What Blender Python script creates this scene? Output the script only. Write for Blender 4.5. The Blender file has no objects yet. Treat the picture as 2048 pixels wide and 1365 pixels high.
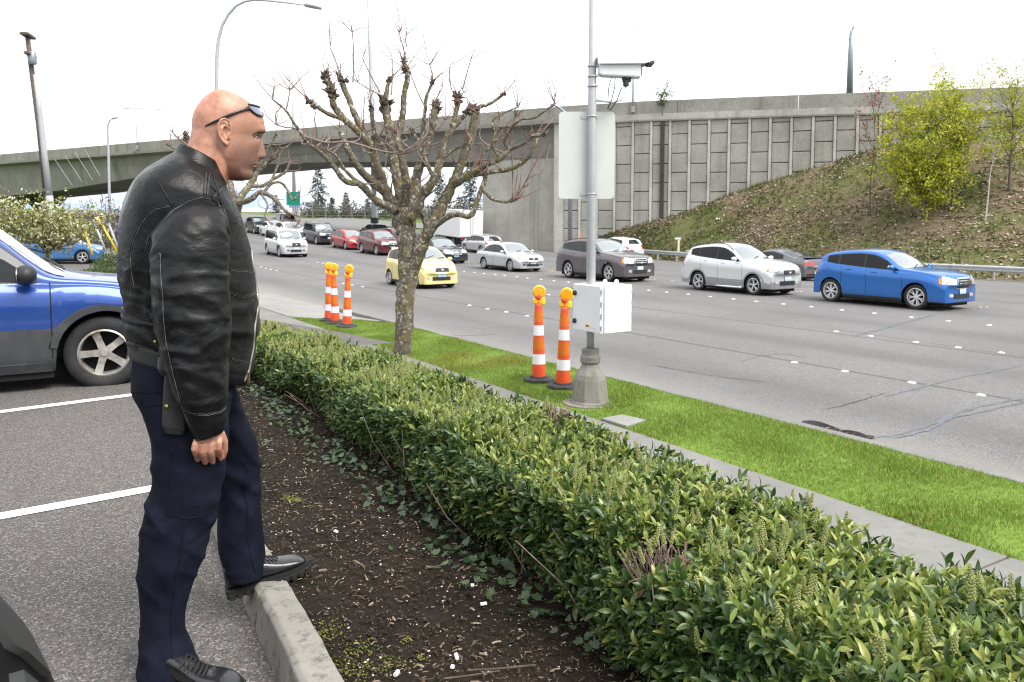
import bpy, bmesh, math, random
import numpy as np
from mathutils import Vector, Matrix
from mathutils.bvhtree import BVHTree

# ---------------------------------------------------------------- camera, sky, sun, exposure
SC = bpy.context.scene
COL = SC.collection
FPX, CAMZ, PITCH, HORIZON = 1570.0, 1.40, math.radians(4.1), 452.0
cam_d = bpy.data.cameras.new('camera')
cam = bpy.data.objects.new('camera', cam_d)
COL.objects.link(cam)
SC.camera = cam
cam.location = (0, 0, CAMZ)
cam.rotation_euler = (math.pi / 2 - PITCH, 0, 0)
cam_d.sensor_width = 36.0
cam_d.lens = FPX / 2048 * 36
PPY = HORIZON + FPX * math.tan(PITCH)          # row of the optical axis in the 2048 px frame
cam_d.shift_y = -(682.5 - PPY) / 2048
cam_d.clip_start, cam_d.clip_end = 0.05, 5000
cam_d.dof.use_dof = True
cam_d.dof.focus_distance = 3.3
cam_d.dof.aperture_fstop = 7.1

SUN_EL, SUN_AZ = math.radians(52), math.radians(128)   # azimuth clockwise from +Y: high, behind the camera and to its right
w = bpy.data.worlds.new('World')
SC.world = w
w.use_nodes = True
nt = w.node_tree
nt.nodes.clear()
N = nt.nodes.new
out = N('ShaderNodeOutputWorld'); bg = N('ShaderNodeBackground')
sky = N('ShaderNodeTexSky'); sky.sky_type = 'NISHITA'; sky.sun_disc = False
sky.sun_elevation = SUN_EL; sky.sun_rotation = SUN_AZ; sky.air_density = 1.0; sky.dust_density = 0.6
tc = N('ShaderNodeTexCoord'); sep = N('ShaderNodeSeparateXYZ')
nt.links.new(tc.outputs['Generated'], sep.inputs[0])
mp = N('ShaderNodeMapping'); mp.inputs['Scale'].default_value = (3.0, 3.0, 14.0)
nt.links.new(tc.outputs['Generated'], mp.inputs[0])
nz = N('ShaderNodeTexNoise'); nz.inputs['Scale'].default_value = 2.2; nz.inputs['Detail'].default_value = 6
nt.links.new(mp.outputs[0], nz.inputs[0])
lo = N('ShaderNodeMapRange'); lo.interpolation_type = 'SMOOTHSTEP'
for i, v in ((1, 0.03), (2, 0.105), (3, 0.0), (4, 0.55)): lo.inputs[i].default_value = v
nt.links.new(sep.outputs[2], lo.inputs[0])
ad = N('ShaderNodeMath'); ad.operation = 'ADD'
nt.links.new(nz.outputs[0], ad.inputs[0]); nt.links.new(lo.outputs[0], ad.inputs[1])
cov = N('ShaderNodeMapRange'); cov.interpolation_type = 'SMOOTHSTEP'
for i, v in ((1, 0.42), (2, 0.68), (3, 0.12), (4, 0.97)): cov.inputs[i].default_value = v
nt.links.new(ad.outputs[0], cov.inputs[0])
# thick cloud: an almost even bright white, a little uneven
cl = N('ShaderNodeMapRange')
for i, v in ((1, 0.3), (2, 0.7), (3, 7.4), (4, 9.4)): cl.inputs[i].default_value = v
nt.links.new(nz.outputs[0], cl.inputs[0])
cc = N('ShaderNodeCombineColor')
for k, m in zip(range(3), (0.985, 1.0, 1.02)):
    mm = N('ShaderNodeMath'); mm.operation = 'MULTIPLY'; mm.inputs[1].default_value = m
    nt.links.new(cl.outputs[0], mm.inputs[0]); nt.links.new(mm.outputs[0], cc.inputs[k])
mx = N('ShaderNodeMix'); mx.data_type = 'RGBA'
nt.links.new(cov.outputs[0], mx.inputs[0]); hsv = N('ShaderNodeHueSaturation'); hsv.inputs['Saturation'].default_value = 0.85; hsv.inputs['Value'].default_value = 1.5
lift = N('ShaderNodeVectorMath'); lift.operation = 'ADD'; lift.inputs[1].default_value = (0, 0, 0.35)
nt.links.new(tc.outputs['Generated'], lift.inputs[0]); nt.links.new(lift.outputs[0], sky.inputs['Vector'])
nt.links.new(sky.outputs[0], hsv.inputs['Color']); nt.links.new(hsv.outputs[0], mx.inputs[6]); nt.links.new(cc.outputs[0], mx.inputs[7])
nt.links.new(mx.outputs[2], bg.inputs[0])
bg.inputs[1].default_value = 0.10
nt.links.new(bg.outputs[0], out.inputs[0])

sd = bpy.data.lights.new('sun', 'SUN'); sd.energy = 2.5; sd.angle = math.radians(38); sd.color = (1.0, 0.97, 0.92)
so = bpy.data.objects.new('sun', sd); COL.objects.link(so)
_d = Vector((math.sin(SUN_AZ) * math.cos(SUN_EL), math.cos(SUN_AZ) * math.cos(SUN_EL), math.sin(SUN_EL)))
so.rotation_euler = _d.to_track_quat('Z', 'Y').to_euler()
so.location = (20, -20, 60)
SC.view_settings.view_transform = 'Standard'
SC.view_settings.look = 'None'
SC.view_settings.exposure = 1.0
SC.view_settings.gamma = 1.0
SC.view_settings.use_curve_mapping = False
SC.render.engine = 'CYCLES'
SC.cycles.use_denoising = True
SC.cycles.filter_width = 1.1
SC.cycles.max_bounces = 6
SC.cycles.transparent_max_bounces = 8
SC.cycles.caustics_reflective = False
SC.cycles.caustics_refractive = False

rnd = random.Random(7)
rng = np.random.default_rng(11)
PI = math.pi

# ---------------------------------------------------------------- measuring helpers (metres; photo pixels of the 2048 wide frame)
_cp, _sp = math.cos(PITCH), math.sin(PITCH)
def ray(px, py):
    u = (px - 1024) / FPX; v = (PPY - py) / FPX
    return Vector((u, _cp + v * _sp, -_sp + v * _cp))
def at_y(px, py, Y):
    r = ray(px, py); k = Y / r.y
    return Vector((r.x * k, Y, CAMZ + r.z * k))
def at_z(px, py, z):
    r = ray(px, py); k = (z - CAMZ) / r.z
    return Vector((r.x * k, r.y * k, z))
RD = Vector((-0.534, 0.8455)); RN = Vector((0.8455, 0.534))        # along the road (away), across the road (away)
def st(s, t, z=0.0):
    return Vector((RD.x * s + RN.x * t, RD.y * s + RN.y * t, z))
def to_st(p):
    return (p[0] * RD.x + p[1] * RD.y, p[0] * RN.x + p[1] * RN.y)
def sstep(a, b, x):
    q = min(1, max(0, (x - a) / (b - a))); return q * q * (3 - 2 * q)
ROADZ = -0.90
def zroad(s, t):
    if s < 30: r = 0
    elif s < 65: r = 0.00065 * (s - 30) ** 2
    elif s < 130: r = 0.796 + 0.0455 * (s - 65)
    else: r = 0.796 + 0.0455 * 65 + 0.03 * min(s - 130, 90)
    c = -0.022 * max(0, min(t, 41) - 23) * (1 - sstep(50, 85, s) * 0.6)
    return ROADZ + r + c

# ---------------------------------------------------------------- object helpers
def tag(o, label=None, cat=None, group=None, kind=None):
    if label: o['label'] = label
    if cat: o['category'] = cat
    if group: o['group'] = group
    if kind: o['kind'] = kind
    return o
def empty(name, loc=(0, 0, 0), rz=0.0, parent=None):
    o = bpy.data.objects.new(name, None); COL.objects.link(o)
    o.location = loc; o.rotation_euler = (0, 0, rz); o.empty_display_size = 0.1
    if parent: o.parent = parent
    return o
def link(name, me, parent=None, mat=None, smooth=False):
    if mat is not None and not len(me.materials):
        for m in (mat if isinstance(mat, (list, tuple)) else [mat]): me.materials.append(m)
    if smooth and len(me.polygons): me.polygons.foreach_set('use_smooth', [True] * len(me.polygons))
    o = bpy.data.objects.new(name, me); COL.objects.link(o)
    if parent: o.parent = parent
    return o
class MB:
    """collects vertices and faces, builds one mesh object"""
    def __init__(s): s.v = []; s.f = []; s.mi = []
    def add(s, vs, fs, mi=0):
        b = len(s.v); s.v += [tuple(p) for p in vs]
        for f in fs: s.f.append(tuple(b + i for i in f)); s.mi.append(mi)
        return b
    def box(s, c, size, rz=0.0, mi=0, M=None):
        hx, hy, hz = size[0] / 2, size[1] / 2, size[2] / 2
        R = M if M is not None else Matrix.Rotation(rz, 3, 'Z')
        vs = [Vector(c) + R @ Vector((x * hx, y * hy, z * hz)) for z in (-1, 1) for y in (-1, 1) for x in (-1, 1)]
        s.add(vs, [(0, 2, 3, 1), (4, 5, 7, 6), (0, 1, 5, 4), (2, 6, 7, 3), (0, 4, 6, 2), (1, 3, 7, 5)], mi)
    def tube(s, pts, rad, n=8, cap=True, mi=0, flat=1.0):
        pts = [Vector(p) for p in pts]
        if not hasattr(rad, '__len__'): rad = [rad] * len(pts)
        up = None; rings = []
        for i, p in enumerate(pts):
            a = pts[max(0, i - 1)]; b = pts[min(len(pts) - 1, i + 1)]
            d = (b - a)
            if d.length < 1e-9: d = Vector((0, 0, 1))
            d.normalize()
            if up is None: up = Vector((0, 0, 1)) if abs(d.z) < 0.9 else Vector((1, 0, 0))
            x = up.cross(d)
            if x.length < 1e-6: x = Vector((1, 0, 0)).cross(d)
            x.normalize(); y = d.cross(x).normalized(); up = y
            rings.append([p + (x * math.cos(2 * PI * k / n) + y * math.sin(2 * PI * k / n) * flat) * rad[i] for k in range(n)])
        s.rings(rings, cap, mi)
    def rings(s, rings, cap=True, mi=0, closed=True):
        n = len(rings[0]); b = len(s.v)
        for r in rings: s.v += [tuple(p) for p in r]
        m = n if closed else n - 1
        for i in range(len(rings) - 1):
            for k in range(m):
                k2 = (k + 1) % n
                s.f.append((b + i * n + k, b + i * n + k2, b + (i + 1) * n + k2, b + (i + 1) * n + k)); s.mi.append(mi)
        if cap and closed:
            s.f.append(tuple(b + k for k in reversed(range(n)))); s.mi.append(mi)
            e = b + (len(rings) - 1) * n
            s.f.append(tuple(e + k for k in range(n))); s.mi.append(mi)
    def lathe(s, prof, c=(0, 0, 0), n=16, axis='Z', mi=0, cap=True):
        rings = []
        for r, h in prof:
            ring = []
            for k in range(n):
                a = 2 * PI * k / n; x, y = r * math.cos(a), r * math.sin(a)
                p = (x, y, h) if axis == 'Z' else ((h, x, y) if axis == 'X' else (y, h, x))
                ring.append(Vector(c) + Vector(p))
            rings.append(ring)
        s.rings(rings, cap, mi)
    def grid(s, P, mi=0):
        nr, nc = len(P), len(P[0]); b = len(s.v)
        for r in P: s.v += [tuple(p) for p in r]
        for i in range(nr - 1):
            for j in range(nc - 1):
                s.f.append((b + i * nc + j, b + i * nc + j + 1, b + (i + 1) * nc + j + 1, b + (i + 1) * nc + j)); s.mi.append(mi)
    def ball(s, c, r, n=8, m=6, mi=0, sc=(1, 1, 1), M=None):
        rings = []
        for i in range(1, m):
            a = PI * i / m
            ring = []
            for k in range(n):
                p = Vector((math.sin(a) * math.cos(2 * PI * k / n) * r * sc[0], math.sin(a) * math.sin(2 * PI * k / n) * r * sc[1], -math.cos(a) * r * sc[2]))
                ring.append(Vector(c) + (M @ p if M is not None else p))
            rings.append(ring)
        s.rings(rings, True, mi)
    def mesh(s, name):
        me = bpy.data.meshes.new(name); me.from_pydata(s.v, [], s.f)
        if any(s.mi): me.polygons.foreach_set('material_index', s.mi)
        me.update(); return me
    def build(s, name, mat=None, parent=None, smooth=False, bevel=0, fix=True, seg=2):
        me = s.mesh(name)
        if fix:
            bm = bmesh.new(); bm.from_mesh(me); bmesh.ops.recalc_face_normals(bm, faces=bm.faces); bm.to_mesh(me); bm.free()
        o = link(name, me, parent, mat, smooth)
        if bevel:
            b = o.modifiers.new('bevel', 'BEVEL'); b.width = bevel; b.segments = seg; b.limit_method = 'ANGLE'; b.angle_limit = 0.6
        return o
def np_mesh(name, V, F, parent=None, mat=None, smooth=False, mi=None):
    """fast mesh from numpy arrays: V (n,3), F (m,k)"""
    V = np.asarray(V, np.float32); F = np.asarray(F, np.int32); m, k = F.shape
    me = bpy.data.meshes.new(name)
    me.vertices.add(len(V)); me.vertices.foreach_set('co', V.ravel())
    me.loops.add(m * k); me.loops.foreach_set('vertex_index', F.ravel())
    me.polygons.add(m); me.polygons.foreach_set('loop_start', np.arange(0, m * k, k, dtype=np.int32))
    if mi is not None: me.polygons.foreach_set('material_index', np.asarray(mi, np.int32))
    me.update(calc_edges=True)
    if smooth: me.polygons.foreach_set('use_smooth', np.ones(m, bool))
    return link(name, me, parent, mat)
def copy_tree(o, parent=None):
    c = o.copy(); COL.objects.link(c)
    if parent is not None: c.parent = parent
    for ch in o.children: copy_tree(ch, c)
    return c

# ---------------------------------------------------------------- materials
MATS = {}
class NB:
    """small node-tree writer"""
    def __init__(s, name):
        s.m = bpy.data.materials.new(name); s.m.use_nodes = True; s.t = s.m.node_tree; s.t.nodes.clear()
        s.o = s.t.nodes.new('ShaderNodeOutputMaterial'); s.b = s.t.nodes.new('ShaderNodeBsdfPrincipled')
        s.t.links.new(s.b.outputs[0], s.o.inputs[0])
    def n(s, typ, **kw):
        nd = s.t.nodes.new('ShaderNode' + typ)
        for k, v in kw.items(): setattr(nd, k, v)
        return nd
    def l(s, a, b): s.t.links.new(a, b)
    def coord(s, kind='Object', scale=(1, 1, 1), rot=(0, 0, 0)):
        if kind == 'World': src = s.n('NewGeometry').outputs['Position']
        else: src = s.n('TexCoord').outputs[kind]
        if tuple(scale) == (1, 1, 1) and tuple(rot) == (0, 0, 0): return src
        m = s.n('Mapping'); m.inputs['Scale'].default_value = scale; m.inputs['Rotation'].default_value = rot
        s.l(src, m.inputs[0]); return m.outputs[0]
    def noise(s, co, scale, detail=3, rough=0.55, dist=0.0):
        t = s.n('TexNoise'); t.inputs['Scale'].default_value = scale; t.inputs['Detail'].default_value = detail
        t.inputs['Roughness'].default_value = rough; t.inputs['Distortion'].default_value = dist
        s.l(co, t.inputs[0]); return t.outputs[0]
    def voro(s, co, scale, out='Distance', feature='F1'):
        t = s.n('TexVoronoi'); t.feature = feature; t.inputs['Scale'].default_value = scale
        s.l(co, t.inputs[0]); return t.outputs[out]
    def rng(s, v, a, b, c=0.0, d=1.0, smooth=True):
        t = s.n('MapRange'); t.interpolation_type = 'SMOOTHSTEP' if smooth else 'LINEAR'
        for i, x in ((1, a), (2, b), (3, c), (4, d)): t.inputs[i].default_value = x
        s.l(v, t.inputs[0]); return t.outputs[0]
    def math(s, op, a, b=None):
        t = s.n('Math', operation=op)
        for i, v in ((0, a), (1, b)):
            if v is None: continue
            if isinstance(v, (int, float)): t.inputs[i].default_value = v
            else: s.l(v, t.inputs[i])
        return t.outputs[0]
    def mix(s, f, a, b, mode='MIX'):
        t = s.n('Mix', data_type='RGBA', blend_type=mode)
        if isinstance(f, (int, float)): t.inputs[0].default_value = f
        else: s.l(f, t.inputs[0])
        for i, v in ((6, a), (7, b)):
            if isinstance(v, (tuple, list)): t.inputs[i].default_value = (*v[:3], 1)
            else: s.l(v, t.inputs[i])
        return t.outputs[2]
    def color(s, c):
        if isinstance(c, (tuple, list)): s.b.inputs['Base Color'].default_value = (*c[:3], 1)
        else: s.l(c, s.b.inputs['Base Color'])
    def bump(s, h, strength=0.3, dist=0.01, prev=None):
        t = s.n('Bump'); t.inputs['Strength'].default_value = strength; t.inputs['Distance'].default_value = dist
        s.l(h, t.inputs['Height'])
        if prev is not None: s.l(prev, t.inputs['Normal'])
        return t.outputs[0]
    def set(s, **kw):
        for k, v in kw.items():
            i = s.b.inputs[k.replace('_', ' ')]
            if isinstance(v, (int, float)): i.default_value = v
            elif isinstance(v, (tuple, list)): i.default_value = v
            else: s.l(v, i)
        return s.m
def simple(name, col, rough=0.6, metal=0.0, var=0.12, scale=6.0, coat=0.0, spec=0.5, bump=0.0, bscale=60.0, co='Object', dirt=None):
    """a plain material with slight uneven tone, optional dirt colour and fine relief"""
    if name in MATS: return MATS[name]
    b = NB(name); c = b.coord(co)
    n1 = b.noise(c, scale, 5)
    col2 = tuple(x * (1 - var) for x in col); col3 = tuple(min(1, x * (1 + var)) for x in col)
    base = b.mix(b.rng(n1, 0.3, 0.7), col2, col3)
    if dirt: base = b.mix(b.rng(b.noise(c, dirt[1], 6, 0.65), dirt[2], dirt[3], 0, dirt[4] if len(dirt) > 4 else 0.8), base, dirt[0])
    b.color(base)
    if bump: b.l(b.bump(b.noise(c, bscale, 4), bump, 0.01), b.b.inputs['Normal'])
    b.set(Roughness=rough, Metallic=metal, Coat_Weight=coat, Specular_IOR_Level=spec)
    MATS[name] = b.m; return b.m
# ================================================================ ground, road, pavement, lot
def mat_asphalt(name, base, stone, patch_scale=0.35, road=False):
    b = NB(name); c = b.coord('World')
    fine = b.voro(c, 150 if not road else 110, 'Color')
    sx = b.n('SeparateColor'); b.l(fine, sx.inputs[0])
    big = b.noise(c, patch_scale, 6, 0.62)
    mid = b.noise(c, 14, 4, 0.6)
    col = b.mix(b.rng(big, 0.3, 0.7), tuple(x * 0.84 for x in base), tuple(x * 1.14 for x in base))
    col = b.mix(b.rng(mid, 0.35, 0.75, 0, 0.45), col, tuple(x * 0.72 for x in base))
    col = b.mix(b.rng(sx.outputs[0], 0.70, 0.95, 0, 0.75), col, stone)                     # pale stones
    col = b.mix(b.rng(sx.outputs[1], 0.80, 0.95, 0, 0.55), col, (0.21, 0.135, 0.10))       # brown stones
    col = b.mix(b.rng(sx.outputs[2], 0.55, 0.95, 0, 0.72), col, (0.030, 0.030, 0.033))     # dark gaps
    if road:
        dot = b.n('VectorMath', operation='DOT_PRODUCT'); b.l(c, dot.inputs[0]); dot.inputs[1].default_value = (RN.x, RN.y, 0)
        t = dot.outputs['Value']
        al = b.n('VectorMath', operation='DOT_PRODUCT'); b.l(c, al.inputs[0]); al.inputs[1].default_value = (RD.x, RD.y, 0)
        cmb = b.n('CombineXYZ'); b.l(al.outputs['Value'], cmb.inputs[0]); b.l(t, cmb.inputs[1])
        strm = b.n('Mapping'); strm.inputs['Scale'].default_value = (0.10, 0.9, 1); b.l(cmb.outputs[0], strm.inputs[0])
        stn = b.noise(strm.outputs[0], 1.0, 5, 0.6)
        wob = b.math('ADD', t, b.math('MULTIPLY', b.math('SUBTRACT', stn, 0.5), 0.9))
        # oil and rubber worn into the middle of each lane, pale dust along the gutter
        for lane in (9.2, 13.0, 17.0, 21.2, 26.0, 30.0):
            d = b.math('ABSOLUTE', b.math('SUBTRACT', wob, lane))
            k = b.math('MULTIPLY', b.rng(d, 1.0, 0.05, 0, 0.42), b.rng(stn, 0.22, 0.6))
            col = b.mix(k, col, tuple(x * 0.50 for x in base))
        col = b.mix(b.rng(b.math('ABSOLUTE', b.math('SUBTRACT', t, 11.1)), 0.08, 0.01, 0, 0.6), col, (0.03, 0.03, 0.032))
        col = b.mix(b.rng(b.math('ABSOLUTE', b.math('SUBTRACT', t, 14.75)), 0.07, 0.01, 0, 0.6), col, (0.03, 0.03, 0.032))
        col = b.mix(b.math('MULTIPLY', b.rng(t, 8.5, 7.3, 0, 1.0), b.rng(stn, 0.2, 0.6, 0.45, 1)), col, (0.215, 0.205, 0.19))
        col = b.mix(b.rng(t, 35.5, 38.5, 0, 0.55), col, (0.17, 0.165, 0.155))
    b.color(col)
    h = b.noise(c, 220, 3, 0.7); n1 = b.bump(h, 0.55, 0.006)
    b.l(b.bump(mid, 0.15, 0.02, n1), b.b.inputs['Normal'])
    b.set(Roughness=0.86, Specular_IOR_Level=0.35)
    return b.m
def mat_concrete(name, base, scale=1.0, stain=(0.10, 0.09, 0.075), amount=0.6, streak=False, co='World', speck=0.4):
    b = NB(name); c = b.coord(co)
    big = b.noise(c, 0.8 * scale, 6, 0.65); mid = b.noise(c, 9 * scale, 5, 0.65)
    col = b.mix(b.rng(big, 0.3, 0.72), tuple(x * 0.82 for x in base), tuple(x * 1.1 for x in base))
    col = b.mix(b.rng(mid, 0.48, 0.75, 0, amount), col, stain)
    if streak:
        cs = b.coord(co, (1.4 * scale, 1.4 * scale, 0.07 * scale))
        sn = b.noise(cs, 1.0, 6, 0.65)
        col = b.mix(b.rng(sn, 0.52, 0.80, 0, 0.75), col, stain)
        col = b.mix(b.rng(b.noise(cs, 2.3, 4, 0.6), 0.62, 0.8, 0, 0.35), col, tuple(min(1, x * 1.5) for x in base))
    sp = b.noise(c, 160 * scale, 2, 0.6)
    col = b.mix(b.rng(sp, 0.56, 0.72, 0, speck), col, tuple(x * 0.35 for x in base))
    b.color(col)
    b.l(b.bump(mid, 0.2, 0.02 / scale, b.bump(sp, 0.25, 0.004 / scale)), b.b.inputs['Normal'])
    b.set(Roughness=0.88, Specular_IOR_Level=0.3)
    return b.m
M_ROAD = mat_asphalt('road_asphalt', (0.163, 0.163, 0.164), (0.33, 0.33, 0.33), 0.25, True)
M_LOT = mat_asphalt('lot_asphalt', (0.104, 0.099, 0.095), (0.30, 0.285, 0.27), 0.5)
M_WALK = mat_concrete('sidewalk_concrete', (0.205, 0.20, 0.188), 1.0, (0.13, 0.125, 0.113), 0.45)
M_APRON = mat_concrete('apron_concrete', (0.265, 0.26, 0.248), 1.0, (0.18, 0.175, 0.16), 0.4)
M_KERB = mat_concrete('kerb_concrete', (0.275, 0.265, 0.238), 2.2, (0.07, 0.066, 0.05), 0.9, speck=0.95)
M_WALL = mat_concrete('wall_concrete', (0.37, 0.36, 0.325), 0.6, (0.10, 0.095, 0.085), 0.35, True, speck=0.15)
M_PANEL = mat_concrete('panel_concrete', (0.335, 0.322, 0.292), 0.7, (0.10, 0.095, 0.085), 0.4, True, speck=0.2)
M_RIB = mat_concrete('rib_concrete', (0.47, 0.458, 0.415), 0.7, (0.13, 0.125, 0.11), 0.4, True, speck=0.2)
M_BARRIER = mat_concrete('barrier_concrete', (0.285, 0.275, 0.25), 0.7, (0.08, 0.076, 0.066), 0.6, True, speck=0.2)
M_GIRDER = mat_concrete('girder_concrete', (0.245, 0.235, 0.215), 0.5, (0.08, 0.075, 0.07), 0.4, True, speck=0.1)
M_STAIN = mat_concrete('stained_coping', (0.42, 0.41, 0.38), 0.9, (0.10, 0.095, 0.085), 0.5, True, speck=0.2)
def mat_paint(name, col, wear=0.35):
    b = NB(name); c = b.coord('World')
    k = b.rng(b.noise(c, 40, 5, 0.7), 0.58, 0.74, 0, wear)
    b.color(b.mix(k, b.mix(b.rng(b.noise(c, 3, 4), 0.3, 0.7), tuple(x * 0.88 for x in col), col), (0.13, 0.13, 0.125)))
    b.set(Roughness=0.6); return b.m
M_WHITELINE = mat_paint('white_line_paint', (0.78, 0.78, 0.76))
M_YELDOT = mat_paint('yellow_marker', (0.62, 0.40, 0.20), 0.3)
M_WHITEDOT = simple('white_marker', (0.80, 0.80, 0.77), 0.4, var=0.08)
def mat_soil():
    b = NB('soil'); c = b.coord('World')
    n1 = b.noise(c, 2.2, 6, 0.7); n2 = b.noise(c, 55, 5, 0.7)
    col = b.mix(b.rng(n1, 0.3, 0.7), (0.012, 0.009, 0.0065), (0.030, 0.021, 0.015))
    col = b.mix(b.rng(n2, 0.55, 0.72, 0, 0.7), col, (0.075, 0.050, 0.034))
    b.color(col); b.l(b.bump(n2, 1.0, 0.02), b.b.inputs['Normal']); b.set(Roughness=0.95, Specular_IOR_Level=0.2)
    return b.m
M_SOIL = mat_soil()
def mat_turf(name, a, c2, dry, dry_lo, dry_hi, sc=1.0):
    b = NB(name); c = b.coord('World')
    n1 = b.noise(c, 0.9 * sc, 5, 0.6); n2 = b.noise(c, 30 * sc, 4, 0.7)
    col = b.mix(b.rng(n1, 0.3, 0.7), a, c2)
    col = b.mix(b.rng(n2, 0.4, 0.8, 0, 0.6), col, tuple(x * 0.5 for x in a))
    col = b.mix(b.rng(b.noise(c, 0.33 * sc, 5, 0.65), dry_lo, dry_hi, 0, 0.9), col, dry)
    b.color(col); b.l(b.bump(n2, 0.8, 0.03), b.b.inputs['Normal']); b.set(Roughness=0.9, Specular_IOR_Level=0.2)
    return b.m
M_TURF = mat_turf('turf', (0.14, 0.225, 0.035), (0.19, 0.285, 0.050), (0.26, 0.25, 0.08), 0.72, 0.8)
M_BANK = mat_turf('bank_turf', (0.090, 0.105, 0.034), (0.135, 0.135, 0.052), (0.165, 0.125, 0.080), 0.43, 0.58, 0.8)
M_FIELD = mat_turf('field', (0.075, 0.125, 0.028), (0.125, 0.165, 0.045), (0.14, 0.13, 0.06), 0.6, 0.75, 0.2)

def terr(s, t):
    return zroad(s, t) - 0.10 - (0.25 if t < 7 else 0)
# one sheet to the horizon, finer near the camera
def axis(a, b, near, far):
    v = [0.0]; 
    while v[-1] < b: v.append(v[-1] + max(near, abs(v[-1]) * far))
    u = [0.0]
    while u[-1] > a: u.append(u[-1] - max(near, abs(u[-1]) * far))
    return sorted(set(u + v))
gs, gt = axis(-400, 1500, 4, 0.09), axis(-900, 900, 4, 0.09)
m = MB(); m.grid([[st(s, t, terr(s, t)) for t in gt] for s in gs])
tag(m.build('ground', M_FIELD, smooth=True), 'grassy ground running out to the horizon', kind='structure')
# road
rs = [-30, -20, -10, 0, 10, 20, 28] + list(range(32, 72, 3)) + list(range(72, 136, 8)) + [136, 150, 170, 200, 240]
rt = [7.3, 11, 15, 19, 23, 27, 31, 35, 38, 41.2]
m = MB(); m.grid([[st(s, t, zroad(s, t)) for t in rt] for s in rs])
road = tag(m.build('road', M_ROAD, smooth=True), 'wide grey asphalt road with worn lanes', kind='structure')
# raised lane markers, each its own piece of the road
def dot_mesh(name, r, h, mat):
    m = MB(); m.lathe([(r, 0.0), (r * 0.96, h * 0.55), (r * 0.6, h), (0.001, h * 1.05)], n=10)
    me = m.mesh(name); me.materials.append(mat); me.polygons.foreach_set('use_smooth', [True] * len(me.polygons)); return me
dw, dy = dot_mesh('lane_marker', 0.062, 0.02, M_WHITEDOT), dot_mesh('centre_marker', 0.055, 0.022, M_YELDOT)
def dot(s, t, me, name):
    o = bpy.data.objects.new(name, me); COL.objects.link(o); o.parent = road
    o.location = st(s, t, zroad(s, t) - 0.001); o.rotation_euler = (0, 0, rnd.random() * 6)
for i in range(46): dot(0.6 + i * 0.97 + rnd.uniform(-.05, .05), 19.0 + rnd.uniform(-.04, .04), dw, 'lane_marker')
for base, t in ((5.55, 11.02), (16.6, 11.0), (28.0, 11.0), (39.5, 11.0), (7.1, 15.0), (18.7, 14.95), (30.2, 15.0), (41.7, 15.0)):
    for i in range(5 if t > 13 else 4): dot(base + i * (0.86 if t > 13 else 1.02) + rnd.uniform(-.1, .1), t + rnd.uniform(-.03, .03), dw, 'lane_marker')
for i in range(40):
    for dt in (0, 0.22): dot(-1 + i * 1.25 + rnd.uniform(-.08, .08), 22.9 + dt, dy, 'centre_marker')
# tar sealing snakes over cracks in the road
b = NB('crack_sealer'); c = b.coord('World'); b.color(b.mix(b.rng(b.noise(c, 8, 4), .35, .65), (0.075, 0.083, 0.10), (0.115, 0.127, 0.152))); b.set(Roughness=0.42)
M_SEAL = b.m
b = NB('crack_dark'); b.color((0.02, 0.02, 0.02)); b.set(Roughness=0.9); M_CRACK = b.m
def ribbon(name, pix, wid, mat, parent, lift=0.004):
    pts = []
    for i in range(len(pix) - 1):
        a, c_ = Vector(pix[i]), Vector(pix[i + 1])
        for k in range(6): pts.append(a.lerp(c_, k / 6))
    pts.append(Vector(pix[-1]))
    P = [at_z(p.x, p.y, ROADZ) for p in pts]
    L, R = [], []
    for i, p in enumerate(P):
        d = (P[min(i + 1, len(P) - 1)] - P[max(i - 1, 0)]); d.z = 0; d.normalize(); n = Vector((-d.y, d.x, 0))
        wv = wid * rnd.uniform(0.3, .75) * (0.3 if i in (0, len(P) - 1) else 1)
        off = n * rnd.uniform(-.02, .02)
        z = zroad(*to_st(p)) + lift
        L.append(Vector((p.x, p.y, z)) + n * wv + off); R.append(Vector((p.x, p.y, z)) - n * wv + off)
    m = MB(); m.grid([L, R]); return m.build(name, mat, parent)
ribbon('crack_seal', [(1712, 880), (1790, 872), (1860, 850), (1925, 822), (2000, 806), (2080, 792)], 0.05, M_SEAL, road)
ribbon('crack_seal', [(1790, 878), (1850, 862), (1905, 836), (1990, 818), (2070, 800)], 0.035, M_SEAL, road, 0.006)
ribbon('crack_seal', [(1770, 794), (1830, 778), (1900, 760), (1990, 742), (2060, 728)], 0.05, M_SEAL, road)
ribbon('crack_seal', [(1708, 672), (1760, 660), (1800, 648), (1870, 630)], 0.06, M_SEAL, road)
ribbon('crack_seal', [(1484, 722), (1520, 712), (1570, 708), (1610, 716)], 0.03, M_SEAL, road)
ribbon('crack_seal', [(860, 668), (930, 672), (1000, 668)], 0.05, M_SEAL, road)
ribbon('crack', [(1640, 822), (1700, 808), (1740, 796), (1772, 786)], 0.012, M_CRACK, road)
ribbon('crack', [(1000, 590), (1400, 628), (1700, 664), (2100, 722)], 0.012, M_CRACK, road)
ribbon('crack', [(1300, 730), (1420, 752), (1560, 768)], 0.012, M_CRACK, road)
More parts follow.
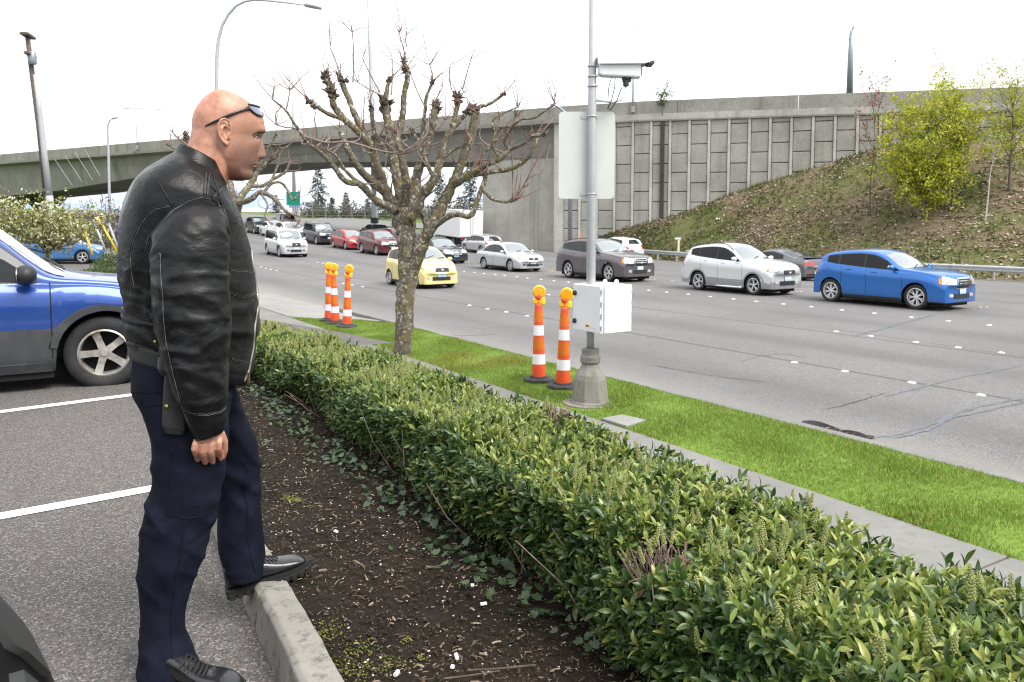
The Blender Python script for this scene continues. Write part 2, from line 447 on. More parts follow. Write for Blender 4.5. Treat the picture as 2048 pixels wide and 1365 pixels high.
# pale gutter pan and kerb along the verge
def strip(name, t0, t1, z0, z1, mat, s0=-30, s1=60, n=24, parent=None, wob=0.0):
    m = MB()
    m.grid([[st(s0 + (s1 - s0) * i / n, t0 + rnd.uniform(-wob, wob), z0 + max(0, zroad(s0 + (s1 - s0) * i / n, 7.5) - ROADZ)), st(s0 + (s1 - s0) * i / n, t1 + rnd.uniform(-wob, wob), z1 + max(0, zroad(s0 + (s1 - s0) * i / n, 7.5) - ROADZ))] for i in range(n + 1)])
    return m.build(name, mat, parent)
VZ = ROADZ + 0.13
def bar(name, s0, s1, t0, t1, z0, z1, mat, bevel=0.02, parent=None, n=1, slope=0.0):
    m = MB(); secs = []
    for i in range(n + 1):
        s = s0 + (s1 - s0) * i / n; dz = zroad(s, 7.5) - ROADZ
        secs.append([st(s, t0, z0 + dz), st(s, t1, z0 + dz), st(s, t1 - slope, z1 + dz), st(s, t0 + slope, z1 + dz)])
    m.rings(secs); return m.build(name, mat, parent, bevel=bevel)
kerb = empty('road_kerb', st(0, 7.2, ROADZ)); tag(kerb, 'pale concrete kerb between the grass verge and the road', kind='structure')
s = -12.0
while s < 34:
    k = bar('kerb_stone', s + 0.006, s + 2.994, 7.13, 7.30, ROADZ - 0.2, VZ if not (18 < s < 31) else ROADZ + 0.02, M_WALK, 0.02)
    k.parent = kerb; k.matrix_parent_inverse = kerb.matrix_world.inverted() if False else Matrix.Translation(-kerb.location); s += 3.0
# sidewalk slabs
walk = empty('sidewalk', st(0, 4.7, VZ)); tag(walk, 'concrete sidewalk of long slabs behind the hedge', kind='structure')
s = 2.5 - 3.5 * 4
while s < 58:
    m = MB(); secs = []
    for q in (s + 0.009, s + 3.491):
        dz = zroad(q, 7.5) - ROADZ
        secs.append([st(q, 3.95, VZ - 0.12 + dz), st(q, 5.45, VZ - 0.12 + dz), st(q, 5.45, VZ + dz), st(q, 3.95, VZ + 0.03 + dz)])
    m.rings(secs); o = m.build('slab', M_WALK, walk, bevel=0.008); o.matrix_parent_inverse = Matrix.Translation(-walk.location)
    s += 3.5
# driveway apron
m = MB(); A = []
for i in range(9):
    s = 18.4 + i * 2; dz = zroad(s, 7.5) - ROADZ
    A.append([st(s, 5.46, VZ + 0.004 + dz), st(s, 6.5, VZ - 0.02 + dz), st(s, 7.34, ROADZ + 0.012 + dz)])
m.grid(A)
# flared wing beside the verge
m.add([st(18.4, 5.46, VZ + .004), st(18.4, 6.5, VZ - .02), st(18.4, 7.34, ROADZ + .012), st(15.9, 7.34, ROADZ + .012), st(16.6, 7.0, VZ)], [(0, 1, 2, 3, 4)])
tag(m.build('driveway', M_APRON, smooth=False), 'pale concrete driveway apron meeting the road', kind='structure')
# parking lot; its kerb and the hedge run a few degrees off the road
BD = Vector((-0.480, 0.877)); BN = Vector((0.877, 0.480))
def rq(r, q, z=0.0): return Vector((BD.x * r + BN.x * q, BD.y * r + BN.y * q, z))
def to_rq(p): return (p[0] * BD.x + p[1] * BD.y, p[0] * BN.x + p[1] * BN.y)
KQ0, KQ1, BEDEND = 0.49, 0.607, 9.3
def q_walk(r): return (3.955 - r * BD.dot(RN)) / BN.dot(RN)
def zlot(s): return -0.74 * sstep(6, 24, s) + (zroad(s, 7.5) - ROADZ)
def lotsheet(s0, s1, t0, t1, ns, nt_):
    m = MB(); G = []
    for i in range(ns + 1):
        r = s0 + (s1 - s0) * i / ns; e = t1(r) if callable(t1) else t1
        G.append([rq(r, t0 + (e - t0) * j / nt_, zlot(r)) for j in range(nt_ + 1)])
    m.grid(G); return m
m = lotsheet(-14, BEDEND, -40, KQ0 + 0.02, 24, 8); m2 = lotsheet(BEDEND, 62, -40, q_walk, 24, 8); m.add(m2.v, m2.f)
lot = tag(m.build('parking_lot', M_LOT, smooth=True), 'grey asphalt parking lot', kind='structure')
def line_on_lot(px0, py0, px1, py1, wid, l0, l1):
    a, b_ = at_z(px0, py0, 0), at_z(px1, py1, 0); d = (b_ - a).normalized(); n = Vector((-d.y, d.x, 0))
    m = MB(); G = []
    for i in range(20):
        p = a + d * (l0 + (l1 - l0) * i / 19); z = zlot(to_st(p)[0]) + 0.004
        G.append([Vector((p.x, p.y, z)) - n * wid / 2, Vector((p.x, p.y, z)) + n * wid / 2])
    m.grid(G); return m.build('parking_line', M_WHITELINE, lot)
line_on_lot(0, 1034, 300, 979, 0.105, -3.0, 1.35)
line_on_lot(0, 823, 262, 789, 0.11, -3.0, 1.6)
line_on_lot(0, 690, 230, 668, 0.11, -3.0, 1.9)
# lot kerb: separate cast lengths with a slightly leaning face
lk = empty('lot_kerb', rq(2, 0.6, 0)); tag(lk, 'weathered concrete kerb between the parking lot and the planting bed', kind='structure')
s = -6.4
while s < BEDEND - .1:
    e = min(s + 3.05, BEDEND)
    m = MB(); secs = []; nn = 30
    for i in range(nn + 1):
        q = s + 0.004 + (e - s - 0.008) * i / nn; j = rnd.uniform(-.003, .003); z0 = zlot(q)
        secs.append([rq(q, KQ0 - .02, z0 - 0.1), rq(q, KQ1, z0 - 0.1), rq(q, KQ1 + j, z0 + 0.127), rq(q, KQ0 + .025 + j, z0 + 0.132 + j * .5), rq(q, KQ0 + .006 + j, z0 + 0.118)])
    m.rings(secs); o = m.build('kerb_stone', M_KERB, lk, bevel=0.006); o.matrix_parent_inverse = Matrix.Translation(-lk.location); s = e
m = MB(); m.rings([[rq(BEDEND + a, q, zlot(BEDEND) - .2), rq(BEDEND + a, q, zlot(BEDEND) + .13)] [::1] + [rq(BEDEND + a + .12, q, zlot(BEDEND) + .13), rq(BEDEND + a + .12, q, zlot(BEDEND) - .2)] for a, q in ((0, KQ0), (0, .9), (0, 1.25))])
o = m.build('kerb_stone', M_KERB, lk, bevel=.01); o.matrix_parent_inverse = Matrix.Translation(-lk.location)
# planting bed: level soil behind the kerb, then a bank down to the sidewalk
def zbed(r, q):
    z = 0.10 + zlot(r) + 0.016 * math.sin(3.1 * r + 2 * q) * math.sin(2.3 * q + r) + 0.008 * math.sin(9 * r + 4 * q)
    if q > 2.2: z = z + (VZ + 0.005 - z) * sstep(2.2, 3.9, q)
    return z
m = MB(); G = []
for i in range(105):
    r = -6.6 + i * (BEDEND + 6.6) / 104; e = q_walk(r)
    G.append([rq(r, KQ1 - .002 + (e - KQ1 + .006) * j / 34, zbed(r, KQ1 + (e - KQ1) * j / 34)) for j in range(35)])
m.grid(G)
tag(m.build('planting_bed', M_SOIL, smooth=True), 'dark soil of the planting bed beside the kerb', kind='structure')
# grass verge
m = MB(); vt = [5.44, 5.5, 5.7, 6.0, 6.4, 6.8, 7.05, 7.14]
def zverge(s, t): return VZ - 0.012 + 0.03 * math.sin(PI * (t - 5.44) / 1.7) + (zroad(s, 7.5) - ROADZ)
m.grid([[st(-11 + i * 0.5, min(t, 5.46 + max(0.0, (18.4 - (-11 + i * 0.5))) * 0.75), zverge(-11 + i * 0.5, t)) for t in vt] for i in range(60)])
verge = tag(m.build('grass_verge', M_TURF, smooth=True), 'strip of bright green lawn between sidewalk and road', kind='structure')

# ================================================================ overpass, retaining wall, embankment
BP = [Vector(p) for p in ((95, 33), (70, 41.5), (35, 54), (22.7, 59), (10.5, 64), (4, 67), (-30, 87), (-74, 113), (-135, 149))]
BZ = [10.2, 10.5, 10.8, 11.13, 11.39, 11.43, 11.49, 11.48, 11.3]
BK = [0.0]
for i in range(1, len(BP)): BK.append(BK[-1] + (BP[i] - BP[i - 1]).length)
K0 = BK[5]                                                     # corner of the abutment
def bpt(k, off=0.0):
    i = 0
    while i < len(BK) - 2 and BK[i + 1] < k: i += 1
    f = (k - BK[i]) / (BK[i + 1] - BK[i]); p = BP[i].lerp(BP[i + 1], f)
    j = min(max(i + (1 if f > 0.5 else 0), 1), len(BP) - 2)
    d1 = (BP[i + 1] - BP[i]).normalized(); n = Vector((d1.y, -d1.x))
    if n.y < 0: n = -n
    return p + n * off, BZ[i] + (BZ[i + 1] - BZ[i]) * f
def wall_at(px):
    """distance along the wall line under photo column px"""
    r = (px - 1024) / FPX; best = None
    for q in range(0, int(BK[-1] * 10)):
        p, _ = bpt(q / 10); e = abs(p.x - r * p.y)
        if best is None or e < best[0]: best = (e, q / 10)
    return best[1]
def along(k0, k1, step=3.0):
    n = max(1, int(abs(k1 - k0) / step)); ks = [k0 + (k1 - k0) * i / n for i in range(n + 1)]
    return sorted(set(ks + [q for q in BK if min(k0, k1) < q < max(k0, k1)]))
def sweep(name, prof, k0, k1, mat, parent, step=3.0, bevel=0.0):
    """prof: list of (offset away from the camera, height relative to the barrier top) or a function of k"""
    m = MB(); R = []
    for k in along(k0, k1, step):
        pr = prof(k) if callable(prof) else prof
        R.append([Vector((*bpt(k, o)[0], bpt(k)[1] + h)) for o, h in pr])
    m.rings(R); return m.build(name, mat, parent, bevel=bevel)
over = empty('overpass', (*BP[5], 0)); tag(over, 'long grey concrete highway overpass crossing the road', 'overpass')
def fixp(o, root):
    o.matrix_parent_inverse = Matrix.Translation(-root.location); return o
kE = BK[-1]
# cast lengths of barrier, with joints
k = K0 - 1.0
while k < kE - 1:
    e = min(k + 9.0, kE)
    fixp(sweep('barrier', [(0, 0), (0.3, 0), (0.42, -1.05), (-0.02, -1.05)], k + 0.02, e - 0.02, M_BARRIER, over), over); k = e
fixp(sweep('far_barrier', [(11.6, 0), (11.9, 0), (11.9, -1.05), (11.5, -1.05)], K0 - 1, kE, M_BARRIER, over), over)
fixp(sweep('deck', [(-0.06, -1.052), (12, -1.052), (12, -1.32), (0.9, -1.55), (-0.06, -1.36)], K0 + 0.02, kE, M_GIRDER, over), over)
PIER = wall_at(-25)
kx = [K0, wall_at(950), wall_at(750), wall_at(550), wall_at(256), wall_at(103), PIER, PIER + 25, kE]
kz = [7.25, 7.25, 7.75, 8.2, 7.4, 6.2, 5.6, 7.6, 8.2]
def soffit(k): return float(np.interp(k, kx, kz))
def gprof(k):
    zt = bpt(k)[1]; zb = soffit(k)
    return [(1.05, -1.5), (10.9, -1.5), (10.2, zb - zt), (1.55, zb - zt)]
fixp(sweep('girder', gprof, K0 + 0.05, kE, M_GIRDER, over, 2.0), over)
# seams where the box girder's web meets its haunch
fixp(sweep('web_ledge', lambda k: [(1.17, -2.4), (1.40, -2.4), (1.40, -2.5), (1.19, -2.5)], K0 + 8, kE, M_GIRDER, over, 4.0), over)
kA = wall_at(950)
def aprof(k): zt = bpt(k)[1]; zb = soffit(k); return [(1.25, zb - zt - 0.004), (11, zb - zt - 0.004), (11, -13.5), (1.25, -13.5)]
fixp(sweep('abutment', aprof, K0 + 0.6, kA, M_WALL, over), over)
fixp(sweep('corner_pilaster', [(0.2, -1.4), (11, -1.4), (11, -13.6), (0.2, -13.6)], K0 - 0.35, K0 + 0.6, M_RIB, over), over)
m = MB(); p, zt = bpt(PIER); 
d = (BP[7] - BP[6]).normalized(); nrm = Vector((-d.y, d.x)); nrm = -nrm if nrm.y < 0 else nrm
for off in (3.4, 8.6):
    c = bpt(PIER, off)[0]; mm = MB()
    mm.rings([[Vector((c.x, c.y, z)) + Vector((d.x * a + nrm.x * b_, d.y * a + nrm.y * b_, 0)) * w_ for a, b_ in ((-1, -.6), (-.6, -1), (.6, -1), (1, -.6), (1, .6), (.6, 1), (-.6, 1), (-1, .6))] for z, w_ in ((-3, 1.5), (4.2, 1.5), (5.75, 2.6))])
    fixp(mm.build('pier', M_GIRDER, over), over)
# retaining wall
wall = empty('retaining_wall', (*BP[4], 0)); tag(wall, 'tall grey retaining wall of square concrete panels above the grassy bank', 'retaining wall')
k = K0 - 0.95
while k > 6:
    e = max(k - 9.0, 5.0)
    fixp(sweep('barrier', [(0, 0), (0.3, 0), (0.42, -1.02), (-0.02, -1.02)], e + 0.02, k - 0.02, M_BARRIER, wall), wall); k = e
fixp(sweep('coping', [(-0.10, -1.03), (0.5, -1.03), (0.5, -1.62), (-0.04, -1.62), (-0.10, -1.5)], 5, K0 - 0.37, M_STAIN, wall), wall)
fixp(sweep('wall_core', [(0.42, -1.6), (1.2, -1.6), (1.2, -14), (0.42, -14)], 5, K0 - 0.36, simple('joint_dark', (0.075, 0.071, 0.065), 0.95, co='World'), wall), wall)
# slope line against the wall, from the photo
SL = [(1196, 468), (1357, 426), (1465, 384), (1548, 357), (1631, 332.5), (1718, 305.6), (1796, 283), (1900, 268), (2048, 250), (2400, 235)]
slk, slz = [], []
for px, py in SL:
    kk = wall_at(px); p, _ = bpt(kk); slk.append(kk); slz.append(CAMZ + (HORIZON - py) / FPX * p.y)
def zslope_top(k): return float(np.interp(k, slk[::-1], slz[::-1]))
PW, PH, RW = 1.28, 1.52, 0.24
cols = []; k = K0 - 0.40
panel_meshes = {}
def panel(k0, k1, z0, z1, proud):
    """a cast panel with chamfered edges, as its own object"""
    (a, _), (c, _) = bpt(k0, 0.12 - proud), bpt(k1, 0.12 - proud)
    (a2, _), (c2, _) = bpt(k0, 0.5), bpt(k1, 0.5)
    ch = 0.035; m = MB(); d = (c - a).normalized() * ch
    b0 = bpt(k0, 0.12 - proud + 0.04)[0]; b1 = bpt(k1, 0.12 - proud + 0.04)[0]
    vs = [(*b0, z0), (*b1, z0), (*b1, z1), (*b0, z1), (a.x + d.x, a.y + d.y, z0 + ch), (c.x - d.x, c.y - d.y, z0 + ch), (c.x - d.x, c.y - d.y, z1 - ch), (a.x + d.x, a.y + d.y, z1 - ch), (*a2, z0), (*c2, z0), (*c2, z1), (*a2, z1)]
    m.add(vs, [(4, 5, 6, 7), (0, 1, 5, 4), (1, 2, 6, 5), (2, 3, 7, 6), (3, 0, 4, 7), (8, 9, 1, 0), (10, 11, 3, 2), (9, 10, 2, 1), (11, 8, 0, 3)])
    return fixp(m.build('panel', M_PANEL, wall), wall)
ci = 0
while k - PW > 22:
    zt = bpt(k - PW / 2)[1] - 1.63; zb = zslope_top(k - PW / 2) - 0.9
    z = zt - (PH * 0.22 if ci % 2 else PH * 0.68)
    panel(k - PW, k, z + 0.025, zt, rnd.uniform(0, .015))
    while z > zb:
        panel(k - PW, k, z - PH + 0.025, z - 0.025, rnd.uniform(0, .02)); z -= PH
    zr = bpt(k)[1] - 1.63
    m = MB(); R = []
    for kk, o1 in ((k - PW - RW + 0.02, 0.02), (k - PW - 0.02, 0.02)):
        (a, _), (a2, _) = bpt(kk, o1), bpt(kk, 0.5)
        R.append([Vector((*a, zr)), Vector((*a2, zr)), Vector((*a2, zb)), Vector((*a, zb))])
    m.rings(R); fixp(m.build('rib', M_RIB, wall, bevel=0.02), wall)
    k -= PW + RW; ci += 1
# dark water stain under the scupper: a rusty downpipe channel
kk = wall_at(1322); fixp(sweep('drain_channel', [(-0.03, -1.62), (0.3, -1.62), (0.3, -11), (-0.03, -11)], kk - 0.16, kk + 0.16, mat_concrete('wet_stain', (0.06, 0.057, 0.05), 1.0, (0.025, 0.024, 0.022), 0.6, True), wall), wall)
# embankment: ruled between the back of the guardrail and the wall
def bank_pt(u, v):
    """u: 0 at the abutment corner to 1 far to the right, v: 0 at the road to 1 at the wall"""
    kk = K0 - 0.2 - u * 88
    pw, _ = bpt(max(kk, 0.5), 0.42); zt = zslope_top(kk)
    ss = to_st(BP[5])[0] - 2 - u * 80; f = st(ss, 41.1, zroad(ss, 41) - 0.02)
    p = Vector((f.x + (pw.x - f.x) * v, f.y + (pw.y - f.y) * v, 0))
    prof = v + 0.07 * math.sin(PI * v) - 0.05 * math.sin(2 * PI * v)
    p.z = f.z + (zt - f.z) * prof + (0.10 * math.sin(p.x * 1.3 + p.y * 0.7) + 0.07 * math.sin(p.x * 0.63 - p.y * 1.9)) * math.sin(PI * min(1, v * 1.15) if v < .87 else 0)
    return p
m = MB(); m.grid([[bank_pt(i / 90, j / 26) for j in range(27)] for i in range(91)])
tag(m.build('embankment', M_BANK, smooth=True), 'grassy embankment littered with fallen leaves below the wall', kind='structure')
# ================================================================ vehicles
def mat_carpaint(name, col, metal=0.35, rough=0.32, dust=0.10, coat=0.7):
    if name in MATS: return MATS[name]
    b = NB(name); c = b.coord('Object')
    fl = b.noise(c, 900, 2)
    base = b.mix(b.rng(fl, 0.3, 0.7), tuple(x * 0.9 for x in col), tuple(min(1, x * 1.1) for x in col))
    z = b.n('SeparateXYZ'); b.l(c, z.inputs[0])
    dk = b.math('MULTIPLY', b.rng(z.outputs[2], 0.75, 0.2, 0.02, 0.6), b.rng(b.noise(c, 5, 6, 0.7), 0.35, 0.7, 0.2, 1))   # road dust low on the panels
    base = b.mix(b.math('MULTIPLY', dk, dust * 4), base, (0.16, 0.145, 0.125))
    b.color(base); b.set(Roughness=rough, Metallic=metal, Coat_Weight=coat, Coat_Roughness=0.05, Specular_IOR_Level=0.5)
    MATS[name] = b.m; return b.m
M_TYRE = simple('tyre_rubber', (0.018, 0.018, 0.019), 0.85, var=0.3, scale=9, bump=0.2, bscale=70, dirt=((0.05, 0.046, 0.04), 5, .45, .75, .5))
M_BLACKP = simple('black_plastic', (0.020, 0.020, 0.022), 0.55, var=0.2, scale=12)
M_GREYP = simple('grey_cladding', (0.034, 0.036, 0.040), 0.6, var=0.15, scale=8, dirt=((0.11, 0.10, 0.085), 4, .5, .75, .5))
M_UNDER = simple('underbody_black', (0.008, 0.008, 0.008), 0.9)
M_ALLOY = simple('wheel_alloy', (0.62, 0.62, 0.63), 0.35, 0.35, var=0.12, scale=10, dirt=((0.10, 0.085, 0.07), 6, .5, .8, .5))
M_STEELRIM = simple('dirty_alloy', (0.36, 0.345, 0.32), 0.45, 0.35, var=0.2, scale=10, dirt=((0.13, 0.10, 0.075), 7, .42, .72, .75))
M_DARKRIM = simple('dark_rim', (0.06, 0.06, 0.062), 0.4, 0.5)
M_CHROME = simple('chrome', (0.70, 0.70, 0.71), 0.12, 1.0, var=0.05)
b = NB('car_glass'); b.color((0.010, 0.013, 0.015)); b.set(Roughness=0.03, Specular_IOR_Level=0.5, IOR=1.45); M_GLASS = b.m
b = NB('windshield_glass'); b.color((0.10, 0.13, 0.14)); b.set(Roughness=0.04, Specular_IOR_Level=1.0, IOR=1.95, Coat_Weight=1.0, Coat_IOR=1.7); M_WSHIELD = b.m
b = NB('headlight_glass'); c = b.coord('Object'); b.color(b.mix(b.rng(b.noise(c, 22, 3), .4, .6), (0.35, 0.36, 0.37), (0.85, 0.86, 0.88))); b.set(Roughness=0.08, Metallic=0.35, Coat_Weight=1.0); M_HEAD = b.m
M_RED = simple('tail_red', (0.42, 0.02, 0.02), 0.15, coat=1.0)
M_AMBER = simple('amber_lens', (0.75, 0.25, 0.03), 0.2, coat=1.0)
M_SIGNALLIT = NB('signal_lit'); M_SIGNALLIT.color((0.8, 0.3, 0.03)); M_SIGNALLIT.set(Emission_Color=(1, 0.35, 0.04, 1), Emission_Strength=1.2); M_SIGNALLIT = M_SIGNALLIT.m
M_PLATE = NB('license_plate'); _c = M_PLATE.coord('Object'); _z = M_PLATE.n('SeparateXYZ'); M_PLATE.l(_c, _z.inputs[0])
M_PLATE.color(M_PLATE.mix(M_PLATE.rng(_z.outputs[2], -0.06, 0.03), (0.30, 0.52, 0.75), (0.80, 0.82, 0.84))); M_PLATE.set(Roughness=0.4); M_PLATE = M_PLATE.m

def pchip(xs, ys, x):
    xs, ys, x = map(lambda q: np.asarray(q, float), (xs, ys, x))
    h = np.diff(xs); dl = np.diff(ys) / h; n = len(xs); d = np.zeros(n)
    for i in range(1, n - 1):
        if dl[i - 1] * dl[i] > 0:
            w1, w2 = 2 * h[i] + h[i - 1], h[i] + 2 * h[i - 1]
            d[i] = (w1 + w2) / (w1 / dl[i - 1] + w2 / dl[i])
    d[0], d[-1] = dl[0], dl[-1]
    k = np.clip(np.searchsorted(xs, x) - 1, 0, n - 2); t = (x - xs[k]) / h[k]
    return ((1 + 2 * t) * (1 - t) ** 2 * ys[k] + t * (1 - t) ** 2 * h[k] * d[k] + t * t * (3 - 2 * t) * ys[k + 1] + t * t * (t - 1) * h[k] * d[k + 1])

PROFILES = {   # (distance from the nose / length, height / total height) along the centre line; cowl, roof start, roof end, rear glass end
 'suv':   dict(top=[(0, .42), (.006, .52), (.025, .59), (.10, .64), (.285, .695), (.305, .705), (.46, .935), (.53, .985), (.61, 1.0), (.77, .975), (.895, .915), (.957, .71), (.985, .60), (1, .44)],
               belt=[(0, .42), (.06, .53), (.25, .62), (.55, .66), (.80, .71), (.88, .735), (1, .6)], cowl=.292, roof=.46, rear='up', rz=(.715, .90), tum=.31),
 'boxy':  dict(top=[(0, .42), (.008, .52), (.025, .585), (.10, .615), (.25, .64), (.265, .655), (.365, .945), (.42, .985), (.62, 1.0), (.85, .99), (.955, .96), (.985, .72), (.995, .60), (1, .46)],
               belt=[(0, .42), (.06, .52), (.25, .59), (.6, .605), (.9, .615), (1, .58)], cowl=.255, roof=.37, rear='up', rz=(.66, .93), tum=.18),
 'wagon': dict(top=[(0, .36), (.008, .46), (.03, .545), (.10, .59), (.26, .645), (.28, .665), (.415, .945), (.48, .985), (.6, 1.0), (.80, .985), (.93, .94), (.975, .70), (.99, .60), (1, .44)],
               belt=[(0, .36), (.06, .47), (.26, .59), (.6, .61), (.9, .64), (1, .56)], cowl=.268, roof=.415, rear='up', rz=(.68, .92), tum=.24),
 'hatch': dict(top=[(0, .36), (.01, .47), (.035, .55), (.10, .61), (.22, .68), (.235, .70), (.42, .955), (.50, .99), (.58, 1.0), (.76, .975), (.90, .90), (.965, .68), (.985, .58), (1, .42)],
               belt=[(0, .36), (.06, .48), (.22, .60), (.6, .635), (.9, .665), (1, .56)], cowl=.225, roof=.42, rear='up', rz=(.66, .89), tum=.26),
 'liftback': dict(top=[(0, .34), (.01, .44), (.04, .53), (.12, .60), (.21, .665), (.225, .68), (.43, .955), (.52, 1.0), (.62, .99), (.78, .92), (.92, .76), (.965, .70), (.985, .58), (1, .42)],
               belt=[(0, .34), (.06, .46), (.22, .58), (.6, .62), (.9, .66), (1, .56)], cowl=.215, roof=.43, rear=(.70, .91), tum=.28),
 'sedan': dict(top=[(0, .36), (.01, .46), (.03, .54), (.10, .60), (.26, .665), (.28, .68), (.43, .955), (.50, .995), (.58, 1.0), (.68, .965), (.84, .735), (.86, .72), (.96, .70), (.985, .64), (1, .42)],
               belt=[(0, .36), (.06, .48), (.26, .60), (.6, .635), (.85, .66), (1, .58)], cowl=.268, roof=.425, rear=(.69, .83), tum=.28),
 'coupe': dict(top=[(0, .38), (.008, .48), (.03, .56), (.10, .63), (.31, .70), (.33, .715), (.47, .955), (.53, .995), (.58, 1.0), (.68, .95), (.86, .755), (.88, .74), (.96, .735), (.985, .68), (1, .44)],
               belt=[(0, .38), (.06, .5), (.3, .63), (.6, .655), (.85, .69), (1, .62)], cowl=.315, roof=.46, rear=(.69, .85), tum=.32),
}
def rim_mesh(r, wd, spokes, mat, key, style='split'):
    if key in MATS: return MATS[key]
    m = MB(); n = 28
    m.lathe([(r, -wd * .5), (r, wd * .46), (r * .93, wd * .5), (r * .90, wd * .42), (r * .86, 0), (r * .84, -wd * .4)], n=n, axis='Y', cap=False)
    m.lathe([(r * .88, -wd * .1), (0.01, -wd * .12)], n=n, axis='Y', cap=False, mi=1)
    m.lathe([(r * .20, wd * .05), (r * .20, wd * .34), (r * .15, wd * .40), (.002, wd * .40)], n=14, axis='Y', cap=False)
    for i in range(spokes):
        a = 2 * PI * i / spokes
        arms = ((-.10, -.16), (.10, .16)) if style == 'split' else ((0, 0),)
        for a0, a1 in arms:
            w0, w1 = (.055, .045) if style == 'split' else (.135, .16)
            if style == 'thin': w0, w1 = .06, .05
            R = []
            for rr, ww, aa, yy in ((.14, w0 * 1.15, a0 * .6, .36), (.5, w0, a0, .33), (.92, w1, a1, .40)):
                ca, sa = math.cos(a + aa), math.sin(a + aa); ring = []
                for q, dy_ in ((-ww, 0), (ww, 0), (ww * .8, -.22), (-ww * .8, -.22)):
                    ring.append(Vector(((rr * ca - q * sa) * r, (yy + dy_) * wd, (rr * sa + q * ca) * r)))
                R.append(ring)
            m.rings(R)
    for i in range(5):
        a = 2 * PI * i / 5 + .3
        m.ball((math.cos(a) * r * .24, wd * .3, math.sin(a) * r * .24), r * .035, 6, 4)
    me = m.mesh('rim'); me.materials.append(mat); me.materials.append(M_UNDER)
    bm = bmesh.new(); bm.from_mesh(me); bmesh.ops.recalc_face_normals(bm, faces=bm.faces); bm.to_mesh(me); bm.free()
    MATS[key] = me; return me
def tyre_mesh(R, r, wd, key):
    if key in MATS: return MATS[key]
    m = MB(); h = wd / 2; pr = [(r * .97, -h * .8), (r * 1.02, -h * .95), (r + (R - r) * .5, -h * 1.02), (R * .965, -h * .86), (R * .992, -h * .66)]
    for g in (-.4, 0, .4): pr += [(R, h * (g - .16)), (R * .978, h * (g - .12)), (R * .978, h * (g - .06)), (R, h * (g - .02))] if True else []
    pr += [(R * .992, h * .66), (R * .965, h * .86), (r + (R - r) * .5, h * 1.02), (r * 1.02, h * .95), (r * .97, h * .8)]
    m.lathe(pr, n=36, axis='Y', cap=False)
    me = m.mesh('wheel'); me.materials.append(M_TYRE); me.polygons.foreach_set('use_smooth', [True] * len(me.polygons))
    MATS[key] = me; return me

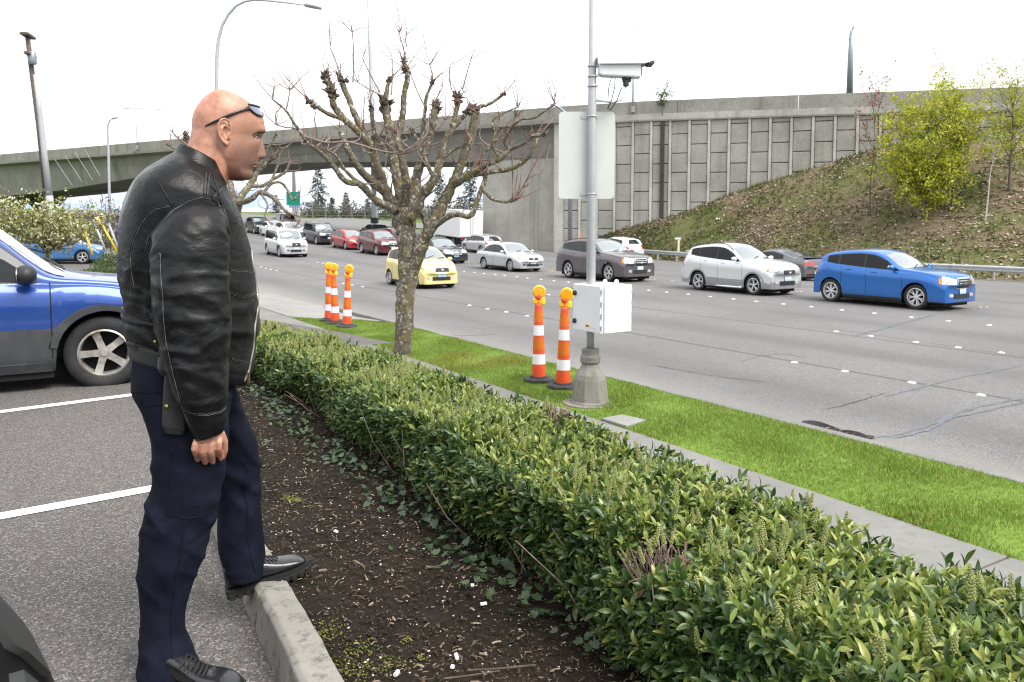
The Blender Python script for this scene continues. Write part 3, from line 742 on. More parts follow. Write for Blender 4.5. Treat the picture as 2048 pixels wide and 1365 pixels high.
def make_car(name, kind, L, W, H, wb, fo, R, paint, clear=0.19, rim=('split', 5, None), clad=None, clad_mat=None, windows=None, rails=False,
             handles=True, grille=None, lights='front', plate=True, chrome_grille=False, spoiler=False, mirror=None, door=None, face='wide', detail=1, steps=False, signal=False, glass=None, steer=0.0, lamp=None):
    P = PROFILES[kind]; hw = W / 2
    tx = np.array([p[0] for p in P['top']]) * L; tz = np.array([p[1] for p in P['top']]) * H
    bx_ = np.array([p[0] for p in P['belt']]) * L; bz = np.array([p[1] for p in P['belt']]) * H
    top = lambda x: float(pchip(tx, tz, [x])[0]); belt = lambda x: min(float(pchip(bx_, bz, [x])[0]), top(x) - 0.03)
    xf, xr = fo, fo + wb; Ra = R * 1.13 + 0.01; tum = P['tum']
    def z0(x):
        z = clear
        if x < xf - Ra: z = clear + 0.02
        if x > xr + Ra: z = clear + 0.05
        for xw in (xf, xr):
            if abs(x - xw) < Ra: z = max(z, R + math.sqrt(max(0, Ra * Ra - (x - xw) ** 2)) - 0.0)
        return z
    def wplan(x):
        a = max(0, (0.85 - x) / 0.85); c_ = max(0, (x - (L - 0.8)) / 0.8)
        return hw * (1 - 0.14 * a ** 2.2 - 0.09 * c_ ** 2.2)
    xs = set([0, .015, .04, .08, .14, .22, .32, L - .015, L - .04, L - .09, L - .16, L - .26])
    for xw in (xf, xr):
        for q in (1.0, .985, .93, .8, .6, .35, .12): xs |= {xw - Ra * q, xw + Ra * q}
        xs |= {xw - Ra - .012, xw + Ra + .012}
    xs |= set(tx.tolist()); g = 0.3
    while g < L: xs.add(g); g += 0.13
    xs = sorted(x for x in xs if 0 <= x <= L); ys = [xs[0]]
    for x in xs[1:]:
        if x - ys[-1] > 0.009: ys.append(x)
    xs = ys; xs[-1] = L
    fl = [0, .04, .16, .32, .5, .68, .82, .92, 1.0]
    wl = [.945, .970, .984, .988, .984, .992, 1.0, .972, .940]
    def ring(x):
        zb, zt, zl, w_ = belt(x), top(x), z0(x), wplan(x)
        zl = min(zl, zb - .05); pts = []
        for f, ww in zip(fl, wl):
            z = zl + (zb - zl) * f
            fz = (z - clear) / max(.1, zb - clear); ww2 = float(np.interp(fz, fl, wl))
            pts.append((w_ * ww2, z))
        cab = max(0.0, zt - zb); crown = min(0.045, cab * 0.35)
        ze = zt - crown; hgt = ze - zb; w0 = w_ * .945
        rc = min(0.10, hgt * 0.45)
        for f in (.06, .35, .65, .9): 
            z = zb + (hgt - rc) * f
            pts.append((w0 - .012 - (z - zb) * tum, z))
        wc = w0 - .012 - (hgt - rc) * tum
        for a in (20, 45, 70):
            a = math.radians(a); pts.append((wc - rc * .9 * (1 - math.cos(a)) - rc * tum * math.sin(a), ze - rc + rc * math.sin(a)))
        we = pts[-1][0] - rc * .35
        for f in (1, .75, .5, .25, 0): pts.append((we * f, ze + crown * (1 - f * f)))
        return pts
    def bulge(x, y, z):
        q = abs(y) / hw
        if x < fo - Ra * .2: k = 0.19 * sstep(fo - Ra * .2, 0, x); return x + k * q ** 2.4
        if x > xr + Ra * .5: k = 0.13 * sstep(xr + Ra * .5, L, x); return x - k * q ** 2.6
        c0, c1 = P['cowl'] * L, P['roof'] * L
        if z > belt(x) and c0 - .2 < x < c1 + .25: return x + 0.10 * q ** 2 * sstep(c0 - .2, c0, x) * (1 - sstep(c1, c1 + .25, x))
        return x
    rings = []
    for x in xs:
        half = ring(x); full = [(y, z) for y, z in half] + [(-y, z) for y, z in reversed(half[:-1])]
        rings.append([Vector((L / 2 - bulge(x, y, z), y, z)) for y, z in full])
    m = MB(); m.rings(rings, cap=False, closed=False)
    nr = len(rings[0])
    for R_, flip in ((rings[0], 0), (rings[-1], 1)):                         # nose and tail surfaces
        hN = nr // 2
        G = []
        for i in range(hN + 1):
            a, c_ = R_[i], R_[nr - 1 - i]
            G.append([a.lerp(c_, f) + Vector(((1 if not flip else -1) * 0.055 * (1 - (2 * f - 1) ** 2) * (0.5 + 0.5 * math.sin(PI * i / hN)), 0, 0)) for f in (0, .12, .25, .38, .5, .62, .75, .88, 1)])
        m.grid(G)
    me = m.mesh('body'); bm = bmesh.new(); bm.from_mesh(me)
    bmesh.ops.remove_doubles(bm, verts=bm.verts, dist=0.0008); bmesh.ops.recalc_face_normals(bm, faces=bm.faces)
    bvh = BVHTree.FromBMesh(bm)
    if clad:
        for f in bm.faces:
            c_ = f.calc_center_median()
            if c_.z < clad * H: f.material_index = 1
    for f in bm.faces: f.smooth = True
    bm.to_mesh(me); bm.free()
    root = empty(name)
    body = link('body', me, root, [paint, clad_mat or M_GREYP])
    def patch(nm, uv, cast, n, mth, mat, off=0.006, par=root, skirt=True):
        """a panel lying on the body: uv(a,b) -> 2-D target, cast(target) -> (origin, direction)"""
        G = []; last = None
        for i in range(n + 1):
            row = []
            for j in range(mth + 1):
                o, d = cast(*uv(i / n, j / mth)); hit = bvh.ray_cast(o, d)
                if hit[0] is None: p = last if last is not None else o + d * 3
                else:
                    nn = hit[1]; nn = -nn if nn.dot(d) > 0 else nn
                    p = hit[0] + nn * off; last = p
                row.append(p)
            G.append(row)
        mm = MB(); mm.grid(G)
        bord = G[0] + [r[-1] for r in G[1:]] + G[-1][-2::-1] + [r[0] for r in G[-2:0:-1]]
        cen = Vector((L * 0, 0, H * .5)); ins = [p + (cen - p).normalized() * (off * 2.2) for p in bord]
        mm.grid([bord + [bord[0]], ins + [ins[0]]])
        return mm.build(nm, mat, par, smooth=True)
    sidecast = lambda sg: (lambda x, z: (Vector((L / 2 - x, sg * 3, z)), Vector((0, -sg, 0))))
    topcast = lambda x, y: (Vector((L / 2 - x, y, 4)), Vector((0, 0, -1)))
    xcf = L / 2 - 1.0
    fcast = lambda ph, z: (Vector((xcf + 4 * math.cos(ph), 4 * math.sin(ph), z)), Vector((-math.cos(ph), -math.sin(ph), 0)))
    xcr = -L / 2 + 1.0
    rcast = lambda ph, z: (Vector((xcr - 4 * math.cos(ph), 4 * math.sin(ph), z)), Vector((math.cos(ph), -math.sin(ph), 0)))
    quad = lambda a, b_, c_, d: (lambda u, v: ((a[0] * (1 - u) + b_[0] * u) * (1 - v) + (d[0] * (1 - u) + c_[0] * u) * v, (a[1] * (1 - u) + b_[1] * u) * (1 - v) + (d[1] * (1 - u) + c_[1] * u) * v))
    # glass
    cw, rf = P['cowl'] * L, P['roof'] * L
    def glass_y(x):
        zt, zb = top(x), belt(x); return wplan(x) * .945 - .012 - max(0, zt - .045 - zb) * tum - .075 - 0.05
    patch('windshield', lambda u, v: (cw + .03 + (rf - cw - .035) * u, (2 * v - 1) * glass_y(cw + .03 + (rf - cw - .035) * u)), topcast, 8, 12, M_WSHIELD)
    win = windows or ([(.335, .57), (.585, .765), (.78, .86)] if kind == 'suv' else [(.30, .545), (.56, .73), (.74, .90)])
    gm = glass or M_GLASS
    for sg in (-1, 1):
        def tuv(u, v):
            x = (win[0][0] - .004 + (win[-1][1] - win[0][0] + .010) * u) * L; lo_ = belt(x) + .018; hi = max(top(x) - .045 - .082, lo_ + .02); return (x, lo_ + (hi - lo_) * v)
        patch('window_trim', tuv, sidecast(sg), 22, 4, M_BLACKP, .003)
        for (a, c_) in win:
            def wuv(u, v, a=a, c_=c_):
                x = (a + (c_ - a) * u) * L; lo_ = belt(x) + .035; hi = top(x) - .045 - .10
                # slanted ends follow the pillars
                hi = max(hi, lo_ + .015); return (x, lo_ + (hi - lo_) * v)
            patch('side_window', wuv, sidecast(sg), 8, 4, gm)
    if P['rear'] == 'up':
        za, zb2 = P['rz'][0] * H, P['rz'][1] * H
        patch('rear_window', lambda u, v: (math.radians((2 * u - 1) * (36 - 5 * v)), za + (zb2 - za) * v), rcast, 10, 4, gm)
    else:
        xa, xb = P['rear'][0] * L, P['rear'][1] * L
        patch('rear_window', lambda u, v: (xa + (xb - xa) * u, (2 * v - 1) * (glass_y(xa + (xb - xa) * u) + .02)), topcast, 6, 8, gm)
    # lamps, grille, plates, bumper openings
    rad = math.radians
    def F(nm, ph0, ph1, za, zb2, mat, tilt=0.0, off=.008, n=6, taper=0.0):
        return patch(nm, lambda u, v: (rad(ph0 + (ph1 - ph0) * u), (za + (zb2 - za) * (v * (1 - taper * (1 - u)) + taper * (1 - u) * .5) + tilt * u) * H), fcast, n, 4, mat, off)
    fz = dict(wide=(.41, .49), tall=(.385, .53), slim=(.40, .47), trucky=(.40, .53))[face]
    for sg in (-1, 1):
        hl = F('headlight', sg * 21, sg * 44, fz[0] + .03, fz[1] + .02, lamp or M_HEAD, tilt=.025, off=.012, taper=.35)
        F('turn_signal', sg * 44.5, sg * 48, fz[0] + .065, fz[1] + .02, M_SIGNALLIT if (signal and sg > 0) else M_AMBER, off=.010, n=3)
        F('fog_light', sg * 25, sg * 33, .235, .285, M_HEAD if detail > 1 else M_BLACKP, off=.008, n=3)
    if chrome_grille: F('grille_surround', -18, 18, fz[0] - .02, fz[1] + .025, M_CHROME, off=.010)
    gr = F('grille', -16, 16, fz[0] - .005, fz[1] + .005, grille or M_BLACKP, off=.014)
    if grille is None or True:
        for q in range(3):
            zc = fz[0] + .005 + (fz[1] - fz[0] - .01) * (q + .5) / 3
            F('grille_bar', -15, 15, zc - .006, zc + .006, M_CHROME if chrome_grille else M_GREYP, off=.018)
    F('badge', -2.6, 2.6, (fz[0] + fz[1]) / 2 - .017, (fz[0] + fz[1]) / 2 + .017, M_CHROME, off=.024, n=3)
    F('lower_grille', -22, 22, .20, .285, M_BLACKP, off=.010)
    if plate:
        def plate_at(cast, z):
            o, d = cast(0.0, z); h = bvh.ray_cast(o, d)
            mm = MB(); mm.box((0, 0, 0), (.012, .31, .155)); pl = mm.build('license_plate', M_PLATE, root, bevel=.004)
            pl.location = h[0] - d * .018; return pl
        plate_at(fcast, .33 * H)
        plate_at(rcast, (.40 if P['rear'] == 'up' else .42) * H)
    def B(nm, ph0, ph1, za, zb2, mat, off=.008, n=6):
        return patch(nm, lambda u, v: (rad(ph0 + (ph1 - ph0) * u), (za + (zb2 - za) * v) * H), rcast, n, 4, mat, off)
    for sg in (-1, 1):
        if P['rear'] == 'up': B('tail_light', sg * 33, sg * 46, .50, .68, M_RED)
        else: B('tail_light', sg * 18, sg * 44, .50, .60, M_RED)
        B('reflector', sg * 30, sg * 38, .26, .285, M_RED, n=3)
    B('rear_bumper', -40, 40, .16, .24, M_BLACKP if not clad else (clad_mat or M_GREYP), off=.012)
    # seams between the panels, sills, handles, mirrors
    dr = door or (.30, .555, .745)
    for sg in (-1, 1):
        for q in dr:
            def suv(u, v, q=q):
                x = q * L; return (x - .004 + .008 * v, clear + .12 + (belt(x) + .02 - clear - .12) * u)
            patch('door_seam', suv, sidecast(sg), 8, 1, M_UNDER, .003)
        if handles:
            for q in dr[1:]:
                x = (q - .055) * L; z = belt(x) - .085
                mm = MB(); o, d = sidecast(sg)(x, z); h = bvh.ray_cast(o, d)
                if h[0] is not None:
                    mm.box(h[0] + Vector((0, sg * .012, 0)), (.17, .028, .032)); mm.build('door_handle', paint, root, bevel=.012)
        patch('sill', lambda u, v: (xf + Ra + .03 + (wb - 2 * Ra - .06) * u, clear + .005 + .075 * v), sidecast(sg), 6, 1, clad_mat or M_BLACKP, .010)
        # arch lips
        if clad and clad > .2:
            for xw in (xf, xr):
                patch('arch_trim', lambda u, v, xw=xw: (xw - (Ra + .055 * v) * math.cos(PI * (.06 + .88 * u)), R + (Ra + .055 * v + .006) * math.sin(PI * (.06 + .88 * u))), sidecast(sg), 14, 1, clad_mat or M_GREYP, .012)
        x = (P['cowl'] + .075) * L; zm = belt(x) + .075
        o, d = sidecast(sg)(x, belt(x) + .03); h = bvh.ray_cast(o, d)
        if h[0] is not None:
            mm = MB(); mm.ball(h[0] + Vector((.02, sg * .125, .065)), .10 if mirror is None else .108, 10, 8, sc=(.75, 1.05, .78))
            mo = mm.build('side_mirror', mirror or paint, root, smooth=True)
            mm = MB(); mm.box(h[0] + Vector((.02, sg * .05, .02)), (.06, .1, .04)); mm.build('mirror_arm', M_BLACKP, mo)
            mm = MB(); mm.ball(h[0] + Vector((-.045, sg * .13, .065)), .08, 10, 6, sc=(.12, 1.0, .75)); mm.build('mirror_glass', M_CHROME, mo, smooth=True)
    if rails:
        for sg in (-1, 1):
            pts = []
            for u in range(12):
                x = (.43 + .47 * u / 11) * L; yy = glass_y(x) + .06; h = bvh.ray_cast(*topcast(x, sg * yy))
                lift = .045 if 0 < u < 11 else .0
                pts.append(h[0] + Vector((0, 0, lift)))
            mm = MB(); mm.tube(pts, .016, 6); mm.build('roof_rail', rails if not isinstance(rails, bool) else M_GREYP, root, smooth=True)
    if spoiler:
        mm = MB(); x = (.935 if P['rear'] == 'up' else .95) * L; h = bvh.ray_cast(*topcast(x, 0))
        yy = glass_y(x) + .03; G = []
        mm.rings([[Vector((h[0].x + .14, y, h[0].z + .03)), Vector((h[0].x - .17, y * .97, h[0].z + .045)), Vector((h[0].x - .17, y * .97, h[0].z + .012)), Vector((h[0].x + .14, y, h[0].z - .01))] for y in (-yy, -yy * .5, 0, yy * .5, yy)])
        mm.build('rear_spoiler', paint, root, bevel=.008)
    for dy_ in (-.28, .22):
        x0 = cw + .02; h0 = bvh.ray_cast(*topcast(x0, dy_)); h1 = bvh.ray_cast(*topcast(x0 + .16, dy_ + .42 if dy_ < 0 else dy_ + .40))
        if h0[0] and h1[0]:
            mm = MB(); mm.tube([h0[0] + Vector((0, 0, .02)), h0[0].lerp(h1[0], .5) + Vector((0, 0, .03)), h1[0] + Vector((0, 0, .018))], .009, 5); mm.build('wiper', M_BLACKP, root)
    if steps:
        for sg in (-1, 1):
            mm = MB(); mm.tube([Vector((L / 2 - xf - Ra - .05, sg * (hw + .02), clear + .02)), Vector((L / 2 - xr + Ra + .05, sg * (hw + .02), clear + .02))], .04, 8); mm.build('step_bar', M_CHROME, root, smooth=True)
    mm = MB(); mm.box((0, 0, (clear + .5) / 2 + .02), (L - .5, W - .62, .5)); mm.box((L / 2 - xf - wb / 2, 0, .38), (wb - 2 * Ra - .05, W - .14, .48)); mm.box((0, 0, clear + .22), (L - .32, W - .5, .26))  # near-black boxes, set low and wide to deepen shade under the car
    mm.build('underbody', M_UNDER, root)
    # wheels
    tw = 0.215; style0 = rim[0]; rr = R * (.70 if detail < 2 else .715) * (.92 if style0 == 'wide' else 1); style, nsp, rmat = rim
    tm = tyre_mesh(R, rr, tw, 'tyre%.3f' % R); rm = rim_mesh(rr, tw, nsp, rmat or M_ALLOY, 'rim%.3f%s%d%s' % (R, style, nsp, (rmat or M_ALLOY).name), style)
    for xw in (xf, xr):
        for sg in (-1, 1):
            o = bpy.data.objects.new('wheel', tm); COL.objects.link(o); o.parent = root
            o.location = (L / 2 - xw, sg * (hw - tw / 2 - .025), R); o.rotation_euler = (0, 0, (0 if sg > 0 else PI) + (steer if xw == xf else 0))
            r2 = bpy.data.objects.new('rim', rm); COL.objects.link(r2); r2.parent = o
            r2.rotation_euler = (0, rnd.random() * 6, 0)
    return root
def put_car(root, loc, heading, label, group=None, cat='car', pitch=0.0):
    """heading: unit vector of the nose"""
    root.location = loc; root.rotation_euler = (0, 0, math.atan2(heading[1], heading[0]))
    if pitch: root.rotation_euler = (0, pitch, math.atan2(heading[1], heading[0]))
    tag(root, label, cat, group)
TOWARD = -RD                       # traffic coming towards the camera
def on_road(root, s, t, label, group, cat='car', away=False):
    z = zroad(s, t); sl = math.atan2(zroad(s + 1.3, t) - zroad(s - 1.3, t), 2.6)
    h = RD if away else TOWARD
    put_car(root, st(s, t, z), h, label, group, cat, pitch=(-sl if away else sl))
SILVER = mat_carpaint('paint_silver', (0.56, 0.575, 0.595), 0.55); SILVER2 = mat_carpaint('paint_silver_pale', (0.66, 0.675, 0.69), 0.4)
WHITE = mat_carpaint('paint_white', (0.80, 0.80, 0.80), 0.0); BLUE = mat_carpaint('paint_blue', (0.010, 0.130, 0.45), 0.4, dust=.05)
TAUPE = mat_carpaint('paint_taupe', (0.125, 0.112, 0.120), 0.5); RED = mat_carpaint('paint_red', (0.34, 0.008, 0.012), 0.25)
MAROON = mat_carpaint('paint_maroon', (0.115, 0.006, 0.012), 0.35); YELLOW = mat_carpaint('paint_lemon', (0.78, 0.66, 0.26), 0.05)
BLACK = mat_carpaint('paint_black', (0.012, 0.012, 0.014), 0.2); NAVY = mat_carpaint('paint_navy', (0.022, 0.026, 0.045), 0.4)
GUN = mat_carpaint('paint_gunmetal', (0.15, 0.155, 0.17), 0.55); SUBLUE = mat_carpaint('paint_royal', (0.012, 0.055, 0.26), 0.35, dust=.05); TEAL = mat_carpaint('paint_mid_blue', (0.030, 0.14, 0.36), 0.3)
TINT = NB('tinted_glass'); TINT.color((0.006, 0.0065, 0.0075)); TINT.set(Roughness=0.08, Specular_IOR_Level=0.3); TINT = TINT.m
ON = 'cars driving towards the parking lot'; OFF = 'cars driving away along the far lanes'
c = make_car('car', 'suv', 4.28, 1.80, 1.62, 2.67, .88, .348, BLUE, .20, ('split', 7, None), glass=TINT, spoiler=True, face='tall', chrome_grille=True, detail=2, clad=.155, clad_mat=M_BLACKP)
on_road(c, 13.5, 21.7, 'bright blue crossover with tinted side windows, alone at the front of the traffic', ON)
c = make_car('car', 'suv', 4.25, 1.74, 1.70, 2.49, .80, .335, SILVER2, .21, ('split', 5, None), clad=.26, clad_mat=mat_carpaint('paint_silver_dark', (.33, .34, .36), .4), rails=True, spoiler=True, detail=2, steps=True, glass=TINT)
on_road(c, 19.0, 21.45, 'silver sport utility with grey lower panels, between the blue and the brown ones', ON)
c = make_car('car', 'suv', 4.86, 1.93, 1.76, 2.79, .98, .375, TAUPE, .21, ('split', 5, None), rails=True, face='tall', chrome_grille=True, detail=2, signal=True)
on_road(c, 26.6, 21.5, 'greyish brown three-row sport utility behind the camera pole', ON)
c = make_car('car', 'sedan', 4.58, 1.73, 1.45, 2.62, .92, .31, SILVER, .17, ('thin', 7, None))
on_road(c, 34.6, 21.7, 'silver four-door sedan following the brown sport utility', ON)
c = make_car('car', 'sedan', 4.92, 1.87, 1.46, 2.91, .90, .335, NAVY, .16, ('split', 5, None), face='tall', chrome_grille=True, signal=True)
on_road(c, 43.0, 21.8, 'dark navy sedan with its orange turn signal lit, partly behind the tree', ON)
c = make_car('car', 'suv', 4.70, 1.86, 1.70, 2.72, .95, .36, MAROON, .20, ('split', 5, None), face='tall', chrome_grille=True)
on_road(c, 52.0, 21.8, 'dark red crossover with bright V-shaped grille just left of the tree trunk', ON)
c = make_car('car', 'liftback', 4.46, 1.745, 1.50, 2.70, .92, .31, RED, .16, ('thin', 7, None))
on_road(c, 58.6, 22.0, 'bright red liftback behind the dark red crossover', ON)
c = make_car('car', 'boxy', 4.80, 1.85, 1.78, 2.84, .86, .36, BLACK, .21, ('thin', 5, None), face='trucky', rails=True)
on_road(c, 65.2, 21.9, 'boxy black sport utility behind the bright red car', ON)
c = make_car('car', 'suv', 4.55, 1.82, 1.62, 2.62, .92, .34, SILVER2, .19, rails=True)
on_road(c, 70.5, 20.9, 'pale silver crossover just left of the boxy black one', ON)
c = make_car('car', 'sedan', 4.70, 1.80, 1.47, 2.75, .92, .32, WHITE, .17)
on_road(c, 76.0, 21.0, 'white sedan far back in the queue, half hidden by bare branches', ON)
c = make_car('car', 'suv', 4.60, 1.84, 1.68, 2.68, .92, .35, BLACK, .20)
on_road(c, 81.5, 21.0, 'small black crossover at the far end of the queue', ON)
c = make_car('car', 'boxy', 4.75, 1.86, 1.80, 2.75, .9, .36, GUN, .21, rails=True)
on_road(c, 92.0, 26.5, 'dark grey sport utility climbing away with red tail lights', OFF, away=True)
c = make_car('car', 'boxy', 4.74, 1.85, 1.80, 2.85, .86, .37, SILVER2, .22, ('split', 5, None), face='trucky', rails=True, clad=.24, clad_mat=SILVER)
on_road(c, 52.3, 15.2, 'silver boxy sport utility alone in a nearer lane beside the queue', ON)
c = make_car('car', 'hatch', 3.68, 1.60, 1.55, 2.375, .72, .29, YELLOW, .16, ('split', 5, None), detail=2, windows=[(.27, .53), (.545, .74), (.755, .87)])
on_road(c, 27.3, 13.1, 'small pale yellow hatchback behind the tree trunk', ON)
c = make_car('car', 'coupe', 4.78, 1.88, 1.40, 2.72, .95, .345, GUN, .15, ('split', 5, None), windows=[(.37, .62), (.64, .73)], door=(.34, .64), spoiler=True)
on_road(c, 24.6, 30.2, 'dark grey coupe driving away beyond the silver sport utility', OFF, away=True)
c = make_car('car', 'hatch', 4.20, 1.76, 1.50, 2.60, .85, .31, SILVER, .17, ('split', 5, None))
on_road(c, 53.6, 31.0, 'silver hatchback driving away, near the white truck', OFF, away=True)
c = make_car('car', 'suv', 4.55, 1.82, 1.66, 2.62, .9, .345, WHITE, .19, ('split', 5, None), rails=False)
on_road(c, 45.6, 38.0, 'white crossover driving away close to the guardrail', OFF, away=True)
# the dark sedan on the slip road beyond
c = make_car('car', 'sedan', 4.8, 1.85, 1.42, 2.8, .95, .33, BLACK, .17)
on_road(c, 74.0, 30.5, 'low black sedan on the slip road behind the red liftback', OFF, away=True)
# box truck
def box_truck():
    root = empty('box_truck'); L, W = 7.2, 2.35; cargo = mat_carpaint('cargo_white', (0.78, 0.78, 0.80), 0.0, 0.45)
    m = MB(); m.box((-1.05, 0, 2.05), (5.0, W, 2.35)); cb = m.build('cargo_box', cargo, root, bevel=.03)
    for q in (-.78, .78):
        m = MB(); m.box((-3.57, q * .0 + (0.585 if q > 0 else -.585), 2.02), (.03, 1.13, 2.16)); dd = m.build('rear_door', cargo, cb, bevel=.01)
        m = MB(); m.tube([(-3.60, math.copysign(.12, q), 1.0), (-3.60, math.copysign(.12, q), 3.05)], .02, 6); m.build('lock_rod', M_CHROME, dd)
    for yy in (-W / 2, W / 2):
        for zz in (.885, 3.215):
            m = MB(); m.box((-1.05, yy, zz), (5.02, .05, .06)); m.build('box_rail', M_ALLOY, cb)
    m = MB(); prof = [(1.5, .65), (1.5, 2.35), (2.2, 2.42), (2.75, 1.75), (3.45, 1.55), (3.6, 1.3), (3.6, .65)]
    m.rings([[Vector((x, y * (1 if z < 1.7 else .92), z)) for x, z in prof] for y in (-1.02, -.98, .98, 1.02)]); cab = m.build('cab', cargo, root, bevel=.05)
    m = MB(); m.grid([[Vector((2.76 + .012, -.85, 1.80)), Vector((2.76 + .012, .85, 1.80))], [Vector((2.24, -.78, 2.38)), Vector((2.24, .78, 2.38))]]); m.build('windshield', M_WSHIELD, cab)
    for sg in (-1, 1):
        m = MB(); m.box((2.05, sg * 1.0, 1.95), (.75, .05, .55)); m.build('side_window', M_GLASS, cab)
    m = MB(); m.box((0, 0, .78), (6.9, .9, .22)); m.box((-3.62, 0, .62), (.08, 2.2, .14)); m.build('chassis', M_UNDER, root)
    for sg in (-1, 1):
        m = MB(); m.box((-3.6, sg * .95, .80), (.03, .22, .10)); m.build('tail_light', M_RED, root)
        m = MB(); m.box((-2.9, sg * .95, .5), (.02, .5, .6)); m.build('mud_flap', M_BLACKP, root)
    tm = tyre_mesh(.42, .25, .24, 'tyret'); rm = rim_mesh(.25, .24, 5, M_STEELRIM, 'rimt', 'wide')
    for x in (2.6, -2.1):
        for sg in (-1, 1):
            o = bpy.data.objects.new('wheel', tm); COL.objects.link(o); o.parent = root; o.location = (x, sg * .98, .42); o.rotation_euler = (0, 0, 0 if sg > 0 else PI)
            r2 = bpy.data.objects.new('rim', rm); COL.objects.link(r2); r2.parent = o
    return root
t = box_truck(); on_road(t, 64.5, 34.2, 'white box truck driving away under the overpass', None, 'truck', away=True)
# parked cars in the lot
sub = make_car('car', 'wagon', 4.45, 1.735, 1.59, 2.525, .93, .325, SUBLUE, .20, ('wide', 5, M_STEELRIM), clad=.365, clad_mat=M_GREYP, rails=True, mirror=M_BLACKP, detail=2, windows=[(.325, .555), (.57, .745), (.755, .90)], steer=-.12)
hd = Vector((math.cos(math.radians(31)), math.sin(math.radians(31))))
wheel = at_z(212, 763, 0)                                   # where the near front tyre meets the ground
left = Vector((-hd.y, hd.x))
cen = Vector((wheel.x, wheel.y)) - hd * (4.45 / 2 - .93) + left * (1.735 / 2 - .13)
put_car(sub, (cen.x, cen.y, zlot(to_st((cen.x, cen.y))[0]) - .01), hd, 'royal blue wagon with grey lower panels parked behind the man')
c = make_car('car', 'hatch', 4.41, 1.80, 1.58, 2.635, .90, .34, TEAL, .19, ('split', 5, None), rails=True, mirror=M_BLACKP)
p = at_y(120, 527, 41.0); put_car(c, (p.x, p.y, p.z), (0.97, 0.24), 'mid blue hatchback parked beyond the flowering tree')
c = make_car('car', 'sedan', 4.7, 1.82, 1.50, 2.75, .95, .33, WHITE, .18)
p = at_y(120, 522, 45.5); put_car(c, (p.x, p.y, p.z), (0.97, 0.24), 'white car parked behind the mid blue hatchback')
c = make_car('car', 'sedan', 4.9, 1.86, 1.46, 2.85, .95, .335, mat_carpaint('paint_dull_black', (0.003, 0.003, 0.0034), 0.0, 0.35, .0, .0), .17, ('thin', 5, M_DARKRIM), lamp=M_UNDER)
hd2 = Vector((math.cos(math.radians(28)), math.sin(math.radians(28)))); cn = Vector((-2.7, -0.2))
bpy.data.materials['paint_dull_black'].node_tree.nodes['Principled BSDF'].inputs['Specular IOR Level'].default_value = .12
put_car(c, (cn.x, cn.y, 0), hd2, 'black car whose front corner shows at the bottom left')
# ================================================================ hedge, grass, mulch, ivy
def mat_leaf(name, ramp, rough=0.38, trans=0.22, spec=0.5):
    """ramp: list of colours picked at random per leaf"""
    b = NB(name); g_ = b.n('NewGeometry'); cr = b.n('ValToRGB'); cr.color_ramp.interpolation = 'LINEAR'
    el = cr.color_ramp.elements
    while len(el) < len(ramp): el.new(0.5)
    for i, c_ in enumerate(ramp): el[i].position = i / (len(ramp) - 1); el[i].color = (*c_, 1)
    b.l(g_.outputs['Random Per Island'], cr.inputs[0])
    c = b.coord('World'); col = b.mix(b.rng(b.noise(c, 90, 3), .35, .7, 0, .35), cr.outputs[0], tuple(x * .6 for x in ramp[len(ramp) // 2]))
    b.color(col); b.set(Roughness=rough, Specular_IOR_Level=spec)
    if trans:
        tr = b.n('BsdfTranslucent'); b.l(col, tr.inputs[0]); mx_ = b.n('MixShader'); mx_.inputs[0].default_value = trans
        b.l(b.b.outputs[0], mx_.inputs[1]); b.l(tr.outputs[0], mx_.inputs[2]); b.l(mx_.outputs[0], b.o.inputs[0])
    return b.m
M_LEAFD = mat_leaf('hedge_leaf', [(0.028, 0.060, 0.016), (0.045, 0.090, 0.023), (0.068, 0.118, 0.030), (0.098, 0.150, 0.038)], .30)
M_LEAFL = mat_leaf('hedge_young_sheen_leaf', [(0.105, 0.170, 0.040), (0.185, 0.262, 0.058), (0.27, 0.325, 0.075), (0.40, 0.40, 0.11)], .28, .28)  # young growth, its colour also brightened to stand in for sky sheen
M_FLOWER = mat_leaf('flower_buds', [(0.26, 0.30, 0.09), (0.36, 0.39, 0.14), (0.44, 0.45, 0.19)], .55, .2)
M_TWIG = simple('twig_bark', (0.085, 0.062, 0.048), 0.8, var=.35, scale=30, co='World')
M_DEADLEAF = mat_leaf('dead_leaf', [(0.14, 0.065, 0.035), (0.20, 0.10, 0.06), (0.27, 0.17, 0.11)], .6, .1)
def leaf_shape(fine):
    """pointed leaf along +Y, folded on the midrib and bent back; length 1"""
    sec = [(0, .012, 0), (.15, .085, .01), (.38, .155, .02), (.6, .158, .0), (.83, .095, -.05), (1.0, 0, -.12)] if fine else [(0, .012, 0), (.35, .155, .02), (.72, .135, -.03), (1.0, 0, -.11)]
    V, F_ = [], []
    for y, hw_, z in sec:
        V += [(-hw_, y, z + hw_ * .35), (0, y, z), (hw_, y, z + hw_ * .35)]
    for i in range(len(sec) - 1):
        a = i * 3; F_ += [(a, a + 1, a + 4, a + 3), (a + 1, a + 2, a + 5, a + 4)]
    return np.array(V), np.array(F_)
LF, LC = leaf_shape(True), leaf_shape(False)
def frames(D, up=None, roll=None):
    """rotation matrices with local Y along D; local Z towards up"""
    D = D / np.linalg.norm(D, axis=1, keepdims=True)
    Z = up - (up * D).sum(1, keepdims=True) * D; ln = np.linalg.norm(Z, axis=1, keepdims=True); Z = np.where(ln > 1e-4, Z / np.maximum(ln, 1e-4), np.array([[1., 0, 0]]))
    if roll is not None:
        X0 = np.cross(D, Z); Z = Z * np.cos(roll)[:, None] + X0 * np.sin(roll)[:, None]
    X = np.cross(D, Z); return np.stack([X, D, Z], axis=2)
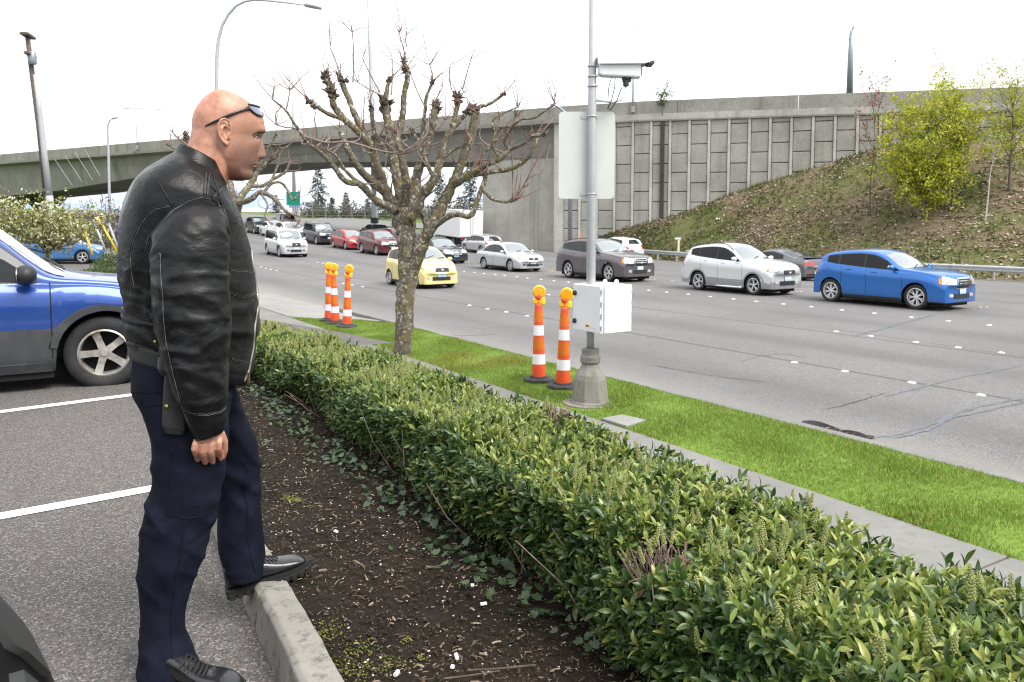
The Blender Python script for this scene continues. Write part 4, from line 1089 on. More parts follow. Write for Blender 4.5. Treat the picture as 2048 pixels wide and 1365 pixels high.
def scatter(shape, P, M, S):
    V, F_ = shape; n = len(P)
    W_ = np.einsum('nij,vj->nvi', M, V) * S[:, None, None] + P[:, None, :]
    FF = F_[None] + (np.arange(n) * len(V))[:, None, None]
    return W_.reshape(-1, 3), FF.reshape(-1, F_.shape[1])
HZ = 0.50
def hedge_off(r): return -0.42 * sstep(5.0, 8.6, r) ** 1.3
def lump(r, q): return 0.018 * math.sin(2.1 * r + .5) * math.sin(3.3 * q + r) + 0.022 * math.sin(5.3 * r + 2 * q) + 0.012 * math.sin(11 * r - 5 * q)
def hedge_surf(n):
    """points and outward normals on the clipped hedge: top, two faces, ends"""
    out_ = []
    for _ in range(n):
        r = -0.7 + 9.3 * rnd.random(); k = rnd.random()
        q0, q1 = 1.36 + hedge_off(r), 2.06 + hedge_off(r) * .9
        zt = HZ + lump(r, 1.5) + zlot(r) * .6 - .075 * sstep(2.2, 5.5, r); zb = zbed(r, q0) + .03
        if k < .50:
            q = q0 + (q1 - q0) * rnd.random(); e = min(q - q0, q1 - q) / .12
            z = HZ + lump(r, q) + zlot(r) * .6 - .075 * sstep(2.2, 5.5, r) - (.05 * (1 - e) ** 2 if e < 1 else 0); n_ = Vector((0, 0, 1))
            if e < 1: n_ = n_ + Vector((BN.x, BN.y, 0)) * ((-1 if q - q0 < .3 else 1) * (1 - e) * .8)
        elif k < .86:
            v = rnd.random(); z = zb + (zt - zb) * v; bulge_ = .05 * math.sin(PI * min(1, v * 1.1)) - .05 * (1 - v) + .03 * math.sin(4.3 * r + 3 * v)
            q = q0 - bulge_; n_ = Vector((-BN.x, -BN.y, .45 + .4 * v))
        else:
            v = rnd.random(); z = zb - .25 + (zt - zb + .25) * v; q = q1 + .03 * math.sin(5 * r + v); n_ = Vector((BN.x, BN.y, .4))
        p = rq(r, q, z); out_.append((p, n_.normalized(), r, k))
    return out_
holes = [(at_z(1325, 1110, HZ - .06), .12), (at_z(1112, 835, HZ - .02), .08)]
NS = 25000
sh = hedge_surf(NS)
P_, D_, U_, S_, Lt, DD = [], [], [], [], [], []
for p, n_, r, k in sh:
    if any((p - h).length < rad for h, rad in holes) and rnd.random() < .93: continue
    dist = p.length
    top = k < .5
    axis_ = (n_ * (.75 if top else .8) + Vector((rnd.gauss(0, .35), rnd.gauss(0, .35), abs(rnd.gauss(.35, .25))))).normalized()
    p = p - n_ * rnd.uniform(.0, .06) + Vector((rnd.gauss(0, .01), rnd.gauss(0, .01), rnd.gauss(0, .012)))
    if rnd.random() < .008: p = p + n_ * rnd.uniform(.02, .05)
    t1 = axis_.orthogonal().normalized(); t2 = axis_.cross(t1)
    nl = rnd.randint(5, 8) if dist < 5 else rnd.randint(4, 6); a0 = rnd.random() * 6.28; young_lit = (rnd.random() < (.86 if top else .20))  # mostly on top: new growth plus sky sheen put into the leaf colour
    for i in range(nl):
        a = a0 + i * 2.4; tilt = math.radians(rnd.uniform(22, 48) if i < nl / 2 else rnd.uniform(50, 82))
        d = axis_ * math.cos(tilt) + (t1 * math.cos(a) + t2 * math.sin(a)) * math.sin(tilt)
        P_.append(p - axis_ * (.006 * i)); D_.append(d); U_.append(axis_ + Vector((rnd.gauss(0, .2), rnd.gauss(0, .2), rnd.gauss(0, .2))))
        S_.append(rnd.uniform(.028, .053) * (.72 if (young_lit and i < 2) else 1) * (1.0 if rnd.random() < .93 else 1.25)); Lt.append(young_lit and i < nl * .75); DD.append(dist)
P_, D_, U_, S_, Lt, DD = map(np.array, (P_, D_, U_, S_, Lt, DD))
Mx = frames(D_, U_)
hedge = empty('hedge', rq(4, 1.7, 0.1)); tag(hedge, 'low clipped evergreen hedge with pale flower spikes beside the planting bed', 'hedge')
hinv = Matrix.Translation(-hedge.location)
# the 300 leaves that show largest are single pieces
order = np.argsort(DD / S_); big = [i for i in order if DD[i] > 1.2 and (P_[i][1] > 1.2)][:300]; bigset = set(big)
LFM = []
for nm, mt in (('leaf', M_LEAFD), ('leaf', M_LEAFL)):
    me = bpy.data.meshes.new(nm); me.from_pydata([tuple(v) for v in LF[0]], [], [tuple(f) for f in LF[1]]); me.materials.append(mt); me.polygons.foreach_set('use_smooth', [True] * len(me.polygons)); LFM.append(me)
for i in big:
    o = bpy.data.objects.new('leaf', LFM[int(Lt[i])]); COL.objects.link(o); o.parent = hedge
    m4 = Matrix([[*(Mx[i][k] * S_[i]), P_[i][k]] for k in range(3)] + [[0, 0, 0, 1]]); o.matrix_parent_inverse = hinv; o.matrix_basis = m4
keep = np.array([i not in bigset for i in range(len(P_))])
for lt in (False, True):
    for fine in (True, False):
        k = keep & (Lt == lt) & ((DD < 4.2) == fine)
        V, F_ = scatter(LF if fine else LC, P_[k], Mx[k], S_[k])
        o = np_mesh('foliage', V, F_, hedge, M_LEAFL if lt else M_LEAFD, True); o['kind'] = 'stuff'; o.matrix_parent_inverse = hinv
# dark core blocks see-through; its colour stands in for shade inside the hedge
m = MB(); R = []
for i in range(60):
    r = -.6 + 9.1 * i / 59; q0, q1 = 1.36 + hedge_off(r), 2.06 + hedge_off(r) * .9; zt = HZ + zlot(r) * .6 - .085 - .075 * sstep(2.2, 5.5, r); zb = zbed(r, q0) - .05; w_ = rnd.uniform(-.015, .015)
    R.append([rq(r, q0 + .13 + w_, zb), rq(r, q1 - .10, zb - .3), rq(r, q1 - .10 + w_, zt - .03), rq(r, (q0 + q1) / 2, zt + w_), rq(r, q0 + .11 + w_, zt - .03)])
m.rings(R); o = m.build('shade_core', simple('shade_core', (0.012, 0.013, 0.008), .95, co='World'), hedge); o.matrix_parent_inverse = hinv
# stems showing low on the front and in the bare gaps
m = MB()
for _ in range(170):
    r = rnd.uniform(-.5, 8.5); q0 = 1.36 + hedge_off(r); b0 = rq(r, q0 + rnd.uniform(.02, .14), zbed(r, q0) - .02)
    e = b0 + Vector((rnd.gauss(0, .09), rnd.gauss(0, .09), rnd.uniform(.15, .38))) - Vector((BN.x, BN.y, 0)) * rnd.uniform(0, .1)
    m.tube([b0, b0.lerp(e, .5) + Vector((rnd.gauss(0, .02), rnd.gauss(0, .02), 0)), e], [.004, .003, .0018], 5)
for h, rad in holes:
    for _ in range(46):
        a = rnd.random() * 6.28; b0 = h + Vector((math.cos(a) * rad * .5 * rnd.random(), math.sin(a) * rad * .5 * rnd.random(), -.14)); e = h + Vector((rnd.gauss(0, rad * .55), rnd.gauss(0, rad * .55), rnd.uniform(-.02, .06)))
        mid = b0.lerp(e, .55) + Vector((rnd.gauss(0, .02), rnd.gauss(0, .02), 0)); m.tube([b0, mid, e], [.0035, .003, .002], 5)
        if rnd.random() < .6: m.tube([mid, mid + Vector((rnd.gauss(0, .03), rnd.gauss(0, .03), .04))], [.0022, .0014], 5)
o = m.build('stems', simple('pale_twig', (0.20, 0.145, 0.115), .8, var=.4, scale=25, co='World'), hedge, fix=False); o['kind'] = 'stuff'; o.matrix_parent_inverse = hinv
n_ = 46; Pd = np.array([list(h + Vector((rnd.gauss(0, rad * .6), rnd.gauss(0, rad * .6), rnd.uniform(-.08, .03)))) for h, rad in holes for _ in range(n_ // 2)]); V, F_ = scatter(LC, Pd, frames(rng.normal(size=(len(Pd), 3)), rng.normal(size=(len(Pd), 3))), rng.uniform(.03, .06, len(Pd)))
o = np_mesh('dead_leaves', V, F_, hedge, M_DEADLEAF); o['kind'] = 'stuff'; o.matrix_parent_inverse = hinv
# flower spikes
def spike_mesh(seed, nb, bead):
    rr = random.Random(seed); m = MB(); m.tube([(0, 0, -.25), (0.01, 0, .5), (0, .012, 1)], [.03, .028, .015], 4)
    for i in range(nb):
        u = i / nb; a = i * 2.4; rad = .115 * (1 - .75 * max(0, u - .25)); m.ball((math.cos(a) * rad, math.sin(a) * rad, .06 + u * .94), bead * (1 - .45 * u), 5, 4, sc=(1, 1, .85))
    me = m.mesh('flower_spike'); me.materials.append(M_FLOWER); return me
SPK = [spike_mesh(i, 44, .062) for i in range(3)]; SPF = spike_mesh(9, 16, .10)
cand = [q for q in hedge_surf(5200) if q[3] < .5 or (q[3] < .86 and rnd.random() < .10)]
dens = lambda r: 1
cand.sort(key=lambda q: q[0].length); cand = [q for q in cand if q[0].y > 1.0 and mnoise_ok(q[0])] if 'mnoise_ok' in globals() else [q for q in cand if q[0].y > 1.0]
from mathutils import noise as _nz
cand = [q for q in cand if _nz.noise(q[0] * 2.6) + rnd.uniform(-.25, .25) > -.02]
near_ = cand[:1150:1]; near_ = [q for i, q in enumerate(near_) if rnd.random() < .42][:300]
for p, n2, r, k in near_:
    o = bpy.data.objects.new('flower_spike', SPK[rnd.randrange(3)]); COL.objects.link(o); o.parent = hedge; o.matrix_parent_inverse = hinv
    d = (Vector((0, 0, 1)) + n2 * .25 + Vector((rnd.gauss(0, .16), rnd.gauss(0, .16), 0))).normalized(); s_ = rnd.uniform(.038, .068)
    o.matrix_basis = Matrix.Translation(p + Vector((0, 0, .004))) @ d.to_track_quat('Z', 'Y').to_matrix().to_4x4() @ Matrix.Scale(s_, 4)
m = MB()
for p, n2, r, k in cand[650:2600]:
    d = (Vector((0, 0, 1)) + Vector((rnd.gauss(0, .15), rnd.gauss(0, .15), 0))).normalized(); s_ = rnd.uniform(.040, .066)
    M4 = Matrix.Translation(p) @ d.to_track_quat('Z', 'Y').to_matrix().to_4x4() @ Matrix.Scale(s_, 4)
    m.add([M4 @ v.co for v in SPF.vertices], [tuple(pl.vertices) for pl in SPF.polygons])
o = m.build('flower_spikes', M_FLOWER, hedge, fix=False); o['kind'] = 'stuff'; o.matrix_parent_inverse = hinv

# grass blades on the verge
NG = 150000
ss_ = -3.0 + 21.6 * rng.random(NG) ** 1.35; tt_ = 5.44 + 1.70 * rng.random(NG)
ok = tt_ < 5.46 + np.maximum(0, 18.4 - ss_) * .75; ss_, tt_ = ss_[ok], tt_[ok]; n_ = len(ss_)
Pg = np.stack([RD.x * ss_ + RN.x * tt_, RD.y * ss_ + RN.y * tt_, np.array([zverge(a, b_) for a, b_ in zip(ss_, tt_)]) - .004], 1)
clump = np.array([_nz.noise(Vector((a * 1.4, b_ * 1.4, 0))) for a, b_ in zip(ss_, tt_)])
hgt = (.026 + .020 * rng.random(n_)) * (1 + .7 * clump) * np.where((tt_ < 5.50), 1.15, 1)
D_ = np.stack([rng.normal(0, .42, n_), rng.normal(0, .42, n_), np.ones(n_)], 1)
BL = (np.array([(-.07, 0, 0), (.07, 0, 0), (-.055, .5, .03), (.055, .5, .03), (0, 1.0, .14)]), np.array([(0, 1, 3, 2)])), None
Vb = np.array([(-.075, 0, 0), (.075, 0, 0), (.055, .55, .05), (0, 1.0, .20), (-.055, .55, .05)]); Fb = np.array([(0, 1, 2, 3, 4)])
V, F_ = scatter((Vb, Fb), Pg, frames(D_, rng.normal(size=(n_, 3))), hgt)
M_GRASS = mat_leaf('grass_blade', [(0.135, 0.225, 0.032), (0.195, 0.305, 0.045), (0.25, 0.36, 0.060), (0.34, 0.40, 0.095)], .5, .35)
M_DRYG = mat_leaf('dry_grass', [(0.26, 0.24, 0.05), (0.36, 0.30, 0.07), (0.22, 0.24, 0.04)], .6, .3)
pc = at_z(955, 722, VZ); dd_ = np.hypot((Pg[:, 0] - pc.x) / 1.0, (Pg[:, 1] - pc.y) / 1.0)
dry = (dd_ < .75 + .25 * clump) & (rng.random(n_) < .62) | (rng.random(n_) < .03 + .10 * np.clip(clump, 0, 1))
go = np_mesh('grass', V, F_, None, [M_GRASS, M_DRYG], False, mi=dry.astype(int)); tag(go, 'short bright green grass with one yellowed patch on the verge', 'grass', kind='stuff')
# mulch
NM = 62000
r_ = -1.5 + 9.5 * rng.random(NM) ** 1.5; q_ = KQ1 + .01 + .98 * rng.random(NM)
q_ = np.where(q_ > 1.5, 1.5, q_)
Pm = np.array([list(rq(a, b_, zbed(a, b_) + .004)) for a, b_ in zip(r_, q_)]); Pm[:, 2] += rng.random(NM) * .012
az = rng.random(NM) * 6.28; D_ = np.stack([np.cos(az), np.sin(az), rng.normal(0, .22, NM)], 1)
Vc = np.array([(-.13, 0, 0), (.13, 0, .02), (.10, .5, .10), (.12, 1, .02), (-.12, 1, 0), (-.14, .5, .08)]); Fc = np.array([(0, 1, 2, 5), (5, 2, 3, 4)])
V, F_ = scatter((Vc, Fc), Pm, frames(D_, np.tile([[0, 0, 1.]], (NM, 1)) + rng.normal(0, .35, (NM, 3))), rng.uniform(.004, .015, NM) * np.where(rng.random(NM) < .14, 2.2, 1))
M_CHIP = mat_leaf('bark_chip', [(0.010, 0.007, 0.005), (0.016, 0.011, 0.008), (0.026, 0.017, 0.012), (0.050, 0.033, 0.023), (0.11, 0.078, 0.055), (0.30, 0.235, 0.175)], .85, 0, .2)
tag(np_mesh('mulch', V, F_, None, M_CHIP), 'dark bark mulch and wood shreds covering the bed', 'mulch', kind='stuff')
n_ = 900; r_ = -.5 + 7 * rng.random(n_) ** 1.4; q_ = KQ1 + .03 + .8 * rng.random(n_); Pm = np.array([list(rq(a, b_, zbed(a, b_) + .012)) for a, b_ in zip(r_, q_)])
m = MB()
for p in Pm: m.ball(p, rnd.uniform(.0012, .0042), 6, 4, sc=(1.4, 1, .6), M=Matrix.Rotation(rnd.random() * 6, 3, 'Z'))
tag(m.build('gravel_bits', simple('pale_grit', (0.46, 0.44, 0.41), .7, co='World'), smooth=True, fix=False), 'scattered pale grit lying on the mulch', 'grit', kind='stuff')
for px, py, sx, lab in ((967, 1211, .022, 'white scrap of litter on the mulch closest to the hedge foot'), (913, 1304, .026, 'long white scrap of litter on the mulch above the dry stick'), (793, 1344, .024, 'white scrap of litter on the mulch nearest the bottom edge'), (945, 1180, .012, 'tiny white scrap beside the ivy at the hedge foot'), (672, 1072, .018, 'white scrap of litter on the mulch near the boot toe'), (905, 1328, .010, 'tiny white crumb of litter just above the dry stick')):
    m = MB(); p = at_z(px, py, .115); z_ = zbed(*to_rq(p)); a = rnd.random() * 3
    m.rings([[Vector((p.x, p.y, z_ + .018)) + Matrix.Rotation(a, 3, 'Z') @ Vector((x * sx, y * .006, z * .006)) for y, z in ((-1, -.4), (0, -.8), (1, -.3), (.8, .6), (-.7, .8))] for x in (-.5, -.2, .25, .5)])
    tag(m.build('paper_scrap', simple('white_scrap', (0.72, 0.71, 0.68), .7, co='World')), lab, 'litter', 'white scraps on the mulch')
# moss tufts
m = MB()
for px, py, n_, sp in ((578, 990, 60, .02), (595, 995, 70, .018), (655, 1252, 50, .03), (640, 1265, 50, .03), (715, 1285, 60, .035), (780, 1320, 50, .03), (700, 1340, 60, .05), (815, 1268, 20, .01), (845, 1305, 18, .01), (620, 1008, 20, .01), (680, 1330, 50, .05)):
    p = at_z(px, py, .11)
    for _ in range(int(n_ * 1.6)):
        a = p + Vector((rnd.gauss(0, sp), rnd.gauss(0, sp), 0)); a.z = zbed(*to_rq(a)) + .008; m.ball(a, rnd.uniform(.0012, .0034), 5, 3, sc=(1.3, 1.3, 1))
tag(m.build('moss', mat_leaf('moss', [(0.06, 0.075, 0.010), (0.12, 0.13, 0.015), (0.19, 0.19, 0.025)], .9, 0), fix=False), 'yellow-green moss tufts growing on the soil', 'moss', kind='stuff')
# ivy creeping from under the hedge
def ivy_shape():
    pts = [(0, 0), (.34, .02), (.52, .30), (.30, .42), (.36, .72), (.10, .66), (0, 1.0), (-.10, .66), (-.36, .72), (-.30, .42), (-.52, .30), (-.34, .02)]
    V = [(0, .38, -.04)] + [(x, y, .10 * abs(x) + .02 * math.sin(9 * y)) for x, y in pts]; return np.array(V), np.array([(0, i + 1, (i + 1) % 12 + 1) for i in range(12)])
IV = ivy_shape(); n_ = 1150
r_ = .3 + 8 * rng.random(n_); q_ = 1.36 + np.array([hedge_off(r) for r in r_]) - np.abs(rng.normal(0, .11, n_)) - .02; q_ = np.maximum(q_, .85 - .0 * r_)
q_ = np.where(r_ > 4, q_ - .12 * rng.random(n_), q_)
dens_ = np.array([_nz.noise(Vector((a * 1.3, b_ * 2, 4))) for a, b_ in zip(r_, q_)]) + .30 * (r_ > 2.2) + .25 * (r_ > 4); ok = dens_ > .05; r_, q_ = r_[ok], q_[ok]; n_ = len(r_)
Pi = np.array([list(rq(a, b_, zbed(a, b_) + .02 + .05 * rnd.random() ** 2)) for a, b_ in zip(r_, q_)]); az = rng.random(n_) * 6.28
V, F_ = scatter(IV, Pi, frames(np.stack([np.cos(az), np.sin(az), rng.normal(.1, .3, n_)], 1), np.tile([[0, 0, 1.]], (n_, 1)) + rng.normal(0, .4, (n_, 3))), rng.uniform(.022, .046, n_))
io = np_mesh('ivy', V, F_, None, mat_leaf('ivy_leaf', [(0.020, 0.045, 0.020), (0.036, 0.070, 0.028), (0.065, 0.105, 0.042)], .45, .1)); tag(io, 'dark green ivy creeping out along the foot of the hedge', 'ivy', kind='stuff')
def stick(pix, rad):
    P2 = []
    for px, py in pix: p = at_z(px, py, .115); p.z = zbed(*to_rq(p)) + .016; P2.append(p)
    m = MB(); m.tube(P2, rad, 6); return m.build('stick', M_TWIG)
tag(stick([(935, 1334), (1000, 1330), (1072, 1322)], .003), 'thin pale dry stick lying on mulch nearest the bottom edge', 'stick')
tag(stick([(888, 1354), (940, 1346), (1000, 1335)], .0026), 'thin reddish stick crossing the dry one on the mulch', 'stick')
tag(stick([(850, 1145), (880, 1138), (905, 1130)], .0025), 'short brown stick lying on mulch near the hedge foot', 'stick')
# ================================================================ verge furniture
M_GALV = simple('galvanised_steel', (0.47, 0.49, 0.50), 0.42, 0.55, var=.10, scale=9, dirt=((0.30, 0.29, 0.27), 14, .5, .8, .5))
M_POLEP = simple('pale_pole_paint', (0.36, 0.37, 0.385), 0.45, 0.1, var=.06, scale=8, dirt=((0.38, 0.37, 0.35), 20, .55, .8, .4))
M_CABW = simple('white_cabinet', (0.70, 0.715, 0.73), 0.4, 0.0, var=.03, scale=3, dirt=((0.50, 0.48, 0.44), 9, .6, .85, .35))
M_ALUM = simple('aluminium_back', (0.56, 0.575, 0.555), 0.5, 0.15, var=.05, scale=3, dirt=((0.52, 0.53, 0.48), 12, .5, .8, .4))
M_BASEC = mat_concrete('pole_base_concrete', (0.235, 0.225, 0.20), 2.5, (0.09, 0.085, 0.07), .7, True, 'Object')
POLE = at_z(1180, 806, VZ); PS = 9.6
def local(root, o): o.matrix_parent_inverse = Matrix.Translation(-root.location); return o
pole = empty('camera_pole', POLE); tag(pole, 'grey metal pole on bell-shaped concrete base holding camera, sign and white cabinet', 'pole')
m = MB(); octo = lambda r_, z, k=8: [POLE + Vector((math.cos(2 * PI * (i + .5) / k) * r_, math.sin(2 * PI * (i + .5) / k) * r_, z)) for i in range(k)]
m.rings([octo(.255, -.02), octo(.255, .03), octo(.235, .035), octo(.205, .30), octo(.185, .36), octo(.12, .45), octo(.10, .50)]); local(pole, m.build('base', M_BASEC, pole, bevel=.012))
m = MB(); m.lathe([(.34, -.02), (.335, .012), (.25, .016)], c=POLE, n=20); local(pole, m.build('base_pad', mat_concrete('pad_concrete', (.24, .22, .19), 3, (.12, .10, .08), .7), pole))
m = MB(); m.lathe([(.105, .49), (.125, .51), (.125, .58), (.108, .60), (.108, .67), (.085, .675)], c=POLE, n=16); local(pole, m.build('collar', M_BASEC, pole, bevel=.008))
m = MB(); zt_ = at_y(1181, -60, POLE.y).z - POLE.z; m.lathe([(.047, .66), (.047, 1.2), (.056, 1.22), (.054, 3.3), (.050, 3.4), (.046, zt_)], c=POLE, n=18); local(pole, m.build('shaft', M_POLEP, pole, smooth=True))
for py in (133, 153.5, 173, 233, 388):
    z_ = at_y(1181, py, POLE.y).z; m = MB(); m.lathe([(.060, -.008), (.062, 0), (.060, .008)], c=(POLE.x, POLE.y, z_), n=18); m.box((POLE.x + .055, POLE.y - .03, z_), (.03, .02, .018)); local(pole, m.build('band', M_GALV, pole))
# cabinet
RZ = math.atan2(RD.y, RD.x)
zc0, zc1 = at_y(1202, 668, POLE.y - .3).z, at_y(1202, 572, POLE.y - .3).z
cc_ = POLE + Vector((RN.x * .13 - RD.x * .07, RN.y * .13 - RD.y * .07, 0)); cw_, cd_ = .54, .46
cab = empty('utility_cabinet', (cc_.x, cc_.y, zc0), RZ); tag(cab, 'white metal equipment cabinet mounted on the camera pole', 'cabinet')
H_ = zc1 - zc0
m = MB(); m.box((0, 0, H_ / 2), (cw_, cd_, H_)); m.build('housing', M_CABW, cab, bevel=.008)
m = MB(); m.box((0, cd_ / 2 + .012, H_ / 2), (cw_ - .012, .022, H_ - .012)); dr_ = m.build('door', M_CABW, cab, bevel=.006)
m = MB(); m.box((-cw_ / 2 - .012, 0, H_ / 2), (.022, cd_ - .05, H_ - .012)); m.build('side_panel', M_CABW, cab, bevel=.006)
for zz in (.12, .48):
    m = MB(); m.lathe([(.032, 0), (.032, .010), (.022, .026), (.001, .028)], c=(cw_ / 2 - .05, cd_ / 2 + .023, zz / .6 * H_), n=14, axis='Y'); m.box((cw_ / 2 - .05, cd_ / 2 + .05, zz / .6 * H_), (.012, .02, .05)); m.build('latch', M_BLACKP, dr_)
for i in range(4):
    m = MB(); m.lathe([(.010, -.03), (.010, .03)], c=(-cw_ / 2 - .010, cd_ / 2 + .016, H_ * (.12 + .25 * i)), n=8); m.build('hinge', M_GALV, dr_)
    m = MB(); m.lathe([(.009, -.02), (.009, .02)], c=(-cw_ / 2 - .020, -cd_ / 2 + .018, H_ * (.12 + .25 * i)), n=8); m.build('hinge', M_GALV, cab)
M_LABELY = simple('yellow_label', (0.72, 0.45, 0.04), .5)
m = MB(); m.box((-.03, cd_ / 2 + .0245, .075), (.085, .003, .028)); lb = m.build('warning_label', M_LABELY, dr_)
m = MB(); m.box((-.025, cd_ / 2 + .0265, .075), (.045, .003, .014)); m.build('label_print', M_BLACKP, lb)
m = MB(); m.box((-.14, cd_ / 2 + .0245, .060), (.11, .003, .014)); m.build('label', simple('grey_label', (.62, .63, .64), .5), dr_)
for dx, dy_ in ((.02, -.05), (-.10, -.13)):
    m = MB(); m.lathe([(.028, 0), (.028, .03), (.02, .05), (.001, .055)], c=(dx, dy_, H_), n=10); m.build('cable_gland', M_CABW, cab)
# traffic sign seen from behind
sg0, sg1 = at_y(1117, 398, POLE.y + .07), at_y(1230, 224, POLE.y + .07)
sign = empty('road_sign', (POLE.x, POLE.y + .07, sg0.z)); tag(sign, 'blank pale metal back of a large road sign on the camera pole', 'sign')
m = MB(); x0, x1, z0_, z1_ = sg0.x, sg1.x, sg0.z, sg1.z; rr_ = .05; ol = []
for cx, cz, a0 in ((x1 - rr_, z1_ - rr_, 0), (x0 + rr_, z1_ - rr_, 90), (x0 + rr_, z0_ + rr_, 180), (x1 - rr_, z0_ + rr_, 270)):
    for k in range(5): a = math.radians(a0 + k * 22.5); ol.append((cx + rr_ * math.cos(a), cz + rr_ * math.sin(a)))
m.rings([[Vector((x, POLE.y + .062, z)) for x, z in ol], [Vector((x, POLE.y + .066, z)) for x, z in ol]]); local(sign, m.build('panel', M_ALUM, sign))
for py in (233, 388):
    z_ = at_y(1181, py, POLE.y).z; m = MB(); m.box((POLE.x - .03, POLE.y + .058, z_), (.20, .012, .04)); local(sign, m.build('bracket', M_GALV, sign))
# surveillance camera
cz_ = at_y(1245, 140, POLE.y).z; cx0 = at_y(1193, 140, POLE.y).x
cm = empty('surveillance_camera', (cx0, POLE.y - .02, cz_ + .02)); cm.scale = (1, 1.45, 1.45); tag(cm, 'white weatherproof surveillance camera on arm from the pole', 'camera')
def prism(name, secs, mat, bevel=.006):
    m = MB(); m.rings(secs); o = m.build(name, mat, cm, bevel=bevel); return o
CY = lambda x, y, z: Vector((x, y, z))
hsec = lambda x, top_, bot_, w_: [CY(x, -w_, bot_), CY(x, w_, bot_), CY(x, w_ * 1.05, top_), CY(x, -w_ * 1.05, top_)]
prism('housing', [hsec(.02, .04, -.060, .052), hsec(.06, .04, -.072, .055), hsec(.46, .035, -.085, .055), hsec(.52, .033, -.085, .053)], M_CABW, .012)
prism('sun_shield', [[CY(x, -.085, z - .05), CY(x, -.085, z), CY(x, -.06, z + .022), CY(x, .06, z + .022), CY(x, .085, z), CY(x, .085, z - .05), CY(x, .078, z - .05), CY(x, .075, z - .006), CY(x, -.075, z - .006), CY(x, -.078, z - .05)] for x, z in ((0, .065), (.55, .068), (.66, .090))], M_CABW, .003)
m = MB(); m.box((.525, 0, -.028), (.012, .085, .085)); m.build('lens_window', M_GLASS, cm, bevel=.006)
m = MB(); m.rings([[CY(x, y, z) for y, z in ((-.086, -.045), (-.062, .004), (.062, .004), (.086, -.045))] for x in (.60, .668)]); o = m.build('visor_lining', M_BLACKP, cm); o.location = (0, 0, .066)
m = MB(); m.tube([(-.04, 0, -.26), (.20, 0, -.275), (.30, 0, -.255), (.345, 0, -.20), (.35, 0, -.13)], .014, 10); m.build('arm', M_CABW, cm, smooth=True)
m = MB(); m.lathe([(.035, -.15), (.035, -.10), (.05, -.095), (.05, -.084)], c=(.35, 0, 0), n=14); m.box((.36, 0, -.10), (.10, .06, .03)); m.build('pan_head', M_GREYP, cm, bevel=.004)
m = MB(); m.tube([(.22, .0, -.085), (.215, -.01, -.16), (.18, -.01, -.26), (.13, -.01, -.335), (.17, -.01, -.34), (.24, -.01, -.27), (.30, 0, -.16)], .006, 6); m.tube([(.18, .02, -.08), (.15, .02, -.15), (.14, .02, -.26)], .005, 6); m.build('cable', M_BLACKP, cm, smooth=True)
# delineator posts with warning lamps
M_ORANGE = simple('orange_plastic', (0.72, 0.085, 0.022), .45, var=.06, scale=5); M_ORBAND = simple('orange_reflective', (0.62, 0.15, 0.010), .35, var=.08, scale=14)
M_WBAND = simple('white_reflective', (0.80, 0.80, 0.82), .35, var=.04, scale=20); M_AMB = NB('amber_lamp'); M_AMB.color((0.80, 0.40, 0.012)); M_AMB.set(Roughness=.18, Coat_Weight=1.0, Subsurface_Weight=.2); M_AMB = M_AMB.m
M_YEL = simple('yellow_case', (0.80, 0.52, 0.015), .45, var=.06); M_RUBBER = simple('recycled_rubber', (0.045, 0.045, 0.047), .9, var=.3, scale=12, bump=.3, bscale=80)
def make_post():
    root = empty('delineator_post')
    m = MB(); sq = lambda r_, z: [Vector((x * r_, y * r_, z)) for x, y in ((1, .45), (.45, 1), (-.45, 1), (-1, .45), (-1, -.45), (-.45, -1), (.45, -1), (1, -.45))]
    m.rings([sq(.205, 0), sq(.205, .028), sq(.185, .040), sq(.13, .044)]); m.lathe([(.125, .043), (.120, .066), (.10, .068)], n=20); m.build('base', M_RUBBER, root, bevel=.005)
    R0, R1, HH = .100, .052, 1.05; rad = lambda z: R0 + (R1 - R0) * (z - .05) / (HH - .05)
    m = MB(); m.lathe([(rad(z), z) for z in np.linspace(.05, HH, 14)] + [(.030, HH + .03), (.026, HH + .07), (.05, HH + .10), (.05, HH + .13), (.02, HH + .14)], n=20); m.build('tube', M_ORANGE, root, smooth=False)
    for z0_, z1_, mt, nm in ((.235, .375, M_WBAND, 'white_band'), (.43, .60, M_ORBAND, 'orange_band'), (.635, .775, M_WBAND, 'white_band'), (.82, .98, M_ORBAND, 'orange_band')):
        m = MB(); m.lathe([(rad(z) + .0025, z) for z in (z0_, (z0_ + z1_) / 2, z1_)], n=24, cap=False); m.build(nm, mt, root, smooth=True)
    m = MB(); m.box((0, -.02, HH + .06), (.15, .09, .085)); m.box((-.06, -.02, HH + .055), (.07, .10, .10)); lp = m.build('lamp_case', M_YEL, root, bevel=.02)
    m = MB(); m.lathe([(.084, .0), (.088, .010), (.080, .022), (.068, .026), (.056, .020), (.04, .028), (.02, .020), (.001, .026)], c=(-.02, -.055, HH + .185), n=26, axis='Y'); o = m.build('lens', M_AMB, lp, smooth=True); o.scale = (1, 1, 1)
    m = MB(); m.lathe([(.084, -.045), (.093, -.04), (.093, .006), (.087, .010)], c=(-.02, -.055, HH + .185), n=26, axis='Y'); m.build('lens_ring', M_YEL, lp, smooth=True)
    m = MB(); m.box((.0, -.03, HH + .10), (.03, .03, .09)); m.build('bolt', M_ORANGE, lp)
    return root
